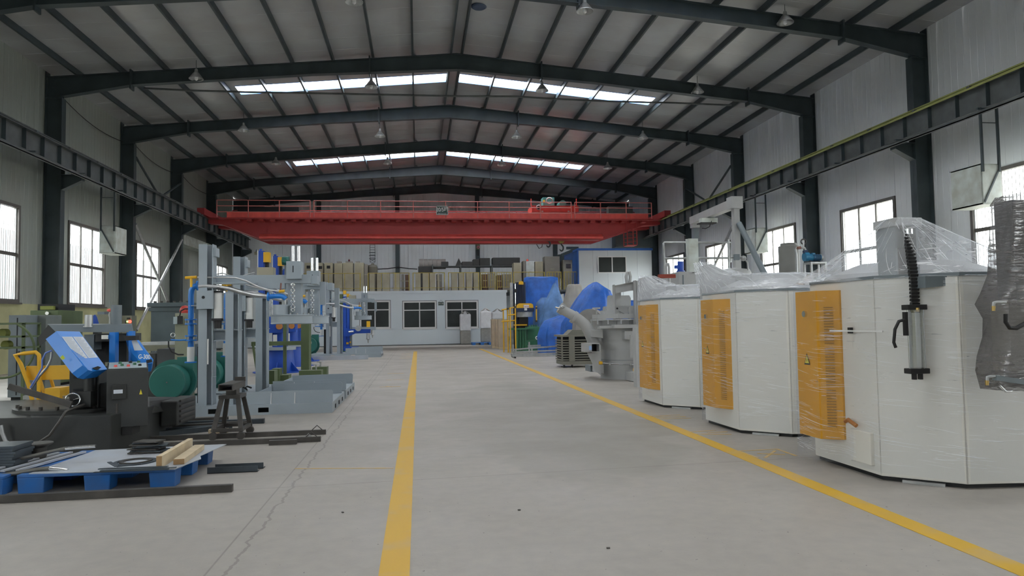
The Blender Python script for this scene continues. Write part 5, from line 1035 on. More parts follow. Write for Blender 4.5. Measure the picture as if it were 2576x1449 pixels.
def wrapped(c, cab_pts, mast, mast_top, label, n_, near=False):
    cx, cy = c
    t = thing('wrapped_furnace', label, 'machine', (cx+0.9, cy+0.7, 0), 'film wrapped furnaces')
    A, B, C = [Vector((cx+p[0], cy+p[1], 0)) for p in cab_pts]
    foot = [(cx+0.42, cy-0.39), (cx+1.15, cy-0.46), (cx+1.75, cy), (cx+1.75, cy+1.35), (cx+1.3, cy+1.6), (cx+0.5, cy+1.6), (cx-0.02, cy+0.9), (cx, cy)]
    # one panel per side of the body
    MB().prism(foot, 'z', 0.035, 1.60).build('core', M_cream, t)
    for i in range(len(foot)):
        a = Vector((*foot[i], 0)); b = Vector((*foot[(i+1) % len(foot)], 0)); d = (b-a).normalized(); nn = Vector((d.y, -d.x, 0))
        mid = (a+b)/2; cc = Vector((cx+0.8, cy+0.7, 0))
        if nn.dot(mid-cc) < 0: nn = -nn
        MB().bar((a+d*0.004+nn*0.004)+Vector((0, 0, 0.815)), (b-d*0.004+nn*0.004)+Vector((0, 0, 0.815)), 0.012, 1.55).build('side_panel', M_cream, t)
    inner = [(cx+0.8+(x-cx-0.8)*0.97, cy+0.7+(y-cy-0.7)*0.97) for x, y in foot]
    MB().prism(inner, 'z', 0.0, 0.04).build('base_frame', M_black, t)
    MB().bar(Vector((*foot[7], 0.012)).lerp(Vector((*foot[0], 0.012)), 0.25), Vector((*foot[7], 0.012)).lerp(Vector((*foot[0], 0.012)), 0.75), 0.05, 0.022).build('shim_plate', M_galv, t)
    outer = [(cx+0.8+(x-cx-0.8)*1.015, cy+0.7+(y-cy-0.7)*1.015) for x, y in foot]
    MB().prism(outer, 'z', 1.60, 1.625).build('top_rim', M_greyd, t)
    # lid and hood on top
    cc = Vector((cx+0.85, cy+0.75, 0)); MB().lathe([(0, 0), (0.75, 0), (0.72, 0.06), (0.45, 0.16), (0, 0.18)], cc+Vector((0, 0, 1.62)), 8).build('furnace_lid', M_lgrey, t)
    if not near:
        MB().prism([(x+cx, z) for x, z in ((0.42, 1.62), (0.42, 1.84), (1.0, 1.86), (1.32, 1.68), (1.32, 1.62))], 'y', cy+0.45, cy+1.0).build('lid_hood', M_lgrey, t)
        MB().prism([(x+cx, z) for x, z in ((0.0, 1.55), (0.0, 1.98), (0.10, 2.0), (0.42, 1.84), (0.42, 1.62))], 'y', cy+0.9, cy+1.05).build('lift_mast', M_lgrey, t)
    # ochre control cabinet on the corner
    cb_poly = [(A.x, A.y), (B.x, B.y), (C.x, C.y), (cx+0.12, C.y+0.02), (cx+0.12, A.y)]
    kc_ = MB().prism(cb_poly, 'z', 0.25, 1.53).build('control_cabinet', M_ochre, t)
    d = (C-B).normalized(); nn = Vector((d.y, -d.x, 0)); nn = nn if nn.y < 0 else -nn
    ml = (B+C)/2
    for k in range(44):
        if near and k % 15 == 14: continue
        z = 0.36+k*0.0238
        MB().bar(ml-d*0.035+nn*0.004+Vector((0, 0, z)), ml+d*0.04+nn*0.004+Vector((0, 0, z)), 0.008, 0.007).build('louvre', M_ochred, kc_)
    e = (B-A).normalized(); ne = Vector((e.y, -e.x, 0)); ne = ne if ne.x < 0 else -ne
    hp = A.lerp(B, 0.5)+ne*0.004+Vector((0, 0, 1.33)); MB().cyl(hp, hp+ne*0.02, 0.028, n=16).build('cabinet_lock', M_chrome, kc_)
    w0 = A.lerp(B, 0.5)+ne*0.005; ew = e*0.045
    MB().add([w0-ew+Vector((0, 0, 0.88)), w0+ew+Vector((0, 0, 0.88)), w0+Vector((0, 0, 0.985))], [(0, 1, 2)]).build('warning_triangle', M_black, kc_)
    ne2 = ne*0.001; MB().add([w0-ew*0.72+ne2+Vector((0, 0, 0.893)), w0+ew*0.72+ne2+Vector((0, 0, 0.893)), w0+ne2+Vector((0, 0, 0.965))], [(0, 1, 2)]).build('triangle_face', mat('warning_yellow', (0.75, 0.62, 0.05)), kc_)
    ne3 = ne*0.002; MB().add([w0-ew*0.1+ne3+Vector((0, 0, 0.9)), w0+ew*0.12+ne3+Vector((0, 0, 0.92)), w0+ew*0.08+ne3+Vector((0, 0, 0.945)), w0-ew*0.06+ne3+Vector((0, 0, 0.922))], [(0, 1, 2, 3)]).build('triangle_flash', M_black, kc_)
    # film around the body and the tent above it
    hull = [(A.x-0.012, A.y+0.02), (B.x-0.012, B.y-0.01), (C.x-0.01, C.y-0.02), (cx-0.016, min(cy+0.10, C.y-0.04)), (cx-0.014, cy-0.012), (cx+0.415, cy-0.41), (cx+1.16, cy-0.485), (cx+1.77, cy-0.01), (cx+1.77, cy+1.36), (cx+1.31, cy+1.62), (cx+0.49, cy+1.62), (cx-0.03, cy+0.92)]
    if near: hull = [hull[0], hull[1], hull[2]]+hull[3:]
    N_ = 64; ring = lambda z, e_=0.0: [Vector((p.x, p.y, z)) for p in resample([Vector((x, y, 0)) for x, y in hull], N_)]
    zs = [0.06+0.0*k for k in range(1)]+[0.2, 0.4, 0.62, 0.85, 1.08, 1.3, 1.5, 1.6]
    loft([ring(z) for z in zs], 'body_film', M_film, t, 0.004, label='clear stretch film')
    big = [p for p in resample([Vector((x, y, 0)) for x, y in hull], 400)]
    cen = Vector((cx+0.8, cy+0.7, 0))
    def surf(u, v):
        p = big[int(u*400) % 400]; o = (p-cen).normalized()*0.005; return Vector((p.x+o.x, p.y+o.y, 0.12+1.44*v))
    creases(surf, 1300, n_, t, 0.0013)
    mp_ = Vector((cx+mast[0], cy+mast[1], mast_top))
    def top_ring(f, zf, sag):
        out = []
        for p in ring(1.61):
            tgt = mp_+Vector(((p.x-cx-0.8)*0.06*2, (p.y-cy-0.7)*0.05*2, 0))
            q = p.lerp(tgt, f); q.z = 1.61+(mast_top-1.61)*zf(p, f); out.append(q)
        return out
    if near:
        zf = lambda p, f: f**1.15
        rings_ = [ring(1.60)]+[top_ring(f, zf, 0) for f in (0.12, 0.3, 0.5, 0.7, 0.85, 0.95, 1.0)]
    else:
        def zf(p, f):
            far = min(1, (Vector((p.x, p.y))-Vector((mp_.x, mp_.y))).length/1.6)
            return f**(1.0+1.2*far) if f > 0.75 else max(f**(1.0+1.2*far), min(0.52, f*2.0)*far)
        rings_ = [ring(1.60)]+[top_ring(f, zf, 0) for f in (0.1, 0.22, 0.36, 0.5, 0.64, 0.78, 0.9, 0.97, 1.0)]
    def surf2(u, v):
        i = min(len(rings_)-2, int(v*(len(rings_)-1))); f = v*(len(rings_)-1)-i; k = u*N_; a_ = int(k) % N_; b_ = (a_+1) % N_; g = k-int(k)
        return rings_[i][a_].lerp(rings_[i][b_], g).lerp(rings_[i+1][a_].lerp(rings_[i+1][b_], g), f)+Vector((0, 0, 0.006))
    rnd = random.Random(n_*3); m_ = MB()
    for k in range(170):
        u = rnd.random(); v = rnd.random()*0.8; L = rnd.uniform(0.05, 0.4); du = rnd.uniform(-0.02, 0.02)
        m_.tube([surf2((u+du*q/5) % 1, min(0.98, v+L*q/5)) for q in range(6)], [0.0003]+[0.0013*rnd.uniform(0.5, 1.2)]*4+[0.0003], 4, cap=False)
    m_.build('tent_creases', M_crease, t, kind='stuff', label='gathered creases of the film, whitened as glints')
    loft(rings_, 'tent_film', M_tent, t, 0.005, cap_top=True, label='shiny stretch film tent')
    return t
W3 = wrapped((3.64, 5.28), [(-0.21, 0.84), (-0.20, 0.52), (-0.04, 0.43)], (0.34, 0.12), 2.10, 'film wrapped white furnace with ochre cabinet, nearest of three', 3, True)
W2 = wrapped((3.61, 7.73), [(-0.15, 0.67), (-0.13, 0.36), (-0.012, 0.13)], (0.06, 1.10), 2.03, 'film wrapped white furnace with ochre cabinet, middle of three', 2)
W1 = wrapped((3.59, 10.23), [(-0.14, 0.66), (-0.12, 0.33), (-0.012, 0.08)], (0.12, 1.05), 2.02, 'film wrapped white furnace with ochre cabinet, farthest of three', 1)
text_mesh('lettering', 'heidenau'[:0] or 'hendi', 0.055, mat('dark_red_lettering', (0.4, 0.03, 0.05)), W2, Vector((4.14, 7.325, 1.47)), FACE_CAM @ Matrix.Rotation(-0.09, 3, 'Y'), 0.001)
# dosing mast and sight cylinder of the nearest furnace
def wpart(mb, nm, m, **k): return mb.build(nm, m, W3, **k)
mx0, my0 = 3.985, 5.40
wpart(MB().box(mx0-0.12, mx0+0.13, my0-0.08, my0+0.2, 2.035, 2.105), 'mast_cap', M_lgrey, bevel=0.006)
wpart(MB().box(mx0-0.10, mx0-0.08, my0-0.05, my0+0.18, 1.6, 2.04), 'mast_cheek', M_greyd); wpart(MB().box(mx0+0.09, mx0+0.11, my0-0.05, my0+0.18, 1.6, 2.04), 'mast_cheek', M_greyd); wpart(MB().box(mx0-0.08, mx0+0.09, my0+0.1, my0+0.15, 1.6, 2.04), 'mast_back', M_greyd)
wpart(MB().box(mx0-0.09, mx0+0.10, my0-0.02, my0+0.1, 1.66, 1.86), 'mast_motor', M_black)
for k in range(24):
    z = 1.98-k*0.028; yy = my0-0.14-0.22*min(1, k/14); xx = mx0-0.05-0.13*min(1, k/14)
    wpart(MB().cbox((xx, yy, z), 0.065, 0.03, 0.020, 0, 0.3), 'chain_guide_link', M_black)
wpart(MB().cyl((mx0-0.05, my0-0.15, 1.96), (mx0-0.05, my0-0.15, 2.0), 0.03, n=12), 'mast_bolt', M_chrome)
wpart(MB().prism([(mx0-0.16, 1.6), (mx0+0.02, 1.6), (mx0+0.17, 1.53), (mx0+0.02, 1.525), (mx0-0.16, 1.51)], 'y', my0-0.46, my0-0.16), 'front_bracket', M_greyd)
sx, sy = 3.755, 4.985
wpart(MB().box(sx-0.07, sx+0.09, sy-0.03, sy+0.05, 1.345, 1.385), 'upper_clamp', M_black, bevel=0.004); wpart(MB().box(sx-0.07, sx+0.09, sy-0.03, sy+0.05, 0.86, 0.90), 'lower_clamp', M_black, bevel=0.004)
wpart(MB().cyl((sx+0.01, sy, 0.9), (sx+0.01, sy, 1.345), 0.05, n=20), 'sight_cylinder', glass_mat('clear_acrylic', (0.85, 0.87, 0.88), 0.1, 0.35)); 
for dx in (-0.055, 0.075): wpart(MB().cyl((sx+dx, sy, 0.88), (sx+dx, sy, 1.37), 0.006, n=8), 'tie_rod', M_chrome)
wpart(MB().box(sx-0.085, sx-0.06, sy-0.01, sy+0.02, 1.15, 1.33), 'scale_strip', M_black); wpart(MB().cyl((sx+0.005, sy-0.03, 1.33), (sx+0.005, sy-0.03, 1.36), 0.014, n=10), 'brass_fitting', mat('brass', (0.6, 0.42, 0.15), 0.3, metal=0.9))
for dx in (-0.02, 0.03): wpart(MB().box(sx+dx-0.01, sx+dx+0.014, sy-0.01, sy+0.02, 0.815, 0.86), 'lower_port', M_black)
wpart(MB().tube([(sx-0.08, sy, 1.27), (sx-0.13, sy-0.0, 1.26), (sx-0.165, sy, 1.2), (sx-0.165, sy+0.02, 1.1), (sx-0.15, sy+0.02, 1.06)], 0.012, 8), 'black_hose', M_black)
wpart(MB().bar((3.70-0.25, 5.72-0.1, 1.185), (3.64, 5.2, 1.18), 0.012), 'support_rod', M_white); wpart(MB().cbox((3.59, 5.55, 1.185), 0.025, 0.04, 0.05), 'rod_clamp', M_black)
wpart(MB().box(3.60, 3.68, 5.35, 5.62, 0.10, 0.36), 'side_box', M_cream, bevel=0.005)
wpart(MB().tube([(3.56, 5.62, 0.42), (3.56, 5.58, 0.44), (3.58, 5.5, 0.40)], 0.018, 8), 'copper_elbow', mat('copper', (0.55, 0.25, 0.1), 0.35, metal=0.8))
# second dosing unit bunched in dark film at the right edge, hung from a beam on the front face
D = thing('wrapped_dosing_unit', 'dark film-bunched dosing unit with brass elbows at the right edge of the picture', 'machine', (4.55, 4.4, 0.9))
def dq(x, y, Y=4.45): return at(x, y, Y=Y)
rings_ = []
for (x0, x1, y) in ((2532, 2625, 985), (2522, 2640, 940), (2530, 2640, 900), (2538, 2640, 850), (2540, 2640, 800), (2518, 2645, 762), (2535, 2650, 735), (2548, 2645, 690), (2552, 2640, 620), (2556, 2640, 550), (2557, 2640, 500), (2568, 2630, 484)):
    a = dq(x0, y); b = dq(x1, y); rings_.append([Vector((a.x, a.y, a.z)), Vector(((a.x+b.x)/2, a.y-0.04, a.z)), Vector((b.x, a.y, a.z)), Vector((b.x, a.y+0.25, a.z)), Vector((a.x, a.y+0.25, a.z))])
R_ = [resample(r, 24) for r in rings_]
loft(R_, 'film_cover', M_filmd, D, 0.006, cap_top=True, label='dark bunched film')
a = dq(2552, 770); MB().box(a.x, a.x+0.22, 4.5, 4.66, 0.9, 1.40).build('unit_body', M_cream, D); a = dq(2560, 500); MB().box(a.x, a.x+0.18, 4.5, 4.66, 1.40, a.z).build('unit_mast', M_greyd, D)
MB().tube([dq(x, y, 4.40) for x, y in ((2530, 790), (2530, 810), (2540, 825), (2556, 826), (2576, 815), (2600, 800))], 0.014, 8).build('black_hose', M_black, D)
for (x, y) in ((2500, 768), (2484, 955)):
    m_ = MB(); m_.tube([dq(x+30, y-8, 4.42), dq(x+8, y-8, 4.42), dq(x, y-6, 4.42), dq(x-1, y+3, 4.42)], 0.011, 10); m_.build('pipe_elbow', M_galv, D); MB().cyl(dq(x-1, y+2, 4.42), dq(x-1, y+14, 4.42), 0.013, 0.011, n=10).build('brass_nipple', mat('brass', (0.6, 0.42, 0.15), 0.3, metal=0.9), D)
MB().bar(dq(2502, 950, 4.42), dq(2600, 965, 4.42), 0.035).build('lower_manifold', M_greyd, D); MB().bar((4.5, 4.62, 1.5), (4.7, 4.84, 1.5), 0.05).build('mounting_arm', M_greyd, D)
MB().tube([dq(2515, 970, 4.42), dq(2530, 985, 4.42), dq(2545, 984, 4.42)], 0.008, 6).build('chrome_loop', M_chrome, D)
# ---------------------------------------------------------------- large grey melting furnace
fx, fy, fr = 4.72, 15.75, 0.62
F = thing('grey_melting_furnace', 'big light grey cylindrical furnace with tilted spout and lifting frame', 'furnace', (fx, fy, 0))
MB().lathe([(0, 0), (fr, 0), (fr, 1.12), (fr+0.03, 1.12), (fr+0.03, 1.15), (0, 1.15)], (fx, fy, 0), 48).build('shell', M_lgrey, F)
for z in (0.42, 0.66, 0.86): MB().lathe([(fr-0.01, 0), (fr+0.008, 0), (fr+0.008, 0.008), (fr-0.01, 0.008)], (fx, fy, z), 48).build('weld_band', M_greyd if z < 0.5 else M_galv, F)
def octo(cx, cy, r, z0, z1, nm, m=None): MB().prism([(cx+r*math.cos(PI/8+k*PI/4), cy+r*math.sin(PI/8+k*PI/4)) for k in range(8)], 'z', z0, z1).build(nm, m or M_lgrey, F)
octo(fx-0.02, fy, 0.70, 1.15, 1.18, 'deck_plate'); octo(fx-0.12, fy, 0.72, 1.30, 1.33, 'lid_plate'); octo(fx-0.1, fy, 0.58, 1.18, 1.30, 'lid_neck')
octo(fx-0.12, fy, 0.68, 1.34, 1.44, 'lid_tier'); octo(fx-0.1, fy, 0.5, 1.44, 1.53, 'lid_tier'); octo(fx-0.1, fy, 0.44, 1.53, 1.62, 'lid_tier')
for k in range(8):
    a_ = -PI+k*0.42; MB().box(fx-0.12+0.7*math.cos(a_)-0.015, fx-0.12+0.7*math.cos(a_)+0.015, fy+0.7*math.sin(a_)-0.015, fy+0.7*math.sin(a_)+0.015, 1.22, 1.31).build('lid_clamp', M_lgrey, F)
# trunnion lugs
for (x0, y0, x1, y1, Y) in ((1491, 830, 1517, 851, 15.3), (1571, 833, 1603, 857, 15.0), (1501, 918, 1519, 940, 15.25), (1587, 937, 1605, 962, 14.6)):
    a = at(x0, y0, Y=Y); b = at(x1, y1, Y=Y); MB().prism([(a.x, b.z+0.03), (b.x, b.z), (b.x, a.z), (a.x, a.z)], 'y', Y, Y+0.4).build('lug', M_lgrey, F, bevel=0.006)
for (xa, ya, xb, yb, Y) in ((1508, 913, 1600, 918, 15.05), (1594, 930, 1640, 935, 14.5)):
    MB().cyl(at(xa, ya, Y=Y), at(xb, yb, Y=Y), 0.014, n=10).build('tie_rod', M_chrome, F); MB().cyl(at(xa-1, ya, Y=Y), at(xa+7, ya, Y=Y), 0.036, n=8).build('yellow_nut', M_yel, F)
    for q_ in (1534, 1586) if xa < 1550 else (): MB().cyl(at(q_-2, 914+(q_-1508)*0.05, Y=Y), at(q_+2, 914+(q_-1508)*0.05, Y=Y), 0.034, n=6).build('hex_nut', M_galv, F)
MB().box(fx+0.28, fx+0.62, fy-1.1, fy-0.3, 0, 1.0).build('side_leg', M_lgrey, F, bevel=0.01); a = at(1605, 980, Y=13.4); MB().box(a.x-0.02, a.x+0.3, 13.4, 13.6, 0, 1.15).build('front_leg', M_lgrey, F)
MB().cyl(at(1590, 852, Y=14.8)*Vector((1, 1, 0)) if False else (at(1590, 852, Y=14.8).x, 14.8, 0.5), (at(1590, 852, Y=14.8).x, 14.8, 0.98), 0.05, n=12).build('tilt_cylinder', M_lgrey, F)
# gooseneck spout
Ys = 15.6
m_ = MB(); m_.tube([at(x, y, Y=Ys) for x, y in ((1410, 776), (1420, 782), (1438, 792), (1456, 803), (1470, 815), (1480, 830), (1490, 850), (1498, 872))], [0.10, 0.105, 0.11, 0.115, 0.12, 0.13, 0.14, 0.15], 20); m_.build('spout_pipe', M_lgrey, F)
p = at(1444, 798, Y=Ys); d = (at(1470, 815, Y=Ys)-p).normalized(); MB().cyl(p-d*0.03, p+d*0.03, 0.145, n=20).build('spout_flange', M_lgrey, F); p = at(1413, 777, Y=Ys); MB().cyl(p-d*0.06, p+d*0.04, 0.125, n=16).build('spout_mouth', M_galv, F)
MB().cyl(at(1397, 773, Y=Ys-0.1), at(1417, 777, Y=Ys-0.1), 0.014, n=8).build('spout_latch', M_chrome, F); MB().cyl(at(1412, 774, Y=Ys-0.12), at(1418, 770, Y=Ys-0.12), 0.04, n=10).build('latch_knob', M_galv, F)
pbox(MB(), 1484, 848, 1510, 868, 15.5, 0.3).build('spout_box', M_lgrey, F)
# square burner duct facing left front
a = at(1467, 864, Y=15.15); b = at(1510, 886, Y=15.0)
m_ = MB(); x0, x1, z0, z1 = at(1487, 864, Y=15.0).x, b.x, b.z, a.z
for (p_, q_, r_, s_) in ((x0, x1, z0, z0+0.015), (x0, x1, z1-0.015, z1), (x0, x0+0.015, z0, z1), (x1-0.015, x1, z0, z1)): m_.box(p_, q_, 15.0, 15.35, r_, s_)
m_.build('duct_rim', M_lgrey, F); MB().box(x0+0.015, x1-0.015, 15.3, 15.34, z0+0.015, z1-0.015).build('duct_inside', M_dark, F)
MB().box(a.x, x0, 15.0, 15.35, z0+0.01, z1).build('duct_side', M_lgrey, F); MB().box(a.x+0.09, a.x+0.15, 14.99, 15.0, z0+0.05, z1-0.05).build('sticker', mat('pale_blue_sticker', (0.35, 0.5, 0.75)), F); 
poly_box([(1476, 886, 15.2), (1512, 886, 15.2), (1512, 945, 15.2), (1500, 935, 15.2)], [(1476, 886, 15.6), (1512, 886, 15.6), (1512, 945, 15.6), (1500, 935, 15.6)], 'pedestal', M_lgrey, F); pbox(MB(), 1485, 920, 1503, 935, 15.8, 0.5).build('pedestal_foot', M_greyd, F)
# lifting frame, hood and chimney
Y_ = 15.3
def fbox(x0, y0, x1, y1, Y, d, nm, m=M_lgrey): return pbox(MB(), x0, y0, x1, y1, Y, d).build(nm, m, F)
fbox(1547, 722, 1564, 816, Y_, 0.1, 'lift_post'); fbox(1546, 716, 1549, 816, Y_-0.04, 0.18, 'post_flange')
poly_box([(1546, 719, 15.2), (1602, 708, 15.2), (1602, 728, 15.2), (1549, 737, 15.2)], [(1546, 719, 15.22), (1602, 708, 15.22), (1602, 728, 15.22), (1549, 737, 15.22)], 'lift_beam_web', M_lgrey, F)
MB().bar(at(1546, 719, Y=15.2), at(1603, 707, Y=15.2), 0.14, 0.015).build('lift_beam_flange', M_lgrey, F); MB().bar(at(1549, 737, Y=15.2), at(1603, 728, Y=15.2), 0.14, 0.015).build('lift_beam_flange', M_lgrey, F)
fbox(1601, 706, 1617, 830, 15.0, 0.1, 'rear_post'); fbox(1600, 705, 1602, 830, 14.95, 0.2, 'post_flange'); fbox(1616, 705, 1618, 760, 14.95, 0.2, 'post_flange'); fbox(1608, 712, 1612, 746, 14.98, 0.02, 'post_slot', M_greyd)
poly_box([(1528, 745, 16.0), (1532, 743, 16.0), (1545, 743, 16.0), (1583, 743, 16.0), (1587, 750, 16.0), (1587, 785, 16.0), (1527, 785, 16.0), (1527, 752, 16.0)], [(x, y, 16.5) for x, y in ((1528, 745), (1532, 743), (1545, 743), (1583, 743), (1587, 750), (1587, 785), (1527, 785), (1527, 752))], 'exhaust_hood', M_lgrey, F)
p = at(1553, 776, Y=15.28); MB().cyl(p, p+Vector((0, 0.02, 0)), 0.02).build('pivot_hole', M_black, F); MB().bar(at(1556, 779, Y=15.25), at(1576, 792, Y=15.25), 0.025).build('strut', M_lgrey, F)
fbox(1582, 773, 1588, 818, 15.2, 0.06, 'guide_post'); MB().tube([at(x, y, Y=15.5) for x, y in ((1577, 712), (1575, 696), (1578, 685), (1583, 684), (1586, 696), (1584, 712))], 0.035, 10).build('lifting_ring', M_lgrey, F)
for x in (1519, 1591): MB().tube([at(x-2, 783, Y=15.4), at(x-2, 774, Y=15.4), at(x+2, 774, Y=15.4), at(x+2, 783, Y=15.4)], 0.01, 6).build('handle', M_galv, F)
p = at(1500, 777, Y=15.5); MB().cyl(p, p+Vector((0, 0, 0.03)), 0.09, n=20).build('top_wheel', M_lgrey, F); MB().cyl(p-Vector((0, 0, 0.12)), p, 0.02, n=8).build('wheel_stem', M_lgrey, F)
fbox(1508, 820, 1546, 826, 15.0, 0.2, 'side_rail'); fbox(1546, 817, 1610, 825, 14.9, 0.25, 'front_rail')
# slatted transformer on castors
T = thing('slatted_transformer', 'dusty grey louvred transformer box on castors left of the big furnace', 'transformer', (4.35, 19.4, 0))
a = at(1411, 843, Y=19.6); b = at(1490, 922, Y=19.6); X0_, X1_, Zt = a.x, at(1492, 843, Y=19.6).x, a.z
M_dust = mat('dusty_olive_grey', (0.17, 0.17, 0.145), 0.6, dirt=(0.25, 0.23, 0.18), scale=5)
MB().box(X0_+0.04, X1_-0.04, 19.65, 20.4, 0.14, Zt-0.02).build('core', M_dark, T)
for k in range(9): MB().box(X0_, X1_, 19.58, 20.44, 0.2+k*(Zt-0.3)/9, 0.2+k*(Zt-0.3)/9+0.035).build('slat', M_dust, T)
MB().box(X0_-0.03, X1_+0.02, 19.54, 20.47, Zt-0.05, Zt).build('top_frame', M_dust, T); MB().box(X0_+0.02, X1_, 19.56, 20.45, 0.08, 0.18).build('bottom_frame', M_dust, T)
xm = at(1437, 880, Y=19.6).x; MB().box(xm-0.07, xm+0.09, 19.54, 19.6, 0.18, Zt-0.05).build('centre_panel', M_dust, T)
for x in (X0_, X1_-0.04): MB().box(x, x+0.04, 19.55, 19.6, 0.18, Zt-0.05).build('corner_post', M_dust, T)
for x in (X0_+0.08, xm+0.02, X1_-0.1): MB().cyl((x-0.02, 19.62, 0.05), (x+0.02, 19.62, 0.05), 0.05, n=14).build('castor', M_black, T)
MB().prism([(X0_+0.2, Zt), (X0_+0.35, Zt+0.14), (X1_+0.1, Zt+0.14), (X1_+0.1, Zt)], 'y', 19.7, 20.3).build('cowl', M_dust, T)
# covered fan casing behind it
fcn = thing('round_fan_casing', 'light grey round fan casing on a conical stand behind the transformer', 'fan', (at(1480, 800, Y=21).x, 21, 0))
p = at(1483, 812, Y=21); MB().cyl(p, p+Vector((0.2, 0.35, 0)), 0.42, n=32).build('casing', mat('dusty_grey_casing', (0.27, 0.26, 0.25), 0.6), fcn); a = at(1440, 838, Y=21.2); MB().prism([(a.x, 0), (a.x+0.75, 0), (a.x+0.55, 1.3), (a.x+0.1, 1.3)], 'y', 21.1, 21.6).build('stand', mat('dusty_grey_casing', (0.27, 0.26, 0.25), 0.6), fcn)
# pipe bundle
for k, (xa, ya, xb, yb, Y) in enumerate(((1285, 880, 1412, 868, 27.5), (1328, 870, 1412, 866, 28.3), (1328, 874, 1412, 872, 28.0), (1285, 886, 1412, 880, 26.9), (1285, 892, 1412, 887, 26.4), (1286, 897, 1412, 893, 26.0))):
    a = at(xa, ya, Y=Y); b = at(xb+20, yb, Y=Y); z = max(0.05, a.z)
    tag(MB().bar((a.x, Y, z), (b.x, Y-0.1, max(0.05, b.z)), 0.07, 0.055).build('galvanised_rail', M_galv), 'long galvanised rail on the floor before the tarpaulins, %s' % ['third from the front', 'farthest', 'second farthest', 'third farthest', 'second from the front', 'nearest'][k], 'rail', 'galvanised rails on the floor')
for k, (x, Y, zt) in enumerate(((1288, 26.0, 0.12), (1330, 27.9, 0.5), (1290, 27.4, 0.42))):
    xx = at(x, 890, Y=Y).x; m_ = MB(); m_.box(xx, xx+0.05, Y-0.7, Y+0.1, 0, 0.05); m_.box(xx, xx+0.05, Y-0.05, Y+0.05, 0, zt); m_.box(xx, xx+0.05, Y-0.7, Y-0.62, 0, zt*0.6)
    tag(m_.build('rail_support', M_galv), ['short galvanised support under the nearest floor rail', 'galvanised support under the farthest floor rails', 'galvanised support at the left end of the middle floor rails'][k], 'support')
# ---------------------------------------------------------------- tarpaulin covered machines
def tarp(name, label, outline, Y, dY, m, apexes, folds=14, seed=1, base_y=None):
    # draped cloth: heightfield ring lofted from a base outline up to ridge points, folded like cloth
    t = thing(name, label, 'tarpaulin', (at(sum(p[0] for p in outline)/len(outline), outline[0][1], Y=Y).x, Y+dY/2, 0))
    rnd = random.Random(seed); rings_ = []; K = 10; N_ = 120
    # outline: list of (xleft, xright, y) from top to bottom
    dense = [tuple(o0[q]+(o1[q]-o0[q])*u/3 for q in range(3)) for o0, o1 in zip(outline, outline[1:]) for u in range(3)]+[outline[-1]]; outline = dense
    for i, (xl, xr, y) in enumerate(outline):
        a = at(xl, y, Y=Y+dY*0.3); b = at(xr, y, Y=Y+dY*0.3); cx_ = (a.x+b.x)/2; rx = (b.x-a.x)/2; f = i/(len(outline)-1); ry = dY/2*(0.12+0.88*f)
        z = max(0.005, (a.z+b.z)/2) if f < 0.999 else 0.005; r = []
        for k in range(N_):
            th = 2*PI*k/N_; fold = 1+(0.02+0.12*f)*(abs(math.sin(folds*0.5*th+seed+0.5*math.sin(2.3*th)))**0.8-0.5)+0.06*f*math.sin(3*th+2.1*seed)
            r.append(Vector((cx_+rx*math.cos(th)*fold, Y+dY/2+ry*math.sin(th)*fold, z+(0.0 if i == 0 or f > 0.99 else 0.02*math.sin(5*th)))))
        rings_.append(r)
    rings_ = rings_[::-1]
    loft(rings_, 'cloth', m, t, 0.006, cap_top=True); return t
tarp('tarpaulin_cover', 'dark blue tarpaulin over a tall flat-topped machine, leftmost of the covers', [(1330, 1400, 695), (1322, 1406, 698), (1320, 1408, 725), (1322, 1412, 770), (1326, 1415, 820), (1330, 1418, 872)], 33.0, 1.6, M_tarp, None, 9, 2)
tarp('tarpaulin_cover', 'faded blue-grey pointed tarpaulin standing before the tall blue one', [(1397, 1401, 711), (1388, 1410, 730), (1374, 1420, 760), (1362, 1428, 800), (1352, 1432, 840), (1352, 1436, 872)], 31.0, 1.6, M_tarp2, None, 11, 5)
tarp('tarpaulin_cover', 'small faded cover peeking between the two blue tarpaulins', [(1364, 1376, 748), (1352, 1384, 762), (1345, 1390, 800), (1342, 1392, 868)], 31.9, 1.0, M_tarp2, None, 8, 3)
tarp('dust_cover', 'beige-grey dust cover over a conical machine between the blue tarpaulins', [(1434, 1462, 714), (1431, 1466, 718), (1424, 1472, 745), (1414, 1482, 790), (1408, 1490, 866)], 29.5, 1.5, M_tarpg, None, 8, 4)
tarp('tarpaulin_cover', 'bright blue tarpaulin tent with a sharp peak beside the white cabin', [(1503, 1507, 708), (1488, 1522, 717), (1474, 1542, 729), (1458, 1552, 752), (1442, 1560, 780), (1425, 1562, 815), (1420, 1562, 880)], 25.5, 2.2, M_tarp, None, 10, 6)
tarp('tarpaulin_cover', 'bright blue tarpaulin heap on the floor, lower left of the peaked one', [(1416, 1450, 792), (1392, 1480, 800), (1376, 1500, 806), (1366, 1510, 822), (1360, 1512, 845), (1362, 1512, 872)], 27.5, 1.8, M_tarp, None, 7, 9)
tarp('tarpaulin_cover', 'blue tarpaulin edge showing behind the furnace lifting frame', [(1586, 1598, 755), (1578, 1625, 765), (1560, 1640, 780), (1555, 1650, 870)], 24.0, 1.2, M_tarp, None, 6, 11)
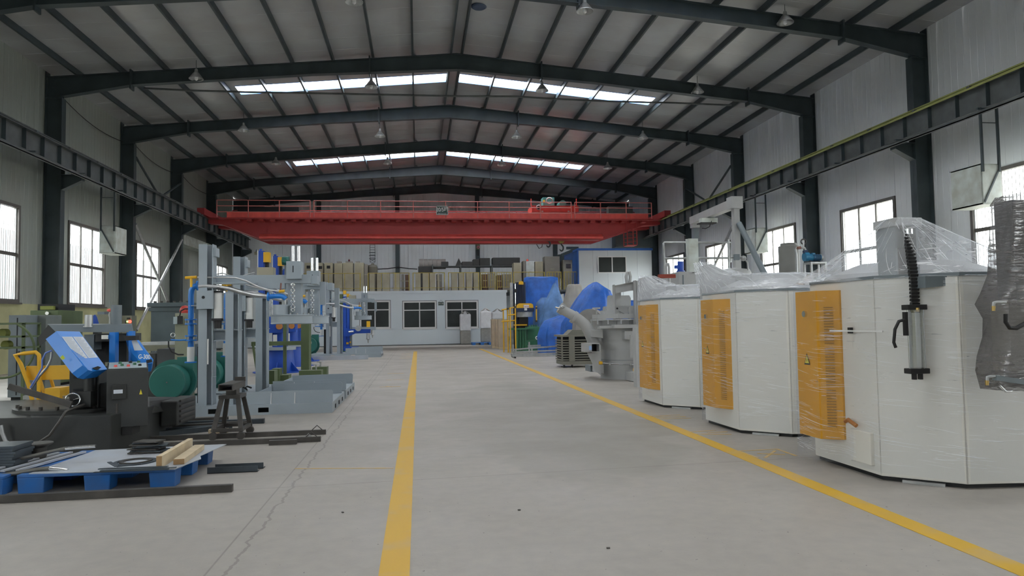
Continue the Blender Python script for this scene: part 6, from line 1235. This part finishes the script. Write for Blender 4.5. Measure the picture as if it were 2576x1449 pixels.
# ---------------------------------------------------------------- drilling machine, green base, yellow scaffold
DM = thing('boring_machine', 'column boring machine with yellow head, dark blue tower and green base', 'machine', (4.9, 31.5, 0)); Yd = 31.2
def db(x0, y0, x1, y1, Y, d, nm, m, **k): return pbox(MB(), x0, y0, x1, y1, Y, d).build(nm, m, DM, **k)
M_navy = mat('navy_machine_paint', (0.015, 0.03, 0.075), 0.5)
a = at(1300, 710, Y=Yd+0.6); b = at(1322, 710, Y=Yd+0.6); MB().box(a.x, b.x, Yd+0.6, Yd+1.1, 0, a.z).build('tower', M_navy, DM)
for x in (1303, 1308, 1313, 1318): db(x, 718, x+1.2, 775, Yd+0.55, 0.04, 'tower_rib', M_black)
a = at(1283, 711, Y=Yd+0.7); MB().box(a.x, a.x+0.13, Yd+0.7, Yd+0.9, 0, a.z).build('guide_rail', M_galv, DM); a = at(1291, 713, Y=Yd+0.9); MB().box(a.x, a.x+0.12, Yd+0.9, Yd+1.1, 0, a.z).build('rear_rail', M_navy, DM)
a = at(1296, 725, Y=Yd+0.5); MB().cyl((a.x, Yd+0.5, 1.9), (a.x, Yd+0.5, a.z+0.2), 0.03, n=8).build('feed_screw', M_chrome, DM); MB().box(a.x-0.05, a.x+0.06, Yd+0.45, Yd+0.55, 2.62, 2.78).build('screw_nut', M_black, DM)
p = at(1311, 716, Y=Yd+0.5); MB().prism([(p.x-0.1+0.0, p.z)]+[(p.x+0.1*math.cos(PI-PI*k/8), p.z+0.08+0.08*math.sin(PI*k/8)) for k in range(9)]+[(p.x+0.1, p.z)], 'y', Yd+0.45, Yd+0.6).build('tower_cap', M_yel, DM)
hd = [(1299, 775), (1300, 767), (1306, 763), (1336, 763), (1341, 766), (1342, 775)]
poly_box([(x, y, Yd) for x, y in hd], [(x, y, Yd+0.8) for x, y in hd], 'head_cover', M_yel, DM)
db(1299, 775, 1344, 784, Yd-0.03, 0.85, 'head_body', M_navy); c0_ = at(1320, 784, Y=Yd+0.35); MB().cyl(c0_, c0_-Vector((0, 0, 0.24)), 0.36, n=32).build('head_ring', M_galv, DM)
c1 = c0_-Vector((0.05, 0, 0.24)); MB().cyl(c1, c1-Vector((0, 0, 0.5)), 0.2, n=20).build('spindle_quill', M_black, DM); MB().cyl(c1-Vector((0, 0, 0.44)), c1-Vector((0, 0, 0.53)), 0.07, n=12).build('spindle_nose', M_yel, DM)
db(1317, 767, 1331, 774, Yd-0.02, 0.02, 'name_plate', M_wtext); db(1319, 775, 1326, 781, Yd-0.05, 0.02, 'white_label', M_wtext); p = at(1324, 770.5, Y=Yd-0.03); text_mesh('lettering', 'Tegobab', 0.075, mat('dark_red_lettering', (0.4, 0.03, 0.05)), DM, p, FACE_CAM, 0.001)
db(1296, 816, 1326, 819, Yd-0.1, 0.5, 'yellow_table', M_yel)
GB = thing('green_gearbox', 'mid green cast gearbox with pipe flange below the yellow boring head', 'gearbox', (at(1340, 860, Y=30.4).x, 30.6, 0))
def gb_(x0, y0, x1, y1, Y, d, nm, m): return pbox(MB(), x0, y0, x1, y1, Y, d).build(nm, m, GB)
a = at(1326, 822, Y=30.5); b = at(1357, 822, Y=30.5); MB().box(a.x, b.x, 30.5, 31.1, 0, a.z).build('casting', M_green, GB, bevel=0.02); a = at(1322, 856, Y=30.3); b = at(1367, 856, Y=30.3); MB().box(a.x, b.x, 30.3, 31.1, 0, a.z).build('base', M_green, GB, bevel=0.02)
gb_(1284, 826, 1342, 829, 30.2, 0.6, 'top_plate', M_green)
for x in (1302, 1309, 1316, 1322): a = at(x, 830, Y=30.3); MB().cyl((a.x, 30.35, 0), (a.x, 30.35, a.z), 0.06, n=10).build('green_column', M_green, GB)
p = at(1351, 850, Y=30.2); MB().torus(p, 0.055, 0.022, (0, 1, 0)).build('pipe_flange', M_wtext, GB); MB().cyl(p, p+Vector((0, 0.1, 0)), 0.04).build('port', M_black, GB)
for x in (1332, 1338, 1344, 1350): a = at(x, 822, Y=30.6); MB().cyl(a, a+Vector((0, 0, 0.08)), 0.04, n=8).build('bolt_head', M_green, GB)
SC = thing('yellow_tube_frame', 'yellow clamped tube frame standing in front of the boring machine', 'frame', (at(1280, 870, Y=30).x, 30, 0))
for (x, y, Y) in ((1266, 777, 30.6), (1277, 775, 30.2), (1283, 773, 29.8), (1296, 770, 29.6), (1349, 770, 30.2)): a = at(x, y, Y=Y); MB().cyl((a.x, Y, 0 if x < 1340 else 1.3), (a.x, Y, a.z), 0.03, n=8).build('upright_tube', M_yel, SC)
for (xa, ya, xb, yb, Y) in ((1262, 780, 1298, 772, 30.1), (1262, 809, 1298, 806, 30.1), (1277, 793, 1296, 791, 29.7)): MB().cyl(at(xa, ya, Y=Y), at(xb, yb, Y=Y-0.2), 0.028, n=8).build('cross_tube', M_yel, SC)
for (x, y, Y) in ((1277, 777, 30.0), (1264, 780, 30.5), (1296, 773, 29.6), (1349, 775, 30.15), (1349, 808, 30.15)): p = at(x, y, Y=Y); MB().cbox(p, 0.08, 0.08, 0.08).build('tube_clamp', M_bar, SC)
# plywood crates and wrapped bags
for k, (x0, x1, y, Y, d) in enumerate(((1237, 1246, 803, 35.6, 1.1), (1247, 1257, 803, 35.0, 1.1), (1254, 1278, 803, 34.2, 1.1))):
    a = at(x0, y, Y=Y); b = at(x1, y, Y=Y); t = thing('plywood_crate', ['pale plywood crate, leftmost of the three by the office', 'pale plywood crate, middle and narrow in view, by the office', 'browner plywood crate, rightmost and nearest by the office'][k], 'crate', ((a.x+b.x)/2, Y+d/2, 0), 'plywood crates by the office')
    MB().box(a.x, b.x, Y, Y+d*0.5, 0.1, a.z).build('box', M_ply, t); MB().box(a.x, b.x, Y, Y+0.1, 0, 0.1).build('skid', M_wood, t); MB().box(a.x-0.015, b.x+0.015, Y-0.015, Y+0.03, a.z-0.05, a.z).build('top_batten', M_wood, t)
M_sack = mat('white_bag_fabric', (0.68, 0.68, 0.70), 0.7, bump=0.4, scale=3); M_sackg = mat('grey_wrapped_base', (0.28, 0.27, 0.25), 0.6, bump=0.4, scale=6)
for k, (x0, x1, yt, ym, yb, Y) in enumerate(((1157, 1185, 790, 832, 863, 42.2), (1209, 1236, 783, 826, 858, 41.2), (1238, 1267, 785, 803, 860, 37.5))):
    a = at(x0, yt, Y=Y); b = at(x1, ym, Y=Y); zb = 0.02 if k == 0 else 0.15
    t = thing('white_bulk_bag', ['white topped wrapped bulk load before the third office window', 'white topped wrapped bulk load on a blue pallet by the crates', 'white bulk bag top showing above the plywood crates'][k], 'bag', ((a.x+b.x)/2, Y+0.35, zb), 'wrapped bulk loads by the office')
    MB().box(a.x+0.02, b.x-0.02, Y+0.02, Y+0.62, zb, b.z).build('wrapped_base', M_sackg, t, bevel=0.05); MB().box(a.x, b.x, Y, Y+0.66, b.z, a.z).build('white_cover', M_sack, t, bevel=0.06)
    m_ = MB(); m_.tube([(a.x+0.05, Y+0.1, a.z), ((a.x*0.6+b.x*0.4), Y+0.2, a.z+0.13), ((a.x+b.x)/2, Y+0.25, a.z+0.16), ((a.x*0.4+b.x*0.6), Y+0.2, a.z+0.12), (b.x-0.05, Y+0.1, a.z)], 0.035, 8); m_.build('lifting_straps', M_sackg, t); MB().box((a.x+b.x)/2-0.1, (a.x+b.x)/2+0.1, Y+0.18, Y+0.3, a.z+0.0, a.z+0.15).build('neck', M_sack, t)
pallet('p', at(1188, 860, Y=41).x, at(1238, 860, Y=41).x, 40.9, 42.0, 'blue pallet under the second white bulk bag by the office wall', 0.15)
# ---------------------------------------------------------------- behind the wrapped machines: monorail gantry, tank, pump

MR = thing('monorail_gantry', 'light grey steel monorail gantry with two posts behind the wrapped machines', 'gantry', (at(1850, 600, Y=17).x, 19, 0))
Ya_, Yb_ = 17.0, 22.0
pa = at(1848, 512, Y=Ya_); pb_ = at(1743, 555, Y=Yb_)
MB().bar(pa, pb_, 0.22, 0.22).build('monorail_beam', M_lgrey, MR); MB().box(pa.x-0.15, pa.x+0.15, Ya_-0.15, Ya_+0.15, pa.z-0.14, pa.z+0.16).build('head_block', M_lgrey, MR)
MB().box(pa.x-0.06, pa.x+0.09, Ya_-0.08, Ya_+0.08, 0, pa.z-0.1).build('front_post', M_lgrey, MR); MB().box(pb_.x-0.02, pb_.x+0.15, Yb_-0.1, Yb_+0.1, 0, pb_.z-0.1).build('rear_post', M_greyd, MR)
MB().bar(pb_-Vector((0.1, 0.1, 0.15)), pb_+Vector((0.15, -0.1, -0.15)), 0.2, 0.2).build('end_stop', M_lgrey, MR)
MB().cyl(at(1859, 562, Y=16.9), at(1926, 694, Y=16.0), 0.07, n=12).build('raking_brace', M_greyd, MR)
HO = thing('electric_hoist', 'small pale electric hoist hanging from the grey monorail beam', 'hoist', at(1782, 552, Y=19.5)); pbox(MB(), 1765, 548, 1806, 560, 19.5, 0.2).build('hoist_drum_box', M_coolw, HO); pbox(MB(), 1763, 559, 1803, 562, 19.45, 0.3).build('hoist_tray', M_black, HO); pbox(MB(), 1784, 540, 1800, 546, 19.5, 0.2).build('trolley_motor', M_greyd, HO); MB().tube([at(x, y, Y=19.5) for x, y in ((1790, 556), (1785, 570), (1775, 575), (1766, 574))], 0.012, 6).build('hoist_cable', M_black, HO); MB().bar(at(1785, 549, Y=19.6), at(1785, 538, Y=19.6), 0.06).build('hanger', M_greyd, HO)
TB = thing('tubular_rail_frame', 'pale tubular handrail frame behind the middle wrapped furnace', 'railing', (at(1750, 640, Y=17.5).x, 17.5, 1.5)); Yr = 17.6
m_ = MB(); m_.tube([at(x, y, Y=Yr) for x, y in ((1671, 660), (1669, 612), (1671, 610), (1838, 610), (1838, 660))], 0.03, 8); m_.build('top_tube', M_galv, TB); MB().cyl(at(1671, 650, Y=Yr), at(1836, 649, Y=Yr), 0.03, n=8).build('mid_tube', M_galv, TB)
a = at(1671, 655, Y=Yr); MB().cyl((a.x, Yr, 0), (a.x, Yr, a.z), 0.03, n=8).build('leg', M_galv, TB); a = at(1834, 660, Y=Yr); MB().cyl((a.x, Yr, 0), (a.x, Yr, a.z+0.6), 0.03, n=8).build('leg', M_galv, TB); a = at(1730, 612, Y=Yr); MB().cyl((a.x, Yr, 0), (a.x, Yr, a.z), 0.03, n=8).build('leg', M_galv, TB)
BG = thing('grey_control_enclosure', 'tall light grey enclosure behind the farthest wrapped furnace', 'enclosure', (at(1745, 690, Y=16.5).x, 16.5, 0)); a = at(1704, 684, Y=16.2); b = at(1768, 684, Y=16.2)
MB().box(a.x, b.x+0.4, 16.2, 17.2, 0, a.z).build('body', M_lgrey, BG); MB().box(a.x, a.x+0.2, 16.1, 16.2, 0, a.z).build('front_post', M_lgrey, BG); MB().box(a.x+0.08, a.x+0.11, 16.09, 16.1, 1.7, a.z-0.08).build('slot', M_greyd, BG)
MB().bar(at(1742, 686, Y=16.1), at(1764, 684, Y=16.1), 0.012).build('lever', M_bar, BG); MB().cyl(at(1757, 688, Y=16.08), at(1763, 682, Y=16.08), 0.03, n=8).build('lever_knob', M_black, BG); a2 = at(1732, 600, Y=17.0); MB().box(a2.x, a2.x+0.25, 17.0, 17.2, 0, a2.z).build('tall_panel', M_coolw, BG)
UP = thing('arched_grey_pipe', 'light grey arched pipe behind the farthest wrapped furnace', 'pipe', at(1680, 700, Y=16)*Vector((1, 1, 0))); MB().tube([(at(1676, 700, Y=16).x, 16, 0)]+[at(x, y, Y=16) for x, y in ((1676, 700), (1675, 672), (1677, 663), (1681, 663), (1683, 672))]+[(at(1683, 672, Y=16).x, 16, 0)], 0.03, 10).build('pipe', M_lgrey, UP)
BM = thing('blue_gear_motor', 'blue upright electric motor behind the farthest wrapped furnace', 'motor', (at(1712, 680, Y=16).x, 16, 0)); p = at(1712, 681, Y=16.4); t_ = at(1712, 658, Y=16.4); MB().cyl(p, t_, 0.075, n=18).build('motor_body', M_deep, BM); MB().cyl(p-Vector((0, 0, 0.03)), p, 0.1, n=18).build('motor_flange', M_deep, BM); MB().box(p.x-0.14, p.x-0.07, 16.35, 16.45, p.z+0.05, p.z+0.13).build('terminal_box', M_deep, BM)
RB = thing('red_brown_beam', 'red-brown painted beam showing behind the farthest wrapped furnace', 'beam', (at(1650, 690, Y=14).x, 14, 1.9)); M_rb = mat('red_oxide_paint', (0.30, 0.05, 0.03), 0.6); a = at(1658, 690, Y=15); b = at(1700, 699, Y=15); MB().box(a.x, b.x, 15, 15.1, b.z, a.z).build('beam', M_rb, RB); a = at(1617, 700, Y=14); b = at(1622, 760, Y=14); MB().box(a.x, b.x, 14, 14.1, 0, a.z).build('post', M_rb, RB)
TK = thing('storage_tank', 'dusty grey cylindrical water tank behind the middle wrapped furnace', 'tank', (7.3, 13.6, 0)); M_tk = mat('dusty_grey_tank', (0.20, 0.20, 0.19), 0.55, var=0.15, scale=2)
a = at(1973, 617, Y=13.2); b = at(2021, 617, Y=13.2); r_ = (b.x-a.x)/2; c_ = Vector(((a.x+b.x)/2, 13.2+r_, 0)); MB().lathe([(0, 0), (r_, 0), (r_, a.z), (r_*0.8, a.z+0.01), (r_*0.8, a.z+0.05), (r_*0.74, a.z+0.06), (0, a.z+0.06)], c_, 32).build('shell', M_tk, TK)
MB().tube([at(x, y, Y=13.1) for x, y in ((2005, 700), (2003, 640), (2001, 628), (2004, 624), (2016, 624), (2024, 624), (2027, 631))], 0.022, 10).build('inlet_pipe', M_galv, TK); MB().cyl(at(2006, 624, Y=13.05), at(2014, 623, Y=13.05), 0.03, n=10).build('rusty_valve', mat('rusty_pipe', (0.22, 0.10, 0.08)), TK)
p = at(2021, 608, Y=13.15); MB().torus(p, 0.05, 0.014, (0, 1, 0), 20, 8).build('hose_wheel', M_bar, TK); MB().cyl(at(2021, 604, Y=13.1), at(2021, 624, Y=13.1), 0.016, n=8).build('vent_pipe', M_galv, TK)
PM = thing('blue_water_pump', 'teal-blue water pump with ribbed motor on a grey stand behind the furnaces', 'pump', (at(2050, 660, Y=12.6).x, 12.6, 0)); Yp = 12.6
MB().cyl(at(2023, 646, Y=Yp), at(2033, 646, Y=Yp), 0.085, n=24).build('volute', mat('teal_blue_pump_paint', (0.02, 0.16, 0.30), 0.4), PM); M_pump = MATS['teal_blue_pump_paint']
MB().cyl(at(2033, 647, Y=Yp), at(2043, 648, Y=Yp), 0.055, n=20).build('bearing_neck', M_pump, PM); MB().cyl(at(2043, 648, Y=Yp), at(2066, 648, Y=Yp), 0.062, n=24).build('motor', M_pump, PM)
for k in range(7): MB().cyl(at(2044+k*2.6, 648, Y=Yp), at(2045+k*2.6, 648, Y=Yp), 0.067, n=20).build('cooling_rib', M_navy, PM)
MB().cyl(at(2063, 648, Y=Yp), at(2067, 648, Y=Yp), 0.068, n=24).build('fan_cover', M_galv, PM); MB().cyl(at(2021, 634, Y=Yp), at(2031, 632, Y=Yp), 0.03, n=10).build('suction_flange', M_navy, PM); pbox(MB(), 2044, 636, 2051, 642, Yp-0.03, 0.08).build('terminal_box', M_pump, PM)
a = at(2031, 660, Y=Yp); b = at(2071, 660, Y=Yp); MB().box(a.x, b.x, Yp-0.12, Yp+0.15, a.z-0.03, a.z).build('stand_top', M_galv, PM)
for x in (a.x, b.x-0.035):
    for y in (Yp-0.12, Yp+0.115): MB().box(x, x+0.035, y, y+0.035, 0, a.z-0.03).build('stand_leg', M_galv, PM)
TG = thing('low_grey_tank', 'low light grey round tank showing behind the middle furnace hood', 'tank', (at(1860, 675, Y=14.5).x, 14.5, 0)); a = at(1826, 676, Y=14.0); b = at(1905, 676, Y=14.0); r_ = (b.x-a.x)/2; MB().lathe([(0, 0), (r_, 0), (r_, a.z-0.06), (r_*0.9, a.z), (0, a.z+0.05)], (a.x+r_, 14+r_, 0), 32).build('shell', M_lgrey, TG)
MB().tube([at(x, y, Y=13.9) for x, y in ((1882, 680), (1880, 660), (1872, 649), (1860, 648), (1838, 648))], 0.018, 8).build('gauge_pipe', M_galv, TG); MB().lathe([(0, -0.06), (0.045, -0.045), (0.06, 0), (0.045, 0.045), (0, 0.06)], at(1870, 650, Y=13.85), 16).build('pressure_ball', M_galv, TG); p = at(1853, 647, Y=13.85); MB().cbox(p, 0.1, 0.08, 0.12).build('valve', M_greyd, TG)
# ================================================================ MEZZANINE STORE
ZM = 3.241; YM = 44.3
M_taupe = mat('taupe_machine_cabinet', (0.25, 0.235, 0.21), 0.55, var=0.1, scale=2)
def mcab(x0, x1, yt, Y, m, label, d=0.8, window=None, name='stored_cabinet'):
    a = at(x0, yt, Y=Y); b = at(x1, yt, Y=Y); t = thing(name, label, 'cabinet', ((a.x+b.x)/2, Y+d/2, ZM), 'cabinets stored on the mezzanine')
    MB().box(a.x, b.x, Y, Y+d, ZM+0.05, a.z).build('body', m, t, bevel=0.012); MB().box(a.x+0.03, b.x-0.03, Y+0.03, Y+d-0.03, ZM, ZM+0.05).build('plinth', M_dark, t)
    if window:
        for wy in window: xm_ = (a.x+b.x)/2; zz = at(x0, wy, Y=Y).z; MB().box(xm_-0.11, xm_+0.1, Y-0.01, Y, zz-0.09, zz+0.09).build('opening', M_dark, t)
    else: MB().box((a.x+b.x)/2-0.12, (a.x+b.x)/2+0.12, Y-0.006, Y, a.z*0.62+ZM*0.38, a.z*0.62+ZM*0.38+0.05).build('name_plate', M_tan, t)
    return t
tall = [(766, 786, 661, [672], 'taupe store cabinet with a dark square hole, leftmost in the row'), (800, 812, 661, [673], 'taupe store cabinet half hidden by the chrome guide rods'), (816, 837, 661, [672, 718], 'taupe store cabinet with two square holes, one above the other'),
        (841, 861, 662, None, 'broad taupe store cabinet, left half of a joined pair'), (862, 888, 661, None, 'broad taupe store cabinet, right half of a joined pair'), (892, 915, 661, None, 'tall taupe cabinet left of the rounded dark tank'), (916, 925, 665, None, 'narrow dark cabinet wedged behind the tall taupe one')]
for x0, x1, yt, w_, lb in tall: mcab(x0, x1, yt, YM, M_taupe if x0 > 900 else M_tan, lb, window=w_)
for (x0, x1, y0, y1, nm) in ((848, 860, 658, 661, 'flat grey lid box on top of the left half cabinet'), (870, 887, 658, 661, 'flat lid box with a dark knob on the right half cabinet'), (895, 906, 658, 661, 'flat lid box on top of the tall taupe cabinet')):
    a = at(x0, y0, Y=YM+0.3); b = at(x1, y1, Y=YM+0.3); zt_ = at(x0, 661, Y=YM).z; tag(MB().box(a.x, b.x, YM+0.1, YM+0.4, zt_, zt_+0.09).build('lid_box', M_taupe), nm, 'lid')
c = at(878, 656, Y=YM+0.2); tag(MB().lathe([(0, 0), (0.05, 0.02), (0.06, 0.08), (0.03, 0.14), (0, 0.16)], (c.x, YM+0.25, at(870, 661, Y=YM).z+0.09), 12).build('dark_knob', mat('dark_red_knob', (0.1, 0.02, 0.03))), 'small dark red knob standing on a cabinet lid', 'knob')  # plain dark red knob on the lid box, no lamp
dt = thing('dark_tank', 'dark olive rounded tank standing right of the tall cabinets', 'tank', (at(937, 700, Y=YM).x, YM+0.4, ZM)); a = at(925, 668, Y=YM); b = at(949, 668, Y=YM); r_ = (b.x-a.x)/2
MB().lathe([(0, 0), (r_, 0), (r_, a.z-ZM-0.08), (r_*0.8, a.z-ZM+0.04), (r_*0.3, a.z-ZM+0.08), (r_*0.3, a.z-ZM+0.16), (0, a.z-ZM+0.16)], (a.x+r_, YM+r_, ZM), 28).build('shell', mat('dark_olive_tank', (0.13, 0.125, 0.10), 0.6), dt)
# ladder fixed on the far wall
ld = thing('wall_ladder', 'thin caged steel ladder fixed on the far wall above the dark tank', 'ladder', (at(937, 650, Y=48.7).x, 48.7, 5)); a = at(931, 660, Y=48.7); b = at(943, 610, Y=48.7)
for x in (a.x, b.x): MB().box(x-0.015, x+0.015, 48.68, 48.72, a.z, b.z).build('stringer', M_crbeam, ld)
for k in range(9): z = a.z+(b.z-a.z)*k/8; MB().box(a.x, b.x, 48.68, 48.70, z-0.012, z+0.012).build('rung', M_steel, ld)
for y in (636, 643, 651): z = at(937, y, Y=48.6).z; MB().box(a.x-0.05, b.x+0.05, 48.5, 48.52, z-0.02, z+0.02).build('cage_hoop', M_steel, ld)
MB().bar((a.x, 48.6, at(937, 659, Y=48.6).z), (b.x, 48.6, at(937, 651, Y=48.6).z), 0.02).build('cage_brace', M_steel, ld); MB().bar((b.x, 48.6, at(937, 659, Y=48.6).z), (a.x, 48.6, at(937, 651, Y=48.6).z), 0.02).build('cage_brace', M_steel, ld)
# low cabinets behind the rail
low = [(929, 942, 686), (948, 960, 687), (963, 980, 687), (990, 1005, 686), (1045, 1058, 687), (1063, 1079, 686), (1081, 1095, 686), (1100, 1105, 689), (1136, 1150, 686), (1154, 1168, 685), (1173, 1187, 685), (1191, 1206, 685)]
words = ['first', 'second', 'third', 'fourth', 'fifth', 'sixth', 'seventh', 'eighth', 'ninth', 'tenth', 'eleventh', 'last']
for k, (x0, x1, yt) in enumerate(low): mcab(x0, x1, yt, YM-0.1+0.1*(k % 2), M_tan, 'low tan cabinet behind the yellow guard rail, %s from the left' % words[k])
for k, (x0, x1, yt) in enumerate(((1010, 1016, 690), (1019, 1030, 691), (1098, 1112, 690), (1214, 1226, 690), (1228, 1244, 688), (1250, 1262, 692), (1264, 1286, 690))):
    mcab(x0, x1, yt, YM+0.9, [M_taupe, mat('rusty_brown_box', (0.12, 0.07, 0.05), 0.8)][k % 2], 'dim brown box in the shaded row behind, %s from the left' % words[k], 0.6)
hi = [(1292, 1311, 661, M_tan, 'tan cabinet with chamfered top, left of the film wrapped pair'), (1323, 1344, 657, M_coolw, 'pale film wrapped cabinet, left of a close pair'), (1346, 1366, 658, M_tan, 'pale cabinet, right of a close pair, above the dark tarpaulin'), (1370, 1408, 645, M_taupe, 'tallest grey covered cabinet above the faded tarpaulin'), (1417, 1450, 654, M_tan, 'shiny film wrapped cabinet with gauges beside the cabin'), (1316, 1322, 656, M_taupe, 'narrow dark cabinet behind the film wrapped pair')]
for k, (x0, x1, yt, m, lb) in enumerate(hi):
    t = mcab(x0, x1, yt, YM+0.1*(k % 2), m, lb)
    if k == 4:
        for (a_, b_, c_, d_) in ((1424, 664, 1436, 674), (1440, 664, 1444, 672)): a = at(a_, b_, Y=YM-0.02); b = at(c_, d_, Y=YM-0.02); MB().box(a.x, b.x, YM-0.02, YM, b.z, a.z).build('gauge', M_dark, t)
    if k in (1, 4):
        a = at(x0, yt, Y=YM); b = at(x1, yt, Y=YM); MB().box(a.x-0.02, b.x+0.02, YM-0.03, YM+0.83, ZM, a.z+0.02).build('film_wrap', M_film, t)
tag(MB().lathe([(0, 0), (0.08, 0), (0.05, 0.12), (0, 0.14)], (at(1328, 655, Y=YM).x, YM+0.2, at(1325, 657, Y=YM).z+0.02), 12).build('red_lamp_cap', M_redlt), 'small red lamp cap on the film wrapped cabinet', 'lamp')
# steel rack with drums and dark machine parts at the back of the mezzanine
RK = thing('storage_rack', 'dark steel storage rack behind the low cabinets on the mezzanine', 'rack', (at(1180, 680, Y=46.5).x, 46.5, ZM)); Yk = 46.3
for x in (1088, 1159, 1238, 1300): a = at(x, 665, Y=Yk); MB().box(a.x-0.04, a.x+0.04, Yk, Yk+0.08, ZM, a.z).build('rack_post', M_crbeam, RK); MB().box(a.x-0.04, a.x+0.04, Yk+1.0, Yk+1.08, ZM, a.z).build('rack_post', M_crbeam, RK)
a = at(1088, 669, Y=Yk); b = at(1300, 669, Y=Yk); MB().box(a.x, b.x, Yk, Yk+1.08, a.z-0.05, a.z).build('rack_shelf', M_crbeam, RK); z_s = a.z
for k in range(6):
    x = 1054+k*11.3; a = at(x, 651, Y=Yk+0.2); b = at(x+10.8, 651, Y=Yk+0.2); zb = z_s if x > 1086 else ZM
    t = thing('steel_drum_section', 'grey horizontal drum section on the rack, %s from the left' % words[k], 'drum', (a.x, Yk+0.4, zb), 'drum sections on the rack')
    rr = (a.z-z_s+0.25)/2 if x > 1086 else 0.35
    MB().cyl((a.x, Yk+0.5, a.z-0.33), (b.x, Yk+0.5, a.z-0.33), 0.33, n=20).build('drum', mat('dim_grey_drum', (0.26, 0.24, 0.23), 0.6), t)
    if x < 1086: MB().box(a.x, b.x, Yk+0.2, Yk+0.8, ZM, a.z-0.6).build('cradle', M_dark, t)
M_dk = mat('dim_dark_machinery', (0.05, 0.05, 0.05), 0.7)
items = [((1052, 1086), 670, 'low dark machine block left under the drum row'), ((1110, 1128), 658, 'dark lumpy motor in the drum row'), ((1162, 1190), 658, 'dark row of stacked machine castings on the rack'), ((1190, 1206), 652, 'dark block on the rack, left of the light gap'), ((1207, 1233), 649, 'large dark crate on the rack, left of the light gap'), ((1239, 1308), 648, 'wide dark brown crate on the rack, right of the light gap')]
for (x0, x1), yt, lb in items:
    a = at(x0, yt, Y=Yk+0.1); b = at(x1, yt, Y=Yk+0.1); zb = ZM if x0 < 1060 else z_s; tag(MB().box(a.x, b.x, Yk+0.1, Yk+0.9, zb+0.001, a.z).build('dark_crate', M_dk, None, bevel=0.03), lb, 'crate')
a = at(1146, 670, Y=Yk); tag(MB().prism([(a.x, z_s), (a.x+0.45, z_s), (a.x+0.22, z_s+0.5)], 'y', Yk+0.05, Yk+0.4).build('dark_cone', M_dk), 'dark pointed casting standing on the rack', 'casting')
a = at(1210, 672, Y=Yk); b = at(1228, 672, Y=Yk); tag(MB().box(a.x, b.x, Yk-0.05, Yk+0.2, ZM, ZM+1.2).build('pale_box', M_tan), 'pale box standing on the floor below the rack shelf', 'box')
tag(MB().tube([at(950, 677, Y=48.7), at(975, 676, Y=48.7), at(1002, 672, Y=48.7), at(1030, 676, Y=48.7), at(1050, 677, Y=48.7)], 0.03, 6).build('wall_cable', M_black), 'thick black cable sagging along the far wall', 'cable')
# wall lamp with pink glow on the gable post
p = at(1203, 617, Y=48.3); t = thing('post_lamp', 'green bodied lamp with a pink lens on a far gable post', 'lamp', p); MB().box(p.x-0.12, p.x+0.12, 48.3, 48.84, p.z-0.3, p.z+0.5).build('lamp_body', M_olive, t, bevel=0.04); M_pinkl = mat('pink_lens', (0.7, 0.15, 0.25), 0.4); q_ = at(1203, 622, Y=48.25); MB().torus(q_, 0.075, 0.025, (0, 1, 0), 16, 6).build('pink_lens', M_pinkl, t); MB().cyl((p.x, 48.5, p.z-0.7), (p.x, 48.5, p.z-0.3), 0.06).build('lamp_tail', M_dark, t)
# jib crane shapes beside the cabin
t = thing('cable_reel_bracket', 'dark steel bracket arm reaching over the stored cabinets beside the cabin', 'bracket', at(1430, 640, Y=44.0)); MB().bar(at(1412, 642, Y=44.0), at(1448, 627, Y=44.0), 0.18).build('arm', M_steel, t); MB().bar(at(1425, 624, Y=44.0), at(1455, 624, Y=44.0), 0.16).build('top_bar', M_steel, t); pbox(MB(), 1405, 640, 1420, 700, 45.0, 0.3).build('post', M_steel, t)
# small wall lamp on the left end wall
p = at(644, 637, Y=48.85); t = thing('wall_box', 'small grey brown box fixed high on the far wall at left', 'box', p); MB().box(p.x-0.1, p.x+0.1, 48.85, 49.0, p.z-0.1, p.z+0.1).build('box', M_tan, t); MB().cyl((p.x, 48.9, p.z+0.1), (p.x, 48.9, p.z+0.25), 0.05).build('cap', M_greyd, t)
# broken tile litter on the floor
for k, (x, y) in enumerate(((1306, 1284), (976, 1046), (862, 1290), (1530, 1380))):
    p = at(x, y, Z=0); tag(MB().cbox((p.x, p.y, 0.004), 0.02, 0.012, 0.006, k).build('litter_chip', [M_bar, M_white, M_bar, M_bar][k]), ['tiny dark wire scrap on the floor in the middle of the aisle', 'tiny pale chip on the floor left of the centre line', 'tiny dark crumb near the long floor crack', 'tiny dark crumb on the floor right of centre'][k], 'litter')
